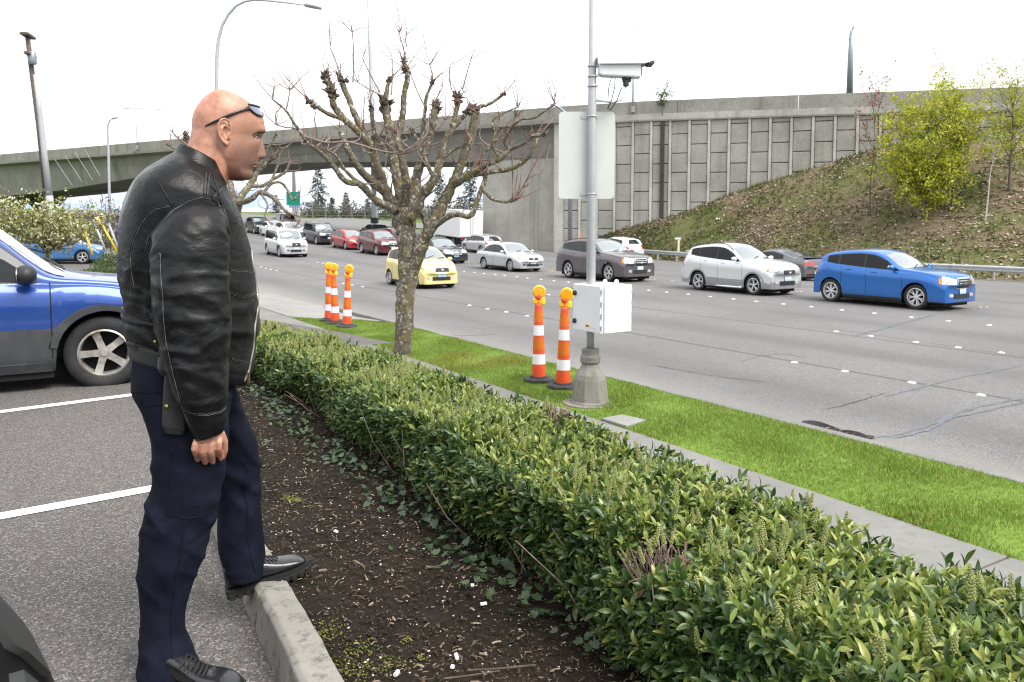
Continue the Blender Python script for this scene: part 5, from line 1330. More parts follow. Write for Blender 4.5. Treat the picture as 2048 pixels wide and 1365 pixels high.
# the lens axis points to -Y after mirroring the lathe: turn each lamp roughly to the camera
post = make_post(); spots = [(1078, 764, 6, 'orange and white delineator post with amber lamp, farther of the pair by the camera pole'), (1126, 777, -4, 'orange and white delineator post with amber lamp, standing next to the camera pole base'),
         (658, 643, 8, 'leftmost orange and white delineator post of the three near the driveway'), (671, 648, 3, 'middle orange and white delineator post of the three near the driveway'), (694, 655, -6, 'orange and white delineator post standing slightly apart, nearest the tree of the three')]
for i, (px, py, a, lab) in enumerate(spots):
    o = post if i == 0 else copy_tree(post)
    p = at_z(px, py, VZ); o.location = (p.x, p.y, zverge(*to_st(p)) + .004); o.rotation_euler = (math.radians(rnd.uniform(-2, 2)), math.radians(rnd.uniform(-2.2, 2.2)), math.radians(180 + a) + math.atan2(p.x, p.y) * -1)
    tag(o, lab, 'traffic post', 'orange and white delineator posts')
    # cases hang behind the lens on the camera side
# access cover in the grass
pts = [at_z(px, py, VZ + .03) for px, py in ((1203, 836), (1243, 828), (1293, 839), (1252, 851))]
m = MB(); m.rings([[p - Vector((0, 0, .1)) for p in pts], [p - Vector((0, 0, .002)) for p in pts]]); tag(m.build('utility_cover', M_APRON, bevel=.01), 'pale concrete utility cover sunk in the grass', 'cover')
# broken storm drain in the gutter
DOFF = Vector((RN.x, RN.y, 0)) * 0.26
dr = empty('storm_drain', at_z(1640, 868, ROADZ) + DOFF); tag(dr, 'black broken storm drain edge with litter in the gutter', 'drain')
m = MB(); G = []
for i in range(16):
    u = i / 15; p = at_z(1578 + 134 * u, 850 + 37 * u, ROADZ) + DOFF; w_ = .055 + .03 * math.sin(u * 9) + rnd.uniform(-.01, .01)
    G.append([p + Vector((RN.x, RN.y, 0)) * w_ + Vector((0, 0, .010 + .02 * abs(math.sin(u * 11)))), p + Vector((0, 0, .016 + .035 * abs(math.sin(u * 6)))), p - Vector((RN.x, RN.y, 0)) * w_ * .8 + Vector((0, 0, .006))])
m.grid(G); o = local(dr, m.build('frame', simple('wet_iron', (.018, .017, .016), .5, .3), dr)); s_ = o.modifiers.new('t', 'SOLIDIFY'); s_.thickness = .012
for i in range(7):
    u = .35 + .6 * i / 6; p = at_z(1578 + 134 * u, 853 + 37 * u, ROADZ) + DOFF; m = MB(); m.box((p.x, p.y, ROADZ + .02), (.16, .012, .014), rz=math.atan2(RN.y, RN.x)); local(dr, m.build('bar', simple('rusty_iron', (.06, .045, .038), .8), dr))
for i in range(16):
    u = rnd.random(); p = at_z(1582 + 120 * u, 854 + 34 * u, ROADZ + .02) + DOFF; m = MB(); m.add([p + Vector((rnd.gauss(0, .02), rnd.gauss(0, .02), rnd.uniform(0, .03))) for _ in range(4)], [(0, 1, 2), (0, 2, 3)]); local(dr, m.build('leaf', M_DEADLEAF, dr, fix=False))

# ================================================================ bare pollard trees
def mat_bark():
    b = NB('lichen_bark'); c = b.coord('World')
    col = b.mix(b.rng(b.noise(c, 7, 6, .65), .3, .7), (0.085, 0.069, 0.050), (0.165, 0.142, 0.110))
    col = b.mix(b.rng(b.noise(c, 5.0, 5, .7), .50, .62, 0, .75), col, (0.150, 0.120, 0.030))          # mustard moss
    col = b.mix(b.rng(b.noise(c, 17, 5, .7, .6), .545, .60, 0, .9), col, (0.42, 0.41, 0.36))           # pale lichen
    col = b.mix(b.rng(b.noise(c, 30, 4, .7), .62, .72, 0, .9), col, (0.022, 0.018, 0.014))
    b.color(col); b.l(b.bump(b.noise(c, 22, 5, .7), .9, .02), b.b.inputs['Normal']); b.set(Roughness=.92, Specular_IOR_Level=.2); return b.m
M_BARK = mat_bark()
M_KNOB = simple('pollard_knob', (0.085, 0.062, 0.048), .9, var=.5, scale=25, bump=.8, bscale=40, co='World')
M_SHOOT = simple('grey_shoot', (0.19, 0.14, 0.12), .7, var=.35, scale=18, co='World'); M_REDSHOOT = simple('red_shoot', (0.19, 0.055, 0.052), .6, var=.3, scale=18, co='World')
def smooth_path(pts, n=5):
    out_ = []; L_ = len(pts)
    for i in range(L_ - 1):
        p0, p1, p2, p3 = pts[max(i - 1, 0)], pts[i], pts[i + 1], pts[min(i + 2, L_ - 1)]
        for k in range(n):
            t = k / n; out_.append(.5 * ((2 * p1) + (p2 - p0) * t + (2 * p0 - 5 * p1 + 4 * p2 - p3) * t * t + (3 * p1 - 3 * p2 + p3 - p0) * t ** 3))
    out_.append(pts[-1]); return out_
def pollard(name, base_px, Y, branches, label, jit=1.0, shoots=90, wood=None):
    """branches: photo points (x, y, depth offset) and a start/end thickness in photo pixels"""
    k = Y / FPX; base = at_y(base_px[0], base_px[1], Y); root = empty(name, base)
    tag(root, label, 'tree'); trunk = None
    tips, allpts = [], []
    for bi, (pts, r0, r1, knob) in enumerate(branches):
        P2 = smooth_path([at_y(x, y, Y + d) for x, y, d in pts], 6); n = len(P2)
        rad = [(r0 + (r1 - r0) * (i / (n - 1)) ** .8) * k * .5 for i in range(n)]
        rad = [max(.0035, q * (1 + (.05 if bi == 0 else .14) * rnd.uniform(-1, 1))) for q in rad]
        allpts += [(p, rad[i]) for i, p in enumerate(P2) if bi > 0 and i > 2]
        P2 = [p + Vector((rnd.gauss(0, 1), rnd.gauss(0, 1), rnd.gauss(0, 1))) * (rad[i] * .07 * jit) for i, p in enumerate(P2)]
        if bi == 0:
            m = MB(); m.tube(P2, rad, 18); trunk = local(root, m.build('trunk', wood or M_BARK, root, smooth=True))
        else:
            m = MB(); m.tube(P2, rad, 10 if r0 > 8 else 7); local(root, m.build('limb', (wood or M_BARK) if r0 > 5 else M_SHOOT, root, smooth=True))
        if knob:
            e = P2[-1]; kr = knob * k * .5; m = MB(); d_ = (P2[-1] - P2[-3]).normalized()
            for q in range(13): m.ball(e + Vector((rnd.gauss(0, .34), rnd.gauss(0, .34), rnd.gauss(0, .34))) * kr + d_ * rnd.uniform(-1.6, .3) * kr, kr * rnd.uniform(.30, .52), 6, 5, sc=(rnd.uniform(.7, 1.2), 1, rnd.uniform(.7, 1.3)))
            for q in range(22):
                dv = (d_ + Vector((rnd.gauss(0, .8), rnd.gauss(0, .8), rnd.gauss(0, .5)))).normalized(); s0 = e - d_ * rnd.uniform(0, 1.5) * kr + dv * kr * .5
                m.tube([s0, s0 + dv * kr * rnd.uniform(.7, 1.3)], [kr * .25, kr * .08], 5)
            m.tube([P2[-4], e], [kr * .45, kr * .5], 7)
            local(root, m.build('knob', M_KNOB, root, smooth=True)); tips.append((e, kr))
        elif r0 < 14 or n > 0: tips.append((P2[-1], r1 * k))
    m, m2 = MB(), MB()
    for _ in range(shoots):
        e, kr = rnd.choice(tips); d_ = Vector((rnd.gauss(0, .5), rnd.gauss(0, .5), rnd.uniform(.2, 1.2))).normalized(); ln = rnd.uniform(.12, .5)
        p1 = e + d_ * ln * .5 + Vector((rnd.gauss(0, .03), rnd.gauss(0, .03), 0)); p2 = e + d_ * ln + Vector((rnd.gauss(0, .07), rnd.gauss(0, .07), rnd.uniform(0, .1)))
        (m if rnd.random() < .5 else m2).tube([e, p1, p2], [.008, .006, .004], 5)
    for _ in range(shoots // 2):                      # longer arching shoots from the limbs
        e, rr0 = rnd.choice(allpts); d_ = Vector((rnd.gauss(0, .9), rnd.gauss(0, .6), rnd.uniform(-.2, .9))).normalized(); ln = rnd.uniform(.2, .7) * (Y / 13.2) ** .5
        if e.z > at_y(800, 260, Y).z: continue
        p1 = e + d_ * ln * .45; p2 = p1 + (d_ + Vector((rnd.gauss(0, .4), rnd.gauss(0, .4), .45))).normalized() * ln * .35; p3 = p2 + Vector((rnd.gauss(0, .25), rnd.gauss(0, .25), .6)).normalized() * ln * .3
        m.tube(smooth_path([e, p1, p2, p3], 3), [.016 - .011 * i / 9 for i in range(10)], 5)
    for mm, mt in ((m, M_SHOOT), (m2, M_REDSHOOT)):
        if mm.v: o = local(root, mm.build('shoots', mt, root, fix=False)); o['kind'] = 'stuff'
    return root
D = 0
TB = [
 ([(806, 720, 0), (806, 690, 0), (808, 640, 0), (812, 580, 0), (814, 520, 0), (813, 470, 0), (812, 440, 0), (808, 410, 0)], 35, 38, 0),
 ([(808, 470, 0), (790, 420, .1), (770, 380, .15), (756, 340, .1), (745, 300, .05), (728, 265, 0)], 30, 14, 0),
 ([(728, 265, 0), (712, 235, 0), (700, 205, .05), (686, 170, .1), (680, 156, .1)], 13, 10, 18),
 ([(745, 300, .05), (715, 262, -.2), (690, 240, -.3), (668, 212, -.3), (662, 182, -.3), (650, 150, -.3)], 15, 12, 20),
 ([(668, 200, -.3), (664, 180, -.3)], 14, 14, 26),
 ([(690, 240, -.3), (652, 226, -.4), (630, 210, -.5), (617, 203, -.5)], 9, 7, 16),
 ([(770, 385, .15), (735, 355, -.2), (705, 318, -.5), (690, 285, -.5), (680, 262, -.5)], 20, 9, 0),
 ([(790, 420, -.1), (750, 400, -.4), (722, 370, -.6), (690, 362, -.7), (665, 330, -.8), (640, 305, -.9), (612, 282, -1.0)], 17, 7, 0),
 ([(612, 282, -1.0), (590, 250, -1.1), (572, 222, -1.2), (546, 200, -1.3)], 7, 3, 0),
 ([(640, 305, -.9), (600, 262, -1.0), (570, 255, -1.1), (552, 250, -1.2)], 4, 2, 0),
 ([(722, 370, -.6), (690, 340, -.7), (672, 312, -.8), (655, 302, -.8)], 8, 4, 0),
 ([(808, 430, .1), (800, 385, .2), (792, 340, .3), (785, 300, .3), (780, 262, .3), (773, 232, .3), (770, 205, .3)], 26, 17, 30),
 ([(770, 205, .3), (774, 180, .3), (779, 158, .3)], 15, 5, 12),
 ([(810, 420, 0), (812, 370, -.2), (806, 330, -.3), (798, 300, -.3), (790, 270, -.3)], 22, 12, 14),
 ([(785, 300, .3), (800, 258, .4), (806, 225, .4), (808, 190, .4), (815, 160, .4), (812, 138, .4)], 14, 11, 18),
 ([(812, 138, .4), (807, 122, .4)], 12, 8, 12),
 ([(818, 430, .2), (830, 385, .5), (835, 345, .6), (848, 310, .6), (860, 270, .6), (868, 240, .6), (872, 210, .6)], 24, 13, 24),
 ([(848, 310, .6), (846, 270, .7), (850, 225, .7), (853, 195, .7), (866, 162, .7)], 12, 5, 12),
 ([(822, 440, -.2), (845, 390, -.3), (868, 360, -.4), (880, 320, -.4), (890, 285, -.4), (905, 255, -.4), (912, 225, -.4)], 24, 11, 0),
 ([(912, 225, -.4), (916, 205, -.4), (914, 192, -.4)], 11, 9, 20),
 ([(890, 285, -.4), (900, 262, .1), (918, 245, .2), (935, 225, .2), (958, 215, .2), (985, 205, .2), (1008, 188, .2)], 13, 5, 9),
 ([(935, 225, .2), (945, 218, .2)], 15, 15, 20),
 ([(818, 560, 0), (840, 500, -.1), (862, 455, -.2), (885, 410, -.2), (905, 370, -.2), (922, 330, -.2), (935, 290, -.2), (945, 255, -.2), (950, 225, -.2)], 30, 13, 16),
 ([(905, 372, -.2), (940, 350, -.5), (972, 330, -.6), (1000, 318, -.7), (1020, 300, -.7)], 17, 9, 0),
 ([(1020, 300, -.7), (1010, 285, -.7), (1018, 262, -.8), (1040, 240, -.9), (1070, 235, -.9), (1110, 208, -1.0)], 8, 4, 0),
 ([(1020, 300, -.7), (1050, 285, -.8), (1068, 272, -.8), (1088, 270, -.8)], 7, 6, 9),
 ([(940, 352, -.5), (980, 345, -.6), (1030, 335, -.7), (1060, 310, -.8), (1074, 278, -.8)], 11, 7, 0),
 ([(862, 458, -.2), (905, 430, -.5), (940, 432, -.6), (955, 400, -.6), (968, 365, -.6), (972, 348, -.6)], 13, 8, 0),
 ([(968, 382, -.6), (985, 398, -.7), (1010, 404, -.8), (1030, 400, -.8)], 7, 6, 10),
 ([(1030, 398, -.8), (1045, 375, -.8), (1062, 342, -.9)], 4, 2, 0),
 ([(835, 400, .4), (850, 440, .5), (855, 470, .4), (840, 500, .2)], 14, 18, 0),
 ([(880, 400, .6), (895, 375, .8), (910, 350, .8), (912, 330, .8)], 10, 6, 8),
 ([(868, 360, -.4), (880, 330, .5), (900, 305, .6), (930, 290, .6)], 9, 5, 0),
 ([(790, 340, .3), (770, 300, .6), (750, 270, .7), (745, 240, .7), (742, 215, .7)], 13, 8, 12),
 ([(795, 310, -.8), (830, 300, -.9), (860, 278, -.9), (890, 240, -.9)], 5, 3, 0),
 ([(600, 270, -1.0), (650, 285, -1.0), (700, 285, -1.0), (760, 302, -.9), (800, 305, -.9), (835, 285, -.9), (845, 262, -.9)], 4, 3, 0),
 ([(870, 360, .3), (855, 330, .5), (842, 300, .6), (835, 280, .7), (822, 262, .7)], 10, 6, 10),
 ([(1000, 318, -.7), (985, 290, -.7), (990, 268, -.7), (985, 245, -.7), (1000, 230, -.7), (1035, 215, -.7)], 6, 3, 0),
 ([(940, 350, -.5), (960, 315, -.4), (985, 290, -.4), (1005, 262, -.4)], 8, 4, 0),
]
for (x0, y0), (x1, y1) in (((680, 150), (660, 95)), ((706, 165), (705, 65)), ((760, 185), (725, 117)), ((783, 190), (784, 115)), ((812, 118), (798, 66)), ((812, 95), (810, 85)), ((866, 162), (860, 130)), ((903, 180), (900, 130)), ((925, 180), (942, 118)), ((870, 210), (885, 175)), ((770, 195), (715, 165)), ((545, 200), (548, 175)), ((572, 222), (580, 180)), ((617, 200), (580, 165)), ((850, 215), (822, 150)), ((1035, 335), (1058, 280)), ((1025, 398), (1022, 290)), ((985, 300), (1000, 240)), ((940, 300), (960, 220)), ((1060, 300), (1105, 215)), ((1010, 300), (1030, 235))):
    d_ = rnd.uniform(-.6, .4); TB.append(([(x0, y0, d_), ((x0 + x1) / 2 + rnd.uniform(-3, 3), (y0 + y1) / 2, d_), (x1, y1, d_)], 3.2, 2.0, 0))
pollard('pollard_tree', (806, 712), 13.2, TB, 'bare pollarded street tree with knobbly lichen-covered limbs on the verge', shoots=230)
T2 = [([(470, 500, 0), (468, 450, 0), (470, 420, 0), (475, 400, 0)], 26, 24, 0)]
for pts, r0, r1, kb in (([(475, 405, 0), (500, 400, -.5), (520, 385, -.6), (545, 395, -.6), (560, 410, -.7), (580, 435, -.8)], 14, 5, 0), ([(478, 400, 0), (500, 370, .3), (515, 345, .4), (530, 330, .4), (545, 318, .4)], 14, 8, 12), ([(500, 372, .3), (525, 372, .5), (548, 358, .6), (570, 345, .6), (580, 325, .6)], 9, 5, 0),
    ([(470, 400, .2), (460, 365, .4), (462, 330, .5), (470, 300, .5), (480, 285, .5)], 14, 8, 12), ([(525, 390, -.2), (540, 370, -.2), (560, 365, -.2), (575, 380, -.2), (585, 400, -.3), (600, 385, -.3)], 7, 4, 0), ([(515, 345, .4), (530, 310, .3), (540, 290, .3), (552, 270, .3)], 7, 4, 6),
    ([(468, 420, 0), (440, 385, .4), (415, 350, .6), (395, 320, .7), (380, 295, .7), (372, 272, .7)], 15, 9, 14), ([(395, 320, .7), (370, 300, .8), (350, 298, .8), (335, 290, .8)], 7, 4, 6), ([(380, 295, .7), (360, 280, .5), (345, 265, .4)], 5, 3, 0), ([(530, 330, .4), (520, 305, .4), (508, 285, .4)], 7, 5, 10), ([(545, 358, .6), (555, 330, .7), (562, 305, .7), (580, 290, .7)], 6, 4, 5), ([(560, 410, -.7), (575, 425, -.8), (600, 435, -.9), (590, 455, -.9)], 5, 3, 0), ([(520, 385, -.6), (535, 410, -.7), (530, 432, -.8), (545, 450, -.8)], 5, 3, 0)):
    T2.append((pts, r0, r1, kb))
pollard('pollard_tree', (470, 560), 25.0, T2, 'second bare pollarded tree, half hidden behind the man', shoots=90)
# ================================================================ background
def ground_hit(px, py, f=None, y0=20, y1=400):
    f = f or (lambda x, y: terr(*to_st((x, y))))
    lastY = y0
    for i in range(800):
        Y = y0 + (y1 - y0) * i / 799; p = at_y(px, py, Y)
        if p.z < f(p.x, p.y): return Vector((p.x, p.y, f(p.x, p.y)))
    return at_y(px, py, y1)
# guardrail along the foot of the embankment
gr = empty('guardrail', st(20, 40.7, zroad(20, 40.7))); tag(gr, 'galvanised W-beam guardrail along the foot of the embankment', 'guardrail')
wprof = [(0, .31), (.03, .295), (.085, .25), (.085, .21), (.03, .165), (.03, .145), (.085, .10), (.085, .06), (.03, .015), (0, 0)]
s = -26.0
while s < 66:
    m = MB(); R = []
    for q in (s, s + 2, s + 4.04):
        b0 = st(q, 40.55, zroad(q, 40.5) + .42); R.append([b0 + Vector((-RN.x * o_, -RN.y * o_, h)) for o_, h in wprof] + [b0 + Vector((-RN.x * (o_ - .006), -RN.y * (o_ - .006), h)) for o_, h in reversed(wprof)])
    m.rings(R); local(gr, m.build('rail', M_GALV, gr)); s += 4.0
s = -26.0
while s < 68:
    b0 = st(s, 40.72, zroad(s, 40.7)); m = MB(); m.box(b0 + Vector((0, 0, .32)), (.10, .15, .82), rz=RZ); m.box(b0 + Vector((-RN.x * .11, -RN.y * .11, .57)), (.10, .10, .34), rz=RZ); local(gr, m.build('post', simple('guard_post', (.30, .29, .27), .7), gr)); s += 2.0
# strip of gravel behind it
m = MB(); m.grid([[st(q, 41.15, zroad(q, 41) + .02), st(q, 40.3, zroad(q, 40.3) + .012)] for q in range(-28, 70, 4)]); tag(m.build('shoulder', mat_concrete('shoulder_gravel', (.17, .16, .145), 2, (.08, .07, .06), .7)), 'gravel strip under the guardrail', kind='structure')
# litter leaves and rough grass on the embankment
n_ = 24000; u_, v_ = rng.random(n_) * .62, rng.random(n_) ** 1.0
Pl, Ok = [], []
for a, b_ in zip(u_, v_):
    p = bank_pt(a, b_); d_ = _nz.noise(Vector((p.x * .30, p.y * .30, 1.5))) + .55 * sstep(.05, .32, a) * (1 - sstep(.35, .8, b_)) - .22
    Ok.append(d_ + rnd.uniform(-.25, .25) > .0); Pl.append([p.x, p.y, p.z + .05])
Pl = np.array(Pl)[np.array(Ok)]; n_ = len(Pl)
V, F_ = scatter(IV, Pl, frames(np.concatenate([rng.normal(size=(n_, 2)), rng.normal(0, .3, (n_, 1))], 1), np.tile([[-.1, -.4, 1.]], (n_, 1)) + rng.normal(0, .35, (n_, 3))), rng.uniform(.08, .20, n_))
tag(np_mesh('leaf_litter', V, F_, None, mat_leaf('litter_leaf', [(0.15, 0.10, 0.068), (0.24, 0.17, 0.125), (0.34, 0.255, 0.205), (0.44, 0.35, 0.295)], .8, 0)), 'fallen tan maple leaves strewn over the embankment', 'leaf litter', kind='stuff')
n_ = 26000; u_, v_ = rng.random(n_) * .66, rng.random(n_); Pg2 = []
for a, b_ in zip(u_, v_):
    p = bank_pt(a, b_); Pg2.append([p.x, p.y, p.z - .02])
Pg2 = np.array(Pg2); cl_ = np.array([_nz.noise(Vector((p[0] * .5, p[1] * .5, 0))) for p in Pg2]); ok = cl_ + rng.normal(0, .25, n_) > -.12; Pg2 = Pg2[ok]; n_ = len(Pg2)
V, F_ = scatter((Vb * np.array([[2.2, 1, 1]]), Fb), Pg2, frames(np.stack([rng.normal(0, .6, n_), rng.normal(0, .6, n_), np.ones(n_)], 1), rng.normal(size=(n_, 3))), rng.uniform(.12, .34, n_))
tag(np_mesh('rough_grass', V, F_, None, mat_leaf('rough_grass', [(0.070, 0.105, 0.026), (0.105, 0.140, 0.036), (0.135, 0.150, 0.052), (0.18, 0.155, 0.08)], .7, .3)), 'rough green and brown grass on the embankment', 'grass', kind='stuff')
for px, py, sc_ in ((1432, 438, .22), (1374, 437, .10), (1712, 308, .10)):
    m = MB(); p = ground_hit(px, py, lambda x, y: -9, 30, 62); 
    best = min(((bank_pt(i / 60, j / 30) - CAMZ_V) for i in range(40) for j in range(30)), key=lambda d: (d.normalized() - ray(px, py).normalized()).length) if 'CAMZ_V' in globals() else None
CAMZ_V = Vector((0, 0, CAMZ))
def bank_at(px, py):
    d = ray(px, py).normalized(); return min((bank_pt(i / 120, j / 50) for i in range(100) for j in range(51)), key=lambda p: ((p - CAMZ_V).normalized() - d).length)
for px, py, sc_, lab in ((1432, 438, .16, 'larger scrap of white litter on the embankment below the wall'), (1374, 437, .08, 'small scrap of white litter on the embankment'), (1749, 310, .09, 'scrap of white litter high on the embankment near the red-budded tree')):
    p = bank_at(px, py); m = MB(); m.ball(p + Vector((0, 0, sc_ * .5)), sc_, 7, 5, sc=(1.3, .8, .6)); tag(m.build('litter', simple('white_scrap', (.72, .71, .68), .7)), lab, 'litter')
# marker post by the guardrail
p = at_y(1357, 503, 57.5); b0 = Vector((p.x, p.y, p.z - .3)); mk = empty('marker_post', b0); tag(mk, 'short pale marker post with cap behind the guardrail', 'post')
m = MB(); m.box(b0 + Vector((0, 0, .62)), (.14, .10, 1.25)); local(mk, m.build('post', simple('cream_post', (.62, .60, .42), .6), mk)); m = MB(); m.box(b0 + Vector((-.06, 0, 1.22)), (.42, .14, .14)); local(mk, m.build('cap', M_CABW, mk, bevel=.03))
p = at_y(1162, 480, 64.5); b0 = Vector((p.x, p.y, p.z - .5)); mk = empty('marker_post', b0); tag(mk, 'thin orange marker stake by the abutment corner', 'post')
m = MB(); m.box(b0 + Vector((0, 0, .55)), (.10, .04, 1.1)); local(mk, m.build('stake', M_ORANGE, mk))
# ---- deciduous trees and shrubs
def crown_tree(name, base, hgt, spread, nleaf, leafmat, lsize, label, trunk_r=.08, wood=None, low=.25, shape=1.0, lean=(0, 0), nb=26, group=None, flat=1.0, tf=.62):
    """a trunk that forks into limbs and twigs, with leaves along the twigs"""
    root = empty(name, base); tag(root, label, 'tree', group); base = Vector(base); wood = wood or simple('grey_bark', (.11, .095, .08), .9, var=.3, scale=10, co='World')
    topz = base + Vector((lean[0], lean[1], hgt * (.9 if flat >= 1 else tf)))
    tr = smooth_path([base - Vector((0, 0, .15)), base.lerp(topz, .3) + Vector((rnd.gauss(0, .05), rnd.gauss(0, .05), 0)) * hgt * .2, base.lerp(topz, .65) + Vector((rnd.gauss(0, .04), rnd.gauss(0, .04), 0)) * hgt * .3, topz], 5)
    m = MB(); m.tube(tr, [trunk_r * (1 - .85 * i / (len(tr) - 1)) for i in range(len(tr))], 9); local(root, m.build('trunk', wood, root, smooth=True))
    m = MB(); sites = []
    for i in range(nb):
        f = low + (1 - low) * rnd.random(); k = f * (len(tr) - 1); a = tr[int(k)].lerp(tr[min(int(k) + 1, len(tr) - 1)], k % 1)
        az_ = i * 2.4 + rnd.random(); reach = spread * (math.sin(PI * min(1, .18 + .82 * (1 - f) ** shape)) * .75 + .25) * rnd.uniform(.65, 1.12)
        e = a + Vector((math.cos(az_) * reach, math.sin(az_) * reach, hgt * rnd.uniform(.10, .30) * flat + .1 * hgt))
        mid = a.lerp(e, .5) + Vector((rnd.gauss(0, .08), rnd.gauss(0, .08), -.03)) * spread
        P2 = smooth_path([a, mid, e], 4); r0 = trunk_r * .45 * (1 - .5 * f); m.tube(P2, [max(.006, r0 * (1 - .85 * j / (len(P2) - 1))) for j in range(len(P2))], 5)
        for j in range(9):
            q = P2[rnd.randrange(2, len(P2))]; t_ = q + Vector((rnd.gauss(0, 1), rnd.gauss(0, 1), rnd.gauss(.35, .8))) * spread * .22
            m.tube([q, q.lerp(t_, .5) + Vector((rnd.gauss(0, .03), rnd.gauss(0, .03), rnd.gauss(0, .03))), t_], [r0 * .3, r0 * .22, r0 * .1], 4)
            sites += [q.lerp(t_, u) for u in (.35, .6, .8, 1.0)]
    local(root, m.build('limbs', wood, root, fix=False))
    if nleaf:
        idx = rng.integers(0, len(sites), nleaf); S0 = np.array([list(q) for q in sites])[idx] + rng.normal(0, spread * .045, (nleaf, 3))
        V, F_ = scatter((LC[0] * np.array([[1.5, 1, 1]]), LC[1]), S0, frames(rng.normal(size=(nleaf, 3)) + np.array([[0, 0, .4]]), rng.normal(size=(nleaf, 3)) + np.array([[0, 0, 1.]])), lsize * rng.uniform(.6, 1.25, nleaf))
        o = np_mesh('crown', V, F_, root, leafmat); o['kind'] = 'stuff'; local(root, o)
    return root
M_YLEAF = mat_leaf('spring_yellow_leaf', [(0.24, 0.30, 0.024), (0.38, 0.42, 0.034), (0.52, 0.53, 0.05), (0.62, 0.60, 0.09)], .6, .4)
M_REDBUD = mat_leaf('red_bud', [(0.22, 0.05, 0.05), (0.33, 0.09, 0.085), (0.42, 0.16, 0.14)], .7, .2)
p = bank_at(1855, 440); crown_tree('maple_tree', p, at_y(1860, 222, p.y).z - p.z, 2.8, 15000, M_YLEAF, .19, 'bright yellow-green maple in new leaf on the embankment', .10, low=.10, shape=.9, nb=60)
p = bank_at(1905, 425); crown_tree('maple_tree', p, at_y(1905, 185, p.y).z - p.z, 1.8, 2600, M_YLEAF, .15, 'slimmer yellow-green tree just behind the bright maple', .09, low=.2, nb=24)
p = bank_at(2020, 380); crown_tree('maple_tree', p, at_y(2020, 178, p.y).z - p.z, 2.1, 3600, M_YLEAF, .15, 'yellow-leaved tree cut by the edge of the picture', .09, low=.28, nb=26)
p = bank_at(1975, 445); crown_tree('birch_tree', p, at_y(1985, 290, p.y).z - p.z, .7, 160, M_YLEAF, .12, 'thin leaning white-stemmed sapling between the yellow trees', .06, wood=simple('birch_bark', (.42, .40, .37), .8, var=.25, scale=8, co='World'), low=.75, lean=(.35, 0), nb=8)
p = bank_at(1740, 430); crown_tree('maple_tree', p, at_y(1735, 195, p.y).z - p.z, 1.3, 520, M_REDBUD, .15, 'thin tree with red buds in front of the retaining wall', .05, low=.45, nb=18)
# weed on top of the wall
kk = wall_at(1322); pz = bpt(kk, -.12); crown_tree('wall_shrub', Vector((pz[0].x, pz[0].y, pz[1] - 1.05)), 1.9, .75, 420, mat_leaf('shrub_leaf', [(.045, .085, .022), (.085, .13, .035), (.12, .17, .05)], .6, .2), .16, 'small green shrub growing out of the top of the wall', .03, nb=14)
# flowering tree in the lot
M_BLOSS = mat_leaf('blossom_leaf', [(0.12, 0.17, 0.025), (0.22, 0.26, 0.045), (0.36, 0.38, 0.10), (0.66, 0.66, 0.46), (0.80, 0.80, 0.68)], .6, .3)
p = at_y(100, 560, 15.0); g0 = Vector((p.x, p.y, zlot(to_rq(p)[0])))
root = empty('flowering_tree', g0); 
bpy.data.objects.remove(root)
ft = crown_tree('flowering_tree', g0, at_y(100, 398, 15.0).z - g0.z, .95, 4200, M_BLOSS, .062, 'round flowering tree with pale blossom and new leaves beyond the blue wagon', .075, wood=simple('mossy_bark', (.13, .095, .035), .9, var=.4, scale=12, co='World'), low=.72, shape=.55, nb=44, flat=.25, tf=.80)
# conifers and the hedge bank beyond the fence
def conifer(base, hgt, spread, mat, label, dens=1.0, gap=.0):
    root = empty('conifer_tree', base); tag(root, label, 'tree', 'conifers beyond the overpass'); base = Vector(base)
    m = MB(); m.tube([base - Vector((0, 0, .5)), base + Vector((0, 0, hgt))], [hgt * .018, .02], 7); local(root, m.build('trunk', M_TWIG, root))
    P3, D3, S3 = [], [], []; m = MB()
    for i in range(int(46 * dens)):
        f = .08 + .92 * (i / (46 * dens)) ** .9; az_ = i * 2.4 + rnd.random(); ln = spread * (1 - f) ** .85 * rnd.uniform(.6, 1.15) + .12
        a = base + Vector((0, 0, hgt * f)); e = a + Vector((math.cos(az_) * ln, math.sin(az_) * ln, -ln * rnd.uniform(.05, .45))); m.tube([a, a.lerp(e, .5) + Vector((0, 0, ln * .06)), e], [.06, .04, .015], 4)
        for j in range(int(10 + ln * 16)):
            u = rnd.uniform(.12, 1); q = a.lerp(e, u) + Vector((rnd.gauss(0, .12), rnd.gauss(0, .12), rnd.gauss(-.08, .12))) * (1 + ln * .25); P3.append(list(q)); D3.append([math.cos(az_) + rnd.gauss(0, .7), math.sin(az_) + rnd.gauss(0, .7), rnd.gauss(-.35, .4)]); S3.append(rnd.uniform(.35, .8) * (.5 + .12 * hgt / 3))
    local(root, m.build('limbs', M_TWIG, root, fix=False))
    P3, D3, S3 = map(np.array, (P3, D3, S3)); V, F_ = scatter((LC[0] * np.array([[.8, 1, 1]]), LC[1]), P3, frames(D3, rng.normal(size=(len(P3), 3)) + np.array([[0, 0, 1.]])), S3)
    o = np_mesh('crown', V, F_, root, mat); o['kind'] = 'stuff'; local(root, o); return root
M_FIR = mat_leaf('fir_needles', [(0.016, 0.030, 0.016), (0.026, 0.045, 0.022), (0.040, 0.062, 0.030)], .8, .05)
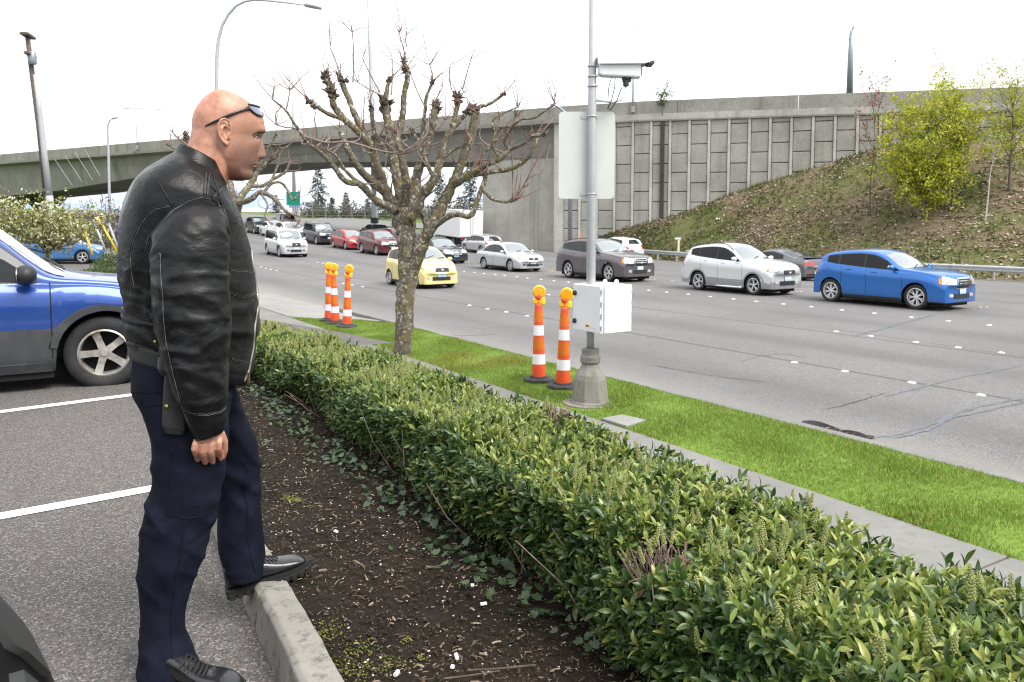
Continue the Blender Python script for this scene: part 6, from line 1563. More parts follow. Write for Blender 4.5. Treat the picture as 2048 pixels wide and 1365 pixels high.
for px, ytop, ybase, Y, sp, lab in ((637, 333, 412, 165, 3.4, 'tall dark fir with drooping limbs, seen under the overpass'), (692, 384, 412, 185, 1.9, 'small dark fir right of the tall one'), (665, 394, 412, 180, 1.3, 'tiny fir between the tall and the small one'), (880, 345, 425, 150, 3.0, 'dark conifer behind the pollarded tree, left of the abutment'), (940, 330, 425, 140, 3.4, 'dark conifer right beside the abutment'), (552, 390, 425, 190, 2.4, 'dark fir behind the bare second tree'), (735, 396, 415, 190, 1.6, 'small fir just left of the thick pole')):
    b0 = at_y(px, ybase + 20, Y); conifer((b0.x, b0.y, b0.z), at_y(px, ytop, Y).z - b0.z, sp, M_FIR, lab)
# low shrubs along the fence
def bush(name, c, rx, ry, rz_, n, mat, ls, label, cat='bush', group=None, kind=None):
    root = empty(name, c); tag(root, label, cat, group); c = Vector(c)
    d = rng.normal(size=(n, 3)); d /= np.linalg.norm(d, axis=1, keepdims=True); d[:, 2] = np.abs(d[:, 2]); rad = (rng.random(n) ** .35)[:, None]
    lum = np.array([1 + .28 * _nz.noise(Vector(v) * 2.3 + c * .37) for v in d])[:, None]
    P3 = np.array(c) + d * rad * lum * np.array([[rx, ry, rz_]]); V, F_ = scatter(LC, P3, frames(d + rng.normal(0, .6, (n, 3)), rng.normal(size=(n, 3))), ls * rng.uniform(.6, 1.3, n))
    o = np_mesh('foliage', V, F_, root, mat); o['kind'] = 'stuff'; local(root, o)
    m = MB()
    for i in range(9): e = c + Vector((rnd.gauss(0, rx * .4), rnd.gauss(0, ry * .4), rz_ * rnd.uniform(.5, .95))); m.tube([c, c.lerp(e, .5) + Vector((rnd.gauss(0, .1), rnd.gauss(0, .1), 0)) * rx * .3, e], [.03, .02, .01], 5)
    local(root, m.build('stems', M_TWIG, root, fix=False)); return root
M_BRUSH = mat_leaf('winter_brush', [(0.045, 0.036, 0.024), (0.075, 0.058, 0.038), (0.085, 0.080, 0.040), (0.11, 0.085, 0.06)], .9, .1); M_BRUSHG = mat_leaf('green_brush', [(.03, .05, .018), (.05, .075, .025), (.08, .10, .035)], .8, .15)
for i, px in enumerate(range(612, 960, 24)):
    Y = 140 + rnd.uniform(-4, 8); b0 = at_y(px + rnd.uniform(-5, 5), 434, Y); bush('brush', (b0.x, b0.y, b0.z - .3), 1.9, 1.6, rnd.uniform(2.1, 3.4), 620, M_BRUSHG if rnd.random() < .35 else M_BRUSH, .42, ['first', 'second', 'third', 'fourth', 'fifth', 'sixth', 'seventh', 'eighth', 'ninth', 'tenth', 'eleventh', 'twelfth', 'thirteenth', 'fourteenth', 'fifteenth'][i] + ' clump of brush behind the distant fence, counting from the green sign', 'bush', 'brush behind the fence')
fe = empty('chain_link_fence', at_y(750, 432, 134)); tag(fe, 'distant chain-link fence in front of the brush', 'fence'); M_MESHW = simple('fence_wire', (.30, .31, .31), .6, .4)
fp = [at_y(px, 434, 134) for px in range(600, 980, 26)]
for a in fp: m = MB(); m.tube([a - Vector((0, 0, .5)), a + Vector((0, 0, 2.1))], .05, 6); local(fe, m.build('post', M_MESHW, fe))
for h in (.15, 1.1, 2.05): m = MB(); m.tube([a + Vector((0, 0, h)) for a in fp], .02, 4); local(fe, m.build('rail', M_MESHW, fe))
m = MB()
for i in range(len(fp) - 1):
    for k in range(9):
        a = fp[i].lerp(fp[i + 1], k / 9); c_ = fp[i].lerp(fp[i + 1], min(1, (k + 3) / 9)); m.tube([a + Vector((0, 0, .15)), c_ + Vector((0, 0, 2.05))], .006, 3); m.tube([c_ + Vector((0, 0, .15)), a + Vector((0, 0, 2.05))], .006, 3)
local(fe, m.build('mesh', M_MESHW, fe, fix=False))
# slip road curving up to the right beyond the junction
def strip_px(name, L_, R_, mat, label, z_):
    m = MB(); m.grid([[ground_hit(*a, None, 60, 260) + Vector((0, 0, z_)), ground_hit(*b_, None, 60, 260) + Vector((0, 0, z_))] for a, b_ in zip(L_, R_)]); tag(m.build(name, mat, smooth=True), label, kind='structure')
strip_px('slip_road', [(600, 446), (640, 437), (680, 436), (720, 439), (780, 444), (860, 449), (960, 455)], [(640, 462), (700, 455), (740, 453), (780, 455), (830, 458), (880, 462), (960, 470)], M_ROAD, 'slip road curving off beyond the junction', .10)
# poles
M_GPOLE = simple('grey_pole', (.40, .42, .44), .5, .4, var=.08, co='World'); M_DPOLE = simple('dark_pole', (.24, .27, .30), .5, .4, var=.08, co='World'); M_WOODP = simple('pole_wood', (.115, .090, .072), .9, var=.3, scale=6, co='World')
def mast(name, Y, pts, r0, r1, mat, label, zbase=None, smooth=True, cat='street lamp', n=10):
    P2 = [at_y(x, y, Y) for x, y in pts]
    if zbase is not None: P2 = [Vector((P2[0].x, Y, zbase))] + P2
    root = empty(name, P2[0]); tag(root, label, cat); L_ = len(P2); m = MB(); m.tube(P2, [r0 + (r1 - r0) * i / (L_ - 1) for i in range(L_)], n); local(root, m.build('pole', mat, root, smooth=smooth)); return root, P2
lz = lambda px, Y: terr(*to_st((at_y(px, 450, Y).x, Y)))
def lamp_head(root, a, b_, w_, mat, drop=0):
    m = MB(); d = (b_ - a); n = d.normalized(); sd_ = Vector((0, 1, 0)); R = []
    for u, ww in ((0, .4), (.15, .8), (.5, 1), (.85, .9), (1, .4)): c_ = a + d * u; R.append([c_ + sd_ * w_ * ww + Vector((0, 0, .0)), c_ + sd_ * w_ * ww * .7 + Vector((0, 0, w_ * .35)), c_ - sd_ * w_ * ww * .7 + Vector((0, 0, w_ * .35)), c_ - sd_ * w_ * ww, c_ - sd_ * w_ * ww * .6 - Vector((0, 0, w_ * .45)), c_ + sd_ * w_ * ww * .6 - Vector((0, 0, w_ * .45))])
    m.rings(R); local(root, m.build('lamp_head', mat, root, smooth=True))
Y = 31.5; r_, P2 = mast('street_lamp', Y, [(434, 400), (433, 160), (434, 110), (437, 80), (444, 52), (456, 30), (472, 12), (490, 3), (510, 0), (540, 2), (575, 6), (610, 10.5)], .085, .030, M_GPOLE, 'tall street lamp with long curved arm rising above the man', zbase=VZ - .1); lamp_head(r_, at_y(610, 10, Y), at_y(643, 16, Y), .16, M_GPOLE)
Y = 60.0; r_, P2 = mast('street_lamp', Y, [(219, 400), (217, 300), (215, 262), (216, 250), (219, 242), (225, 237)], .11, .05, M_GPOLE, 'grey lamp post standing left of the man before the overpass', zbase=-1); lamp_head(r_, at_y(224, 238, Y), at_y(236, 235, Y), .14, M_GPOLE)
def on_bridge(px, ytop, label, double=False, thick=.07):
    k_ = wall_at(px); p, z_ = bpt(k_, -.12); Y_ = p.y; b0 = Vector((p.x, p.y, z_ - .65)); root = empty('bridge_lamp', b0); tag(root, label, 'street lamp')
    tp = at_y(px, ytop, Y_); m = MB(); m.tube([b0, Vector((b0.x, b0.y, tp.z))], [thick, thick * .6], 8); local(root, m.build('pole', M_GPOLE, root, smooth=True))
    m = MB(); m.box(b0, (.34, .30, .5)); local(root, m.build('bracket', M_BARRIER, root, bevel=.04)); return root, Vector((b0.x, b0.y, tp.z)), Y_
r_, tp, Y_ = on_bridge(284, 213, 'lamp post with two level arms on the overpass left of the man')
for a, y_ in ((248, 217), (314, 219.5)):
    m = MB(); m.tube([at_y(283, 217.5, Y_), at_y(a, y_, Y_)], [.05, .035], 6); local(r_, m.build('arm', M_GPOLE, r_)); lamp_head(r_, at_y(a, y_, Y_), at_y(a + (14 if a > 280 else -1) * 1, y_ + .5, Y_) if a > 280 else at_y(a + 14, y_ - .3, Y_), .12, M_GPOLE)
on_bridge(1264, 50, 'thin lamp post fixed outside the overpass barrier right of the camera', thick=.075)
k_ = wall_at(1699); p, z_ = bpt(k_, 6); Y_ = p.y; r_, P2 = mast('sign_mast', Y_, [(1699, 200), (1701, 110), (1703, 62)], .26, .14, M_DPOLE, 'stout tapering mast standing on the highway behind the wall', cat='mast'); m = MB(); m.tube([at_y(1700, 80, Y_), at_y(1707, 53, Y_)], [.12, .06], 6); local(r_, m.build('stub_arm', M_DPOLE, r_))
r_, P2 = mast('high_mast', 92.0, [(749, 430), (745, 250), (740, 100), (736, -20)], .40, .14, M_GPOLE, 'very tall tapering mast with a black base behind the pollarded tree', zbase=lz(749, 92) - .3, cat='mast')
m = MB(); a = P2[0]; m.tube([a, Vector((a.x, a.y, at_y(749, 436, 92).z))], .46, 12); local(r_, m.build('base_sleeve', M_BLACKP, r_))
mast('high_mast', 135.0, [(589, 440), (586, 250), (584, 88)], .34, .10, M_GPOLE, 'slender tall mast rising above the overpass left of the pollarded tree', cat='mast')
r_, P2 = mast('street_lamp', 58.0, [(1141, 300), (1138, 240), (1130, 225), (1116, 214), (1100, 208)], .16, .05, M_DPOLE, 'grey lamp post before the abutment, mostly hidden by the road sign', zbase=-1.2)
# leaning wooden utility pole and steel pole beside it
Y = 44.0; r_, P2 = mast('utility_pole', Y, [(94, 400), (78, 250), (62, 130), (54, 66)], .17, .12, M_WOODP, 'leaning brown wooden utility pole at the far left', zbase=None, cat='utility pole')
a = P2[0]; m = MB(); m.tube([Vector((a.x + .3, a.y, -1.2)), a], .175, 10); local(r_, m.build('butt', M_WOODP, r_))
for y_, w_ in ((72, 14), (110, 9)):
    m = MB(); q = at_y(55 + (y_ - 66) * .13, y_, Y); m.box(q, (w_ / FPX * Y * 1.1, 1.3, .14), rz=.25); cr_ = local(r_, m.build('cross_arm', M_WOODP, r_, bevel=.02))
    for k in (-.35, 0, .35): m = MB(); m.lathe([(.03, 0), (.06, .06), (.05, .13), (.07, .17), (.02, .2)], c=q + Vector((k * .3, k, .07)), n=8); m.build('insulator', M_DPOLE, cr_).matrix_parent_inverse = cr_.matrix_world.inverted() if False else Matrix.Translation(-r_.location)
m = MB(); q = at_y(64, 118, Y); m.lathe([(.16, -.35), (.20, -.3), (.20, .28), (.12, .36)], c=q + Vector((.15, -.2, 0)), n=12); local(r_, m.build('transformer', M_DPOLE, r_, smooth=True))
r_, P2 = mast('steel_pole', 42.0, [(99, 392), (88, 300), (79, 220), (70, 150)], .17, .09, M_POLEP, 'pale steel pole leaning beside the wooden utility pole', cat='pole'); a = P2[0]; m = MB(); m.tube([Vector((a.x + .25, a.y, -1.2)), a], .175, 10); local(r_, m.build('lower_pole', M_POLEP, r_, smooth=True))
for i, (x0, y0, x1, y1) in enumerate(((110, 320, 145, 372), (130, 312, 165, 365), (150, 305, 185, 360), (170, 300, 200, 352))):
    m = MB(); m.tube([at_y(x0, y0, 50), at_y(x1, y1, 46)], .009, 5); tag(m.build('wire', M_GALV), ['leftmost', 'second', 'third', 'rightmost'][i] + ' of the four slanting wires before the overpass', 'wire', 'slanting wires')
# green highway sign
Y = 118.0; hs = empty('highway_sign', at_y(586, 440, Y)); tag(hs, 'green highway sign on a grey post far down the road', 'sign'); a, b_ = at_y(573, 411, Y), at_y(600, 384, Y)
m = MB(); m.box(((a.x + b_.x) / 2, Y, (a.z + b_.z) / 2), (b_.x - a.x, .08, b_.z - a.z)); pn = local(hs, m.build('panel', simple('sign_green', (0.0, 0.22, 0.15), .4), hs, bevel=.02))
for i, (x0, x1, yy, h_) in enumerate(((578, 596, 389.5, 1.6), (576, 597, 399.0, 2.2), (577, 592, 405.5, 1.4))):
    q0, q1 = at_y(x0, yy, Y - .06), at_y(x1, yy, Y - .06); nlet = 7 + i
    for k in range(nlet):
        q = q0.lerp(q1, (k + .5) / nlet); m = MB(); m.box(q, ((q1.x - q0.x) / nlet * .55, .02, h_ / FPX * Y)); local(hs, m.build('legend_mark', simple('sign_white', (.75, .78, .76), .5), pn)).matrix_parent_inverse = Matrix.Translation(-hs.location)
a, b_ = at_y(578, 416, Y), at_y(600, 411, Y); m = MB(); m.box(((a.x + b_.x) / 2, Y, (a.z + b_.z) / 2), (b_.x - a.x, .1, b_.z - a.z)); local(hs, m.build('lower_plate', simple('sign_blue', (.20, .26, .42), .5), hs))
for px in (588, 596): m = MB(); p0 = at_y(px, 415, Y); m.tube([Vector((p0.x, Y + .1, lz(px, Y) - .3)), p0 + Vector((0, .1, 0))], .22, 8); local(hs, m.build('post', M_GPOLE, hs))
# ---- left: planting, barrier poles, dark fence
M_GC = mat_leaf('ground_cover', [(0.035, 0.065, 0.015), (0.060, 0.100, 0.022), (0.090, 0.135, 0.035)], .6, .2)
for px, py, Y, rx, rz_, lab in ((205, 556, 22.0, .9, .25, 'low green shrub mound behind the wagon bonnet'), (236, 536, 26.0, .8, .5, 'rounded green shrub just left of the man'), (160, 562, 21.0, .8, .2, 'low green ground cover under the flowering tree')):
    p = at_y(px, py, Y); bush('shrub', p, rx, rx * .8, rz_, 2600, M_GC, .07, lab)
p = at_y(212, 500, 52); bush('bush', (p.x, p.y, p.z), 2.3, 1.8, 3.4, 1800, mat_leaf('bare_brown', [(.09, .06, .045), (.13, .085, .065), (.16, .11, .09)], .9, .1), .20, 'leafless reddish brown bush left of the man')
p = at_y(30, 500, 56); bush('bush', (p.x, p.y, p.z), 3.5, 2.4, 2.6, 2200, M_BRUSHG, .26, 'dark green bush behind the parked cars at far left')
bf = empty('black_fence', at_y(200, 500, 47)); tag(bf, 'black chain-link fence behind the barrier poles', 'fence'); a, b_ = at_y(160, 487, 47), at_y(262, 490, 47)
for k in range(6): q = a.lerp(b_, k / 5); m = MB(); m.tube([q - Vector((0, 0, .5)), q + Vector((0, 0, 1.15))], .03, 6); local(bf, m.build('post', M_BLACKP, bf))
for h in (.05, 1.1): m = MB(); m.tube([a + Vector((0, 0, h)), b_ + Vector((0, 0, h))], .02, 5); local(bf, m.build('rail', M_BLACKP, bf))
for k in range(44): q = a.lerp(b_, k / 43); m = MB(); m.box(q + Vector((0, 0, .56)), (.028, .012, 1.1)); local(bf, m.build('slat', M_BLACKP, bf))
for i, (x0, y0, x1, y1, mt, lab) in enumerate(((171, 465, 185, 496, M_YEL, 'short yellow leaning pole left of the black fence'), (191, 452, 212, 490, M_POLEP, 'white leaning pole between the two yellow ones'), (196, 436, 236, 492, M_YEL, 'long yellow leaning pole with orange top'), (219, 452, 238, 488, M_POLEP, 'white leaning pole next to the man'))):
    m = MB(); q0, q1 = at_y(x1, y1 + 14, 40), at_y(x0, y0, 40); root = empty('barrier_pole', q0); tag(root, lab, 'pole', 'leaning yellow and white poles'); m.tube([q0, q1], .055, 8); local(root, m.build('shaft', mt, root, smooth=True)); m = MB(); m.tube([q1, q1 + (q1 - q0).normalized() * .12], .058, 8); local(root, m.build('tip', M_ORANGE if i == 2 else mt, root))
# ================================================================ the man
from mathutils import noise as mnoise
MO = Vector((-1.037, 2.38)); MYAW = math.radians(25.8)
MF = Vector((math.cos(MYAW), math.sin(MYAW))); ML = Vector((-math.sin(MYAW), math.cos(MYAW)))     # forward, to his left
def MP(px, py, l):
    r = ray(px, py); n2 = ML
    k = (MO.dot(n2) + l) / (r.x * n2.x + r.y * n2.y)
    return Vector((r.x * k, r.y * k, CAMZ + r.z * k))
def loc2w(f, l, z): return Vector((MO.x + MF.x * f + ML.x * l, MO.y + MF.y * f + ML.y * l, z))
def w2loc(p): d = Vector((p.x - MO.x, p.y - MO.y)); return (d.dot(MF), d.dot(ML), p.z)
LV = Vector((ML.x, ML.y, 0))
def loft(ctrl, nr, nc, exp=2.3, mirror=None, disp=None, flat_front=0):
    """rings given by two outline points of the photo, a depth and a half thickness; smooth interpolation between them"""
    C, A, Bv = [], [], []
    for q in ctrl:
        x0, y0, x1, y1, l, b_ = q[:6]
        a, c_ = MP(x0, y0, l), MP(x1, y1, l)
        if mirror is not None:
            fa, la, za = w2loc(a); fc, lc, zc = w2loc(c_); a, c_ = loc2w(fa, 2 * mirror - la, za), loc2w(fc, 2 * mirror - lc, zc)
        C.append((a + c_) / 2); A.append((c_ - a) / 2); Bv.append(b_)
    t = [0.0]
    for i in range(1, len(C)): t.append(t[-1] + max(0.02, (C[i] - C[i - 1]).length))
    t = np.array(t) / t[-1]; T = np.linspace(0, 1, nr)
    ip = lambda arr: pchip(t, arr, T)
    cx, cy, cz = (ip([c_[k] for c_ in C]) for k in range(3)); ax, ay, az = (ip([a[k] for a in A]) for k in range(3)); bb = ip(Bv)
    rings = []
    for i in range(nr):
        ring = []
        for j in range(nc):
            th = 2 * PI * j / nc; cs, sn = math.cos(th), math.sin(th)
            e = 2 / exp; u = math.copysign(abs(cs) ** e, cs); v = math.copysign(abs(sn) ** e, sn)
            ring.append(Vector((cx[i], cy[i], cz[i])) + Vector((ax[i], ay[i], az[i])) * u + LV * (bb[i] * v))
        rings.append(ring)
    if disp:
        out_ = []
        for i, r in enumerate(rings):
            c_ = sum(r, Vector()) / nc; out_.append([p + (p - c_).normalized() * disp(p, i / (nr - 1), j / nc) for j, p in enumerate(r)])
        rings = out_
    return rings
def ridged(p, sc, seed=0.0):
    q = Vector((p.x * sc[0] + seed, p.y * sc[1], p.z * sc[2])); return 1 - abs(mnoise.noise(q)) * 2
def folds(p, amp, sc, seed):
    w_ = mnoise.noise_vector(p * 6 + Vector((seed, 0, 0))) * 0.05
    q = p + w_
    return amp * (ridged(q, sc, seed) ** 2 - 0.4) + amp * 0.45 * mnoise.noise(Vector((q.x * sc[0] * 2.3, q.y * sc[1] * 2.3, q.z * sc[2] * 2.3 + seed)))

# --- materials
b = NB('skin'); c = b.coord('World'); z = b.n('SeparateXYZ'); b.l(c, z.inputs[0])
sk = b.mix(b.rng(b.noise(c, 28, 5, 0.6), .3, .7), (0.36, 0.155, 0.098), (0.53, 0.285, 0.200))
sk = b.mix(b.rng(b.noise(c, 9, 3), .42, .7, 0, .6), sk, (0.47, 0.165, 0.115))
stub = b.math('MULTIPLY', b.rng(z.outputs[2], 1.685, 1.625, 0, 1), b.rng(b.noise(c, 420, 2), .35, .62, .45, .95))
fx = b.n('VectorMath', operation='DOT_PRODUCT'); b.l(c, fx.inputs[0]); fx.inputs[1].default_value = (MF.x, MF.y, 0)
f0 = MF.dot(MO)
stub = b.math('MULTIPLY', stub, b.rng(fx.outputs['Value'], f0 + .165, f0 + .215, 0, .8))
tan_ = b.math('MULTIPLY', b.rng(fx.outputs['Value'], f0 + .150, f0 + .235, 0, 1), b.rng(z.outputs[2], 1.80, 1.70, 0, .75))
sk = b.mix(tan_, sk, (0.27, 0.135, 0.085))
sk = b.mix(b.rng(b.noise(c, 120, 4, .7), .55, .72, 0, .35), sk, (0.22, 0.10, 0.07))
sk = b.mix(stub, sk, (0.085, 0.055, 0.045))
b.color(sk); b.l(b.bump(b.noise(c, 300, 3), .12, .003), b.b.inputs['Normal'])
b.set(Roughness=0.46, Subsurface_Weight=0.12, Subsurface_Radius=(0.012, 0.005, 0.003), Specular_IOR_Level=0.45); M_SKIN = b.m
b = NB('black_leather'); c = b.coord('World')
wr = b.noise(c, 30, 6, .6, 1.2); pore = b.voro(c, 420)
lc = b.mix(b.rng(b.noise(c, 7, 5), .3, .75), (0.0045, 0.0045, 0.005), (0.012, 0.012, 0.013)); lc = b.mix(b.rng(wr, .66, .78, 0, .22), lc, (0.05, 0.049, 0.048))
b.color(lc); b.l(b.bump(b.noise(c, 11, 3, .55, 1.4), .24, .02, b.bump(wr, .26, .006, b.bump(pore, .10, .0015))), b.b.inputs['Normal'])
b.set(Roughness=b.rng(b.noise(c, 16, 4), .3, .7, .28, .43), Specular_IOR_Level=0.25); M_LEATHER = b.m
M_PIPING = simple('worn_leather_edge', (0.10, 0.097, 0.093), 0.5, var=.5, scale=60, co='World')
M_THREAD = simple('dark_thread', (0.035, 0.035, 0.037), 0.6, co='World')
b = NB('navy_twill'); c = b.coord('World')
tw = b.n('TexWave'); tw.inputs['Scale'].default_value = 700; tw.bands_direction = 'DIAGONAL'; b.l(c, tw.inputs[0])
b.color(b.mix(b.rng(b.noise(c, 10, 6, .65), .3, .7), (0.0038, 0.0048, 0.0110), (0.0088, 0.0108, 0.0215)))
b.l(b.bump(b.noise(c, 12, 4, .55, .8), .22, .02, b.bump(tw.outputs[0], .08, .001)), b.b.inputs['Normal']); b.set(Roughness=.85, Specular_IOR_Level=.12); M_TWILL = b.m
M_BOOT = simple('polished_boot', (0.012, 0.012, 0.013), 0.24, var=.3, scale=20, coat=.4, bump=.15, bscale=60, co='World')
M_SOLE = simple('boot_sole', (0.010, 0.010, 0.010), 0.75, co='World')
M_NYLON = simple('black_nylon', (0.012, 0.012, 0.013), 0.6, bump=.3, bscale=500, co='World')
M_BRASS = simple('old_brass', (0.42, 0.30, 0.12), 0.35, 0.9, co='World')
M_LENS = NB('mirror_lens'); M_LENS.color((0.22, 0.25, 0.33)); M_LENS.set(Roughness=.06, Metallic=.8, Coat_Weight=1.0); M_LENS = M_LENS.m
M_HAIR = simple('brow_hair', (0.035, 0.022, 0.015), 0.7, co='World')

# --- head: level slices between the profile's front and back outlines
HL = 0.135
prof = [(179.5, 447, 432, .012), (182, 456, 425, .030), (187, 466, 417.5, .044), (195, 481, 408, .056), (205, 498, 399, .066), (215, 511, 392, .0725), (225, 519, 387, .0765), (237, 526, 384, .079),
        (248, 529, 383, .0795), (258, 529.5, 383.5, .079), (266, 528.0, 385, .078), (274, 523, 388, .077), (282, 520.5, 392, .0765), (292, 518.5, 397, .076), (302, 517, 404, .075), (311, 516, 412, .073),
        (319, 515.5, 420, .0705), (326, 514, 428, .0675), (335, 508.5, 436, .064), (341, 505, 442, .061), (350, 507, 449, .055), (356, 504.5, 454, .048), (360.5, 498, 460, .036), (362, 489, 468, .018)]
PY = np.array([p[0] for p in prof])
def hp(k, y): return float(pchip(PY, [p[k] for p in prof], [y])[0])
nose = ([270, 277, 284, 292, 300, 308, 313, 317, 320, 324], [0, 2.0, 6.5, 11, 14.5, 17.5, 18.5, 15.5, 7, 0])
nsig = ([270, 284, 300, 309, 314, 320, 324], [.008, .0085, .0105, .0125, .0150, .0150, .012])
def g(x, m_, s_): return math.exp(-((x - m_) / s_) ** 2)
NRH, NCH = 96, 84
rings = []
for i in range(NRH):
    u = i / (NRH - 1); py = 179.5 + (362 - 179.5) * (0.5 - 0.5 * math.cos(PI * min(1, u * 1.0)) if False else u)
    xf_, xb_, wv = hp(1, py), hp(2, py), hp(3, py)
    a, c_ = MP(xb_, py, HL), MP(xf_, py, HL); mid = (a + c_) / 2; half = (c_ - a) / 2; hl = half.length; fd = half.normalized()
    chin = sstep(318, 352, py); ring = []
    for j in range(NCH):
        th = 2 * PI * j / NCH; cs, sn = math.cos(th), math.sin(th)
        e = .92; fu = math.copysign(abs(cs) ** (e if cs > 0 else 1.0), cs); fl_ = math.copysign(abs(sn) ** .92, sn)
        lw = wv * fl_ * (1 - (0.12 + .30 * chin) * max(0, cs) ** 1.3)
        ff = hl * fu; al = abs(lw); px = 1 / 700.0
        if cs > 0:
            k = cs ** .5
            ff += px * float(np.interp(py, *nose)) * g(lw, 0, float(np.interp(py, *nsig)))
            ff += px * 5 * g(al, .0145, .0065) * g(py, 312.5, 5.5)                      # nostril wings
            ff -= px * 5 * g(al, .023, .006) * g(py, 314, 9)                            # crease beside them
            ff += px * 4.5 * g(al, .030, .022) * g(py, 262.5, 6.0) * k                  # brow ridge
            ff -= px * 9.0 * g(al, .030, .015) * g(py, 275.5, 7.0)                      # eye socket
            ff += px * 3.5 * g(al, .030, .013) * g(py, 274.5, 2.6)                      # upper lid
            ff += px * 2.2 * g(al, .030, .014) * g(py, 282.5, 3.0)                      # lower lid
            ff += px * 3.0 * g(al, .048, .018) * g(py, 291, 9)                          # cheek bone
            ff -= px * 4.0 * g(al, .050, .015) * g(py, 322, 14)                         # hollow cheek
            ff += px * 3.2 * g(al, 0, .022) * g(py, 325.5, 2.8)                         # upper lip
            ff += px * 4.2 * g(al, 0, .020) * g(py, 334.5, 3.6)                         # lower lip
            ff -= px * 3.2 * g(al, .004, .024) * g(py, 329.6, 1.9)                      # mouth line
            ff -= px * 2.2 * g(al, .027, .006) * g(py, 329, 6)
            ff -= px * 1.2 * (g(py, 244, 1.6) + g(py, 251, 1.6)) * g(al, 0, .035)       # forehead lines
        ring.append(mid + fd * ff + LV * lw)
    rings.append(ring)
body = MB(); body.rings(rings)
def bt(pts, rads, n=14, flat=1.0): body.tube(pts, rads, n, flat=flat)
# neck with the roll at the nape
nk = loft([(384, 250, 486, 262, HL, .066), (381, 270, 482, 292, HL, .066), (378, 283, 470, 330, HL, .066), (372, 300, 458, 358, HL, .068), (362, 330, 450, 385, HL + .005, .075), (340, 360, 450, 420, HL + .01, .10)], 20, 24, 2.1)
body.rings(nk)
body.ball(MP(402, 268, HL), .022, 12, 8, sc=(1, 1.8, .6))
# ear: folded rim, bowl, lobe
ear_l = HL - .079
def ear(sign):
    for nm in range(1):
        pass
    L0 = HL + sign * .076
    pt = lambda px, py, o: (lambda q: loc2w(q[0], L0 + sign * o, q[2]))(w2loc(MP(px, py, ear_l)))
    rim_ = [(457, 262, .004), (459, 252, .010), (456, 243, .015), (449, 239, .019), (441, 241, .022), (436, 249, .024), (434.5, 260, .024), (437, 271, .022), (442, 281, .018), (448, 288, .013)]
    bt([pt(*q) for q in rim_], [.0028, .0034, .0038, .004, .0042, .0042, .004, .0038, .0040, .0046], 8)
    bt([pt(448, 286, .010), pt(452, 291, .008), (pt(456, 285, .006))], [.0055, .0055, .004], 8)                    # lobe
    bt([pt(456, 256, .006), pt(449, 252, .012), pt(443, 258, .016), pt(443, 268, .015), pt(448, 277, .010), pt(453, 281, .006)], [.0026, .0030, .0032, .0030, .0030, .003], 8)   # inner fold
    bt([pt(458, 266, .004), pt(456, 273, .007), pt(458, 279, .003)], [.003, .0042, .003], 8)                         # tragus
    body.rings([[pt(446.5 + 11.0 * s_ * math.cos(t_) + 2 * math.sin(t_) * s_, 263 + 22 * s_ * math.sin(t_), o_ + .008 * (1 - math.cos(t_)) * .5) for t_ in [2 * PI * k / 16 for k in range(16)]] for s_, o_ in ((.95, -.010), (1.0, .004), (.85, .0075), (.5, .004), (.2, .002))])
ear(-1); ear(1)
# trunk, arms and legs under the clothes
TL = .15
body.rings(loft([(345, 360, 450, 420, TL, .12), (285, 400, 470, 440, TL, .17), (262, 480, 490, 490, TL, .17), (262, 600, 500, 610, TL, .155), (272, 700, 470, 730, TL, .15), (290, 770, 440, 800, TL, .15), (310, 830, 430, 850, TL, .12)], 24, 24, 2.3))
def limb(pl, rads, mirror=False):
    P_ = [MP(*q) for q in pl]
    if mirror: P_ = [loc2w(w2loc(p)[0], 2 * TL - w2loc(p)[1], p.z) for p in P_]
    bt(P_, rads, 16); return P_
for mir in (False, True):
    limb([(395, 440, -.02), (380, 520, -.07), (385, 640, -.095), (400, 740, -.105), (414, 830, -.105), (419, 868, -.105)], [.055, .052, .046, .040, .031, .028], mir)
limb([(360, 800, .06), (375, 900, .02), (362, 1010, 0), (345, 1090, 0), (325, 1180, 0), (325, 1330, -.03), (330, 1360, -.03)], [.085, .075, .06, .055, .05, .04, .035])
limb([(380, 800, .24), (450, 880, .29), (470, 940, .32), (480, 1020, .32), (485, 1100, .30), (490, 1150, .29)], [.08, .07, .058, .052, .045, .035])
# hand with four fingers going into the trouser pocket, thumb inside
def hand(mirror):
    mv = (lambda p: loc2w(w2loc(p)[0], 2 * TL - w2loc(p)[1], p.z)) if mirror else (lambda p: p)
    Q = lambda px, py, l: mv(MP(px, py, l))
    body.rings([[mv(MP(px0 + (px1 - px0) * (.5 - .5 * math.cos(t_)), py0 + (py1 - py0) * (.5 - .5 * math.cos(t_)), -.107 + th_ * math.sin(t_))) for t_ in [2 * PI * k / 14 for k in range(14)]] for px0, py0, px1, py1, th_ in ((396, 858, 444, 848, .024), (390, 872, 447, 862, .023), (387, 884, 447, 876, .020), (389, 893, 446, 888, .016))])
    for (x0, y0, x1, y1, x2, y2, r_) in ((394, 880, 389, 899, 394, 912, .0105), (408, 880, 404, 903, 409, 917, .0112), (423, 878, 420, 903, 424, 916, .0114), (437, 874, 437, 897, 440, 909, .0108)):
        bt([Q(x0, y0, -.110), Q((x0 + x1) / 2, (y0 + y1) / 2, -.122), Q(x1, y1, -.121), Q((x1 + x2) / 2, (y1 + y2) / 2, -.112), Q(x2, y2, -.095), Q(x2 + 2, y2 + 10, -.078)], [r_ * 1.0, r_ * 1.08, r_ * 1.02, r_ * .95, r_ * .9, r_ * .7], 10)
    bt([Q(440, 866, -.100), Q(448, 884, -.088), Q(449, 902, -.075), Q(445, 916, -.066)], [.014, .0125, .011, .009], 10)
hand(False); hand(True)
me = body.mesh('person'); 
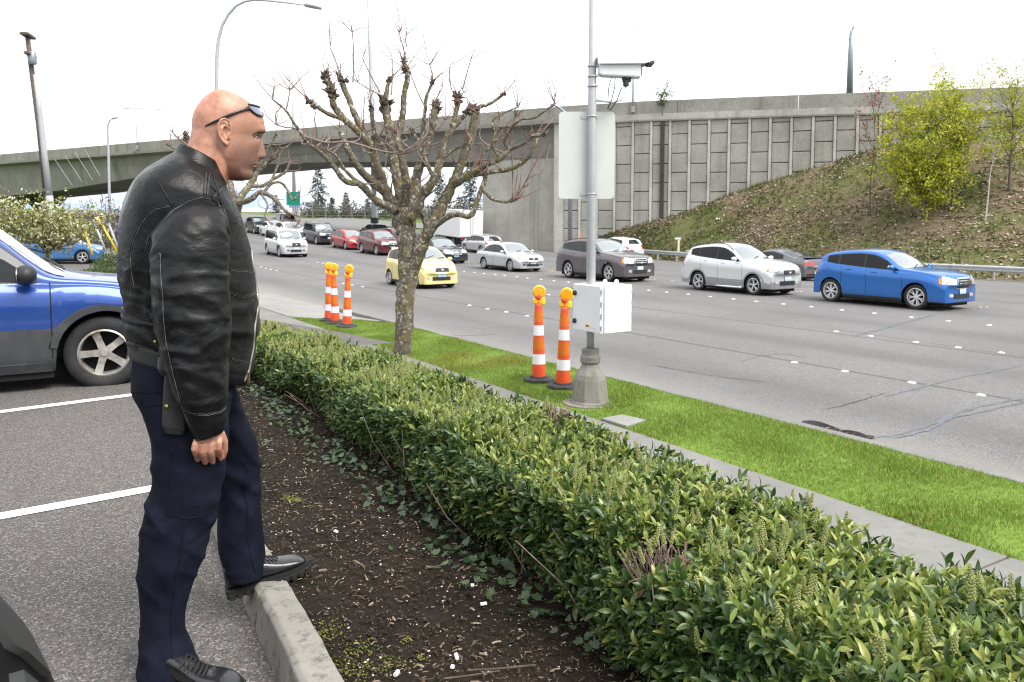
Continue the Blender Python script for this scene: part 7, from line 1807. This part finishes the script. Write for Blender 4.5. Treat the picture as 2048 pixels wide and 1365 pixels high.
bm = bmesh.new(); bm.from_mesh(me); bmesh.ops.recalc_face_normals(bm, faces=bm.faces); bm.to_mesh(me); bm.free()
man = link('person', me, None, M_SKIN)
md = man.modifiers.new('fuse', 'REMESH'); md.mode = 'VOXEL'; md.voxel_size = 0.0030; md.use_smooth_shade = True
sm = man.modifiers.new('soft', 'SMOOTH'); sm.factor = .5; sm.iterations = 2
dg = bpy.context.evaluated_depsgraph_get(); me2 = bpy.data.meshes.new_from_object(man.evaluated_get(dg)); man.modifiers.clear(); man.data = me2
me2.materials.clear(); me2.materials.append(M_SKIN)
tag(man, 'bald man in black leather jacket and navy trousers with one boot up on the kerb', 'person')
bm = bmesh.new(); bm.from_mesh(me2); bvh_skin = BVHTree.FromBMesh(bm); bm.free()

# --- clothes
def cloth(name, rings, mat, parent=man, cap=True):
    m = MB(); m.rings(rings, cap); return m.build(name, mat, parent, smooth=True)
jk = [(370, 306, 436, 338, TL - .01, .085), (348, 306, 446, 356, TL, .115), (318, 322, 453, 378, TL, .17), (285, 343, 461, 396, TL, .198), (262, 368, 469, 414, TL, .212), (247, 402, 479, 434, TL, .212), (239, 440, 489, 462, TL, .206), (235, 500, 502, 506, TL, .20),
      (235, 545, 511, 554, TL, .196), (240, 590, 517, 602, TL, .19), (242, 622, 518, 642, TL, .186), (237, 650, 513, 694, TL, .186), (246, 676, 506, 738, TL, .186), (254, 690, 493, 765, TL, .18)]
def dj(p, u, v):
    low = sstep(.45, .8, u); back = .5 - .5 * math.cos(2 * PI * (v + 0))      # v=.5 is his back
    a = folds(p, .0075, (9, 9, 5.5), 3.1) * (.35 + .9 * low) + folds(p, .006, (5, 5, 16), 7.7) * low
    if u > .80: a = a * .5 - .006 * sstep(.80, .83, u) + (.004 if u > .97 else 0)                    # waistband
    return a
jring = loft(jk, 120, 96, 2.5, disp=dj)
jacket = cloth('jacket', jring, M_LEATHER)
slv = [(398, 404, 436, 408, .03, .03), (366, 408, 447, 416, -.015, .07), (332, 430, 455, 436, -.045, .092), (303, 472, 458, 474, -.068, .098), (298, 531, 459, 531, -.080, .094), (301, 599, 461, 599, -.090, .090), (311, 655, 462, 652, -.098, .084),
       (321, 711, 459, 703, -.103, .078), (341, 775, 455, 758, -.106, .070), (360, 818, 453, 806, -.107, .060), (372, 842, 451, 826, -.107, .053), (380, 858, 449, 842, -.107, .050), (390, 879, 446, 860, -.107, .044)]
def ds(p, u, v):
    elbow = g(u, .55, .30); cuff = sstep(.84, .86, u)
    a = folds(p, .0065, (6, 6, 13), 1.3) * (.35 + 1.0 * elbow) + folds(p, .0035, (14, 14, 24), 5.1) * (.3 + elbow)
    return a * (1 - .5 * cuff) + (.0025 if cuff > .5 else 0)
sl1 = cloth('sleeve', loft(slv, 110, 64, 2.2, disp=ds), M_LEATHER, jacket)
sl2 = cloth('sleeve', loft(slv, 60, 40, 2.2, mirror=TL, disp=ds), M_LEATHER, jacket)
# stand-and-fall collar
def collar():
    R0 = loft([(357, 288, 440, 332, HL, .088), (350, 300, 446, 352, HL, .10), (338, 318, 452, 372, HL + .005, .128)], 14, 56, 2.1)
    inn = [[p + ((sum(r, Vector()) / len(r)) - p).normalized() * .007 for p in r] for r in R0]
    rr = [inn[-1]] + inn[::-1][1:] + R0
    return cloth('collar', rr, M_LEATHER, jacket, cap=False)
collar()
pants_disp = lambda p, u, v: folds(p + Vector((0, 0, (p.x * MF.x + p.y * MF.y) * .9)), .008, (4.5, 4.5, 7.5), 2.2) * (.5 + .8 * g(u, .5, .2) + .6 * g(u, .15, .12)) + folds(p + Vector((0, 0, (p.x * MF.x + p.y * MF.y) * -.7)), .0035, (9, 9, 17), 9.1) * (.15 + g(u, .55, .12) + 1.3 * g(u, .98, .08))
near = [(262, 688, 470, 736, .13, .165), (263, 735, 466, 768, .115, .162), (264, 780, 461, 800, .09, .15), (283, 826, 457, 835, .055, .125), (296, 872, 455, 877, .03, .108), (302, 928, 450, 930, .015, .100), (301, 978, 441, 976, .005, .094), (289, 1020, 434, 1013, 0, .090), (278, 1088, 418, 1083, 0, .086),
        (273, 1140, 394, 1148, 0, .080), (276, 1204, 374, 1204, 0, .074), (280, 1256, 372, 1250, -.008, .072), (276, 1295, 384, 1286, -.02, .076), (275, 1328, 391, 1302, -.03, .082), (273, 1350, 396, 1318, -.035, .087), (273, 1362, 398, 1326, -.035, .088)]
trousers = cloth('trousers', loft(near, 120, 64, 2.2, disp=pants_disp), M_TWILL)
far_ = [(300, 740, 470, 768, .17, .13), (345, 785, 480, 806, .21, .12), (378, 835, 497, 846, .255, .108), (402, 880, 515, 884, .285, .102), (420, 930, 519, 928, .31, .095), (428, 975, 520, 970, .322, .090), (434, 1040, 525, 1036, .315, .082), (437, 1100, 529, 1094, .302, .078), (446, 1138, 531, 1122, .295, .078), (453, 1160, 526, 1144, .292, .076)]
cloth('trouser_leg', loft(far_, 90, 48, 2.2, disp=pants_disp), M_TWILL, trousers)
# belt and gear
belt_r = loft([(255, 676, 480, 734, .14, .178), (256, 690, 479, 747, .14, .178), (257, 712, 477, 764, .138, .176)], 6, 64, 2.4)
belt = cloth('duty_belt', belt_r, M_NYLON, man)
m = MB(); m.rings(loft([(331, 722, 366, 730, -.045, .018), (326, 790, 372, 795, -.060, .022), (324, 852, 373, 858, -.068, .022), (330, 864, 366, 868, -.066, .020)], 10, 24, 5)); hol = m.build('holster', M_NYLON, belt, bevel=0)
m = MB(); m.rings(loft([(316, 712, 346, 716, -.035, .03), (314, 738, 344, 742, -.045, .03), (322, 750, 340, 752, -.045, .02)], 6, 16, 4)); m.build('pouch', M_BLACKP, belt)
# boots
def boot(pts_bot, l, half_w, parent, laces=True, hs=1.0):
    """pts_bot: heel and toe outline points of the sole in the photo"""
    h0, t0 = (MP(*pts_bot[0], l), MP(*pts_bot[1], l)) if l is not None else (at_z(*pts_bot[0], .002), at_z(*pts_bot[1], .002))
    ax = (t0 - h0); Lb = ax.length; ax.normalize(); LV = Vector((-ax.y, ax.x, 0)).normalized(); up = LV.cross(ax); up = -up if up.z < 0 else up
    st_ = [(-.01, .10, .030), (.02, .125, .034), (.12, .13, .036), (.25, .128, .036), (.36, .112, .037), (.48, .092, .040), (.60, .076, .046), (.74, .066, .049), (.86, .058, .045), (.95, .046, .034), (1.0, .028, .018)]
    st_ = [(a_, b2 * (hs if a_ < .7 else 1), c2) for a_, b2, c2 in st_]
    R = []
    for u, hgt, hwid in st_:
        c_ = h0 + ax * (u * Lb); ring = []
        for k in range(18):
            a = 2 * PI * k / 18; cs, sn = math.cos(a), math.sin(a)
            ring.append(c_ + LV * (hwid * half_w * math.copysign(abs(cs) ** .75, cs)) + up * (.022 + (hgt - .022) * (.5 + .5 * math.copysign(abs(sn) ** .8, sn))))
        R.append(ring)
    m = MB(); m.rings(R); bo = m.build('boot', M_BOOT, parent, smooth=True); sb = bo.modifiers.new('s', 'SUBSURF'); sb.levels = sb.render_levels = 1
    out_ = []
    for u, wv in ((-.03, .026), (.0, .036), (.12, .041), (.3, .041), (.45, .042), (.6, .050), (.75, .054), (.88, .050), (.97, .036), (1.03, .015)):
        out_.append((u, wv * half_w))
    ol = [h0 + ax * (u * Lb) + LV * wv for u, wv in out_] + [h0 + ax * (u * Lb) - LV * wv for u, wv in reversed(out_)]
    m = MB(); m.rings([[p for p in ol], [p + up * .014 for p in ol], [p + up * .016 - (p - (h0 + ax * Lb * .5)) * .015 for p in ol], [p + up * .030 - (p - (h0 + ax * Lb * .5)) * .008 for p in ol]]); so_ = m.build('sole', M_SOLE, bo)
    for i in range(11):
        u = .03 + .94 * i / 10; wv = float(np.interp(u, [q[0] for q in out_], [q[1] for q in out_]))
        for sg in (-1, 1):
            m = MB(); c_ = h0 + ax * (u * Lb) + LV * (sg * wv * .93) + up * .006
            m.box(c_, (Lb * .055, .022, .016), M=Matrix((ax, LV, up)).transposed()); m.build('tread', M_SOLE, bo)
    if laces:
        for i in range(6):
            u = .40 + .045 * i; hh = float(np.interp(u, [q[0] for q in st_], [q[1] for q in st_])) + .004
            c_ = h0 + ax * (u * Lb) + up * hh
            m = MB(); m.tube([c_ - LV * .032 - up * .012, c_ - LV * .015 + up * .003 + ax * .006, c_ + LV * .015 + up * .003 - ax * .006, c_ + LV * .032 - up * .012], .0035, 6); m.build('lace', M_NYLON, bo)
    return bo
boot([(302, 1366), (484, 1392)], None, 1.0, man, hs=.84)
boot([(458, 1192), (617, 1133)], .285, 1.0, man)
# seams and edges traced onto the cloth
def bvh_of(*objs):
    bm = bmesh.new()
    for o in objs:
        t_ = bmesh.new(); t_.from_mesh(o.data); mtmp = bpy.data.meshes.new('x'); t_.to_mesh(mtmp); t_.free(); bm.from_mesh(mtmp); bpy.data.meshes.remove(mtmp)
    t = BVHTree.FromBMesh(bm); bm.free(); return t
CAMP = Vector((0, 0, CAMZ))
def trace(name, pix, bvh, rad, mat, parent, lift=.001, n=5):
    pts = []
    for i in range(len(pix) - 1):
        for k in range(n): pts.append(Vector(pix[i]).lerp(Vector(pix[i + 1]), k / n))
    pts.append(Vector(pix[-1])); P_ = []
    for p in pts:
        d = ray(p.x, p.y).normalized(); h = bvh.ray_cast(CAMP, d)
        if h[0] is not None: P_.append(h[0] - d * lift)
    if len(P_) < 2: return None
    P2 = [P_[0]]
    for p in P_[1:]:
        if (p - P2[-1]).length < .12: P2.append(p)
    if len(P2) < 2: return None
    m = MB(); m.tube(P2, rad, 6); return m.build(name, mat, parent, smooth=True)
bj = bvh_of(jacket, sl1)
def seam(pix, both=True):
    trace('seam', pix, bj, .0026, M_LEATHER, jacket, .0005)
    trace('piping', [(x + 1.6, y + 2.2) for x, y in pix], bj, .0011, M_PIPING, jacket, .0010)
seam([(292, 336), (304, 349), (317, 364), (332, 390), (346, 415)])
seam([(288, 502), (294, 474), (305, 458), (317, 447), (346, 418), (376, 400), (402, 393), (422, 397), (443, 414), (453, 432), (458, 470)])
seam([(411, 344), (409, 368), (408, 391)]); seam([(418, 346), (415, 370), (413, 391)])
seam([(337, 411), (308, 417), (292, 430), (280, 448), (267, 473), (259, 507), (261, 542), (268, 580)])
seam([(319, 505), (320, 549), (324, 596), (325, 632), (330, 681), (342, 737), (361, 813), (378, 852)])
seam([(363, 819), (385, 828), (414, 829.6), (440, 823), (452, 813)])
seam([(241, 611), (256, 632), (279, 642), (312, 650)])
seam([(252, 683), (276, 691), (312, 702)])
seam([(460, 540), (485, 541), (510, 545)]); seam([(461, 587), (487, 594), (514, 585)]); seam([(462, 717), (485, 723), (503, 727)])
seam([(425, 350), (436, 378), (443, 410)])
seam([(422, 372), (440, 392)]); seam([(424, 395), (444, 372)])
trace('zipper', [(474, 410), (484, 430), (500, 482), (506, 530), (514, 582), (516, 615), (510, 650), (506, 700), (498, 740), (488, 764)], bj, .0042, M_STEELRIM, jacket, -.001)
for px, py in ((311, 684),): 
    h = bj.ray_cast(CAMP, ray(px, py).normalized())
    if h[0]: m = MB(); m.ball(h[0], .0065, 10, 6); m.build('snap', M_BRASS, jacket, smooth=True)
h = bj.ray_cast(CAMP, ray(494, 748).normalized())
if h[0]:
    m = MB(); m.box(h[0] + Vector((0.008, -.01, -.012)), (.007, .003, .036)); m.build('zipper_pull', M_BRASS, jacket)
bh = bvh_of(hol); h = bh.ray_cast(CAMP, ray(334, 813).normalized())
if h[0]: m = MB(); m.ball(h[0], .0075, 10, 6); m.build('snap', M_BRASS, hol, smooth=True)
bp = bvh_of(trousers, [o for o in trousers.children if o.name.startswith('trouser_leg')][0])
def pseam(pix): trace('seam', pix, bp, .0018, M_TWILL, trousers, .0006)
pseam([(343, 900), (340, 930), (336, 968), (331, 1028), (370, 1038), (400, 1034), (434, 1018)]); pseam([(370, 1042), (363, 1094), (350, 1172), (341, 1234), (344, 1330)])
pseam([(479, 917), (496, 938), (486, 968), (496, 1019), (493, 1070), (510, 1145)]); pseam([(264, 784), (300, 786), (330, 784)]); pseam([(276, 808), (300, 812), (330, 808)])
m_edge = trace('pocket_edge', [(384, 908), (398, 913), (414, 915), (432, 909), (449, 896)], bp, .0035, M_TWILL, trousers, .0)
# eye, brow
for sg in (-1, 1):
    q = w2loc(MP(514.5, 276.5, HL)); m = MB(); c_ = loc2w(q[0] - .0135, HL + sg * .031, q[2]); m.ball(c_, .0112, 14, 10)
    M_EYE = simple('eye_white_shaded', (0.30, 0.25, 0.22), 0.2, co='World'); ey = m.build('eye', M_EYE, man, smooth=True)  # eye white darkened in colour for the shade of its socket
    m = MB(); m.ball(c_ + Vector((MF.x, MF.y, 0)) * .0072 , .0062, 10, 8); m.build('iris', M_HAIR, ey, smooth=True)
    pts = []
    for px_, py_, ll in ((528, 266, .012), (524, 265, .022), (517, 266.5, .034), (510, 270.5, .046)):
        w3 = MP(px_, py_, HL); qf = w2loc(w3); o_ = loc2w(qf[0] + .1, HL + sg * ll, qf[2]); dd = loc2w(0, HL * 0 + sg * ll + HL, qf[2]) - o_
        hh = bvh_skin.ray_cast(o_, -Vector((MF.x, MF.y, 0))); 
        if hh[0]: pts.append(hh[0])
    if len(pts) > 1: m = MB(); m.tube(pts, [.0022, .0036, .0034, .0016][:len(pts)], 8, flat=.6); m.build('eyebrow', M_HAIR, man, smooth=True)
# lips; dark mouth, lid and nostril lines paint in the crease shade
M_LIP = simple('lip', (0.30, 0.105, 0.085), .5, co='World'); M_SHADE = simple('crease_shade', (0.06, 0.025, 0.02), .8, co='World')
trace('lip', [(506, 327.5), (511, 326), (516, 326)], bvh_skin, .0022, M_LIP, man, -.0008)
trace('lip', [(506, 332.5), (510, 334), (513, 334)], bvh_skin, .0026, M_LIP, man, -.0008)
trace('mouth_line', [(503, 330.5), (508, 329.6), (515, 329.6)], bvh_skin, .0011, M_SHADE, man, .0004)
trace('lid_shade', [(506, 276), (510, 272), (517, 271), (523, 274)], bvh_skin, .0014, M_SHADE, man, .0002)
trace('nostril', [(521, 315.5), (526, 315.5)], bvh_skin, .0018, M_SHADE, man, .0)
trace('eyebrow', [(505, 270.5), (511, 266), (519, 263.5), (527, 266)], bvh_skin, .0023, M_HAIR, man, .0004)
# sunglasses pushed up on the forehead
sg_root = empty('sunglasses', MP(470, 228, HL))
tag(sg_root, "black wraparound sunglasses pushed up on the bald man's forehead", 'sunglasses')
def on_head(px, py, sign, lift):
    w3 = MP(px, py, HL - .08); q = w2loc(w3); o_ = loc2w(q[0], HL + sign * .3, q[2]); h = bvh_skin.ray_cast(o_, LV * -sign)
    p = h[0] if h[0] else loc2w(q[0], HL + sign * .05, q[2]); return p + LV * (sign * lift)
def around(py, lift, n=18, span=100):
    """points round the front of the head at photo row py"""
    out_ = []; zc = MP(450, py, HL).z; c0 = w2loc(MP(455, py, HL))
    for i in range(n + 1):
        a = math.radians(-span / 2 + span * i / n); d = Vector((MF.x * math.cos(a) + ML.x * math.sin(a), MF.y * math.cos(a) + ML.y * math.sin(a), 0))
        c_ = loc2w(c0[0], HL, zc); h = bvh_skin.ray_cast(c_ + d * .4, -d); out_.append((h[0] if h[0] else c_ + d * .08) + d * lift)
    return out_
M_FRAME = simple('sunglass_frame', (0.010, 0.010, 0.011), 0.25, coat=.5, co='World')
for sign in (-1, 1):
    pts = [on_head(px, py, sign, lf) for px, py, lf in ((411, 251, .002), (430, 243, .006), (450, 234.5, .006), (470, 226, .006), (488, 219, .007), (500, 215, .009))]
    m = MB(); m.tube(pts, [.0022, .0038, .0045, .0045, .005, .006], 8, flat=1.0); o = m.build('temple_arm', M_FRAME, sg_root, smooth=True); o.matrix_parent_inverse = Matrix.Translation(-sg_root.location)
top_ = around(212, .011, 24, 98); bot = around(232, .006, 24, 88)
m = MB(); m.tube(top_, [.0036] * 25, 8); o = m.build('front_frame', M_FRAME, sg_root, smooth=True); o.matrix_parent_inverse = Matrix.Translation(-sg_root.location)
for a0, a1 in ((0, 11), (13, 24)):
    ti, bi = top_[a0:a1 + 1], bot[a0:a1 + 1]; n_ = len(ti); m = MB(); G = []
    for i in range(n_):
        e = (2 * i / (n_ - 1) - 1); dr = max(.18, math.sqrt(max(0, 1 - (e * .93) ** 2)))
        G.append([ti[i].lerp(bi[i], v * dr) for v in (0, .25, .5, .75, 1)])
    m.grid(G); o = m.build('lens', M_LENS, sg_root, smooth=True); s_ = o.modifiers.new('t', 'SOLIDIFY'); s_.thickness = .002; o.matrix_parent_inverse = Matrix.Translation(-sg_root.location)
    m = MB(); m.tube([r[-1] for r in G], .0024, 6); o = m.build('rim', M_FRAME, sg_root, smooth=True); o.matrix_parent_inverse = Matrix.Translation(-sg_root.location)
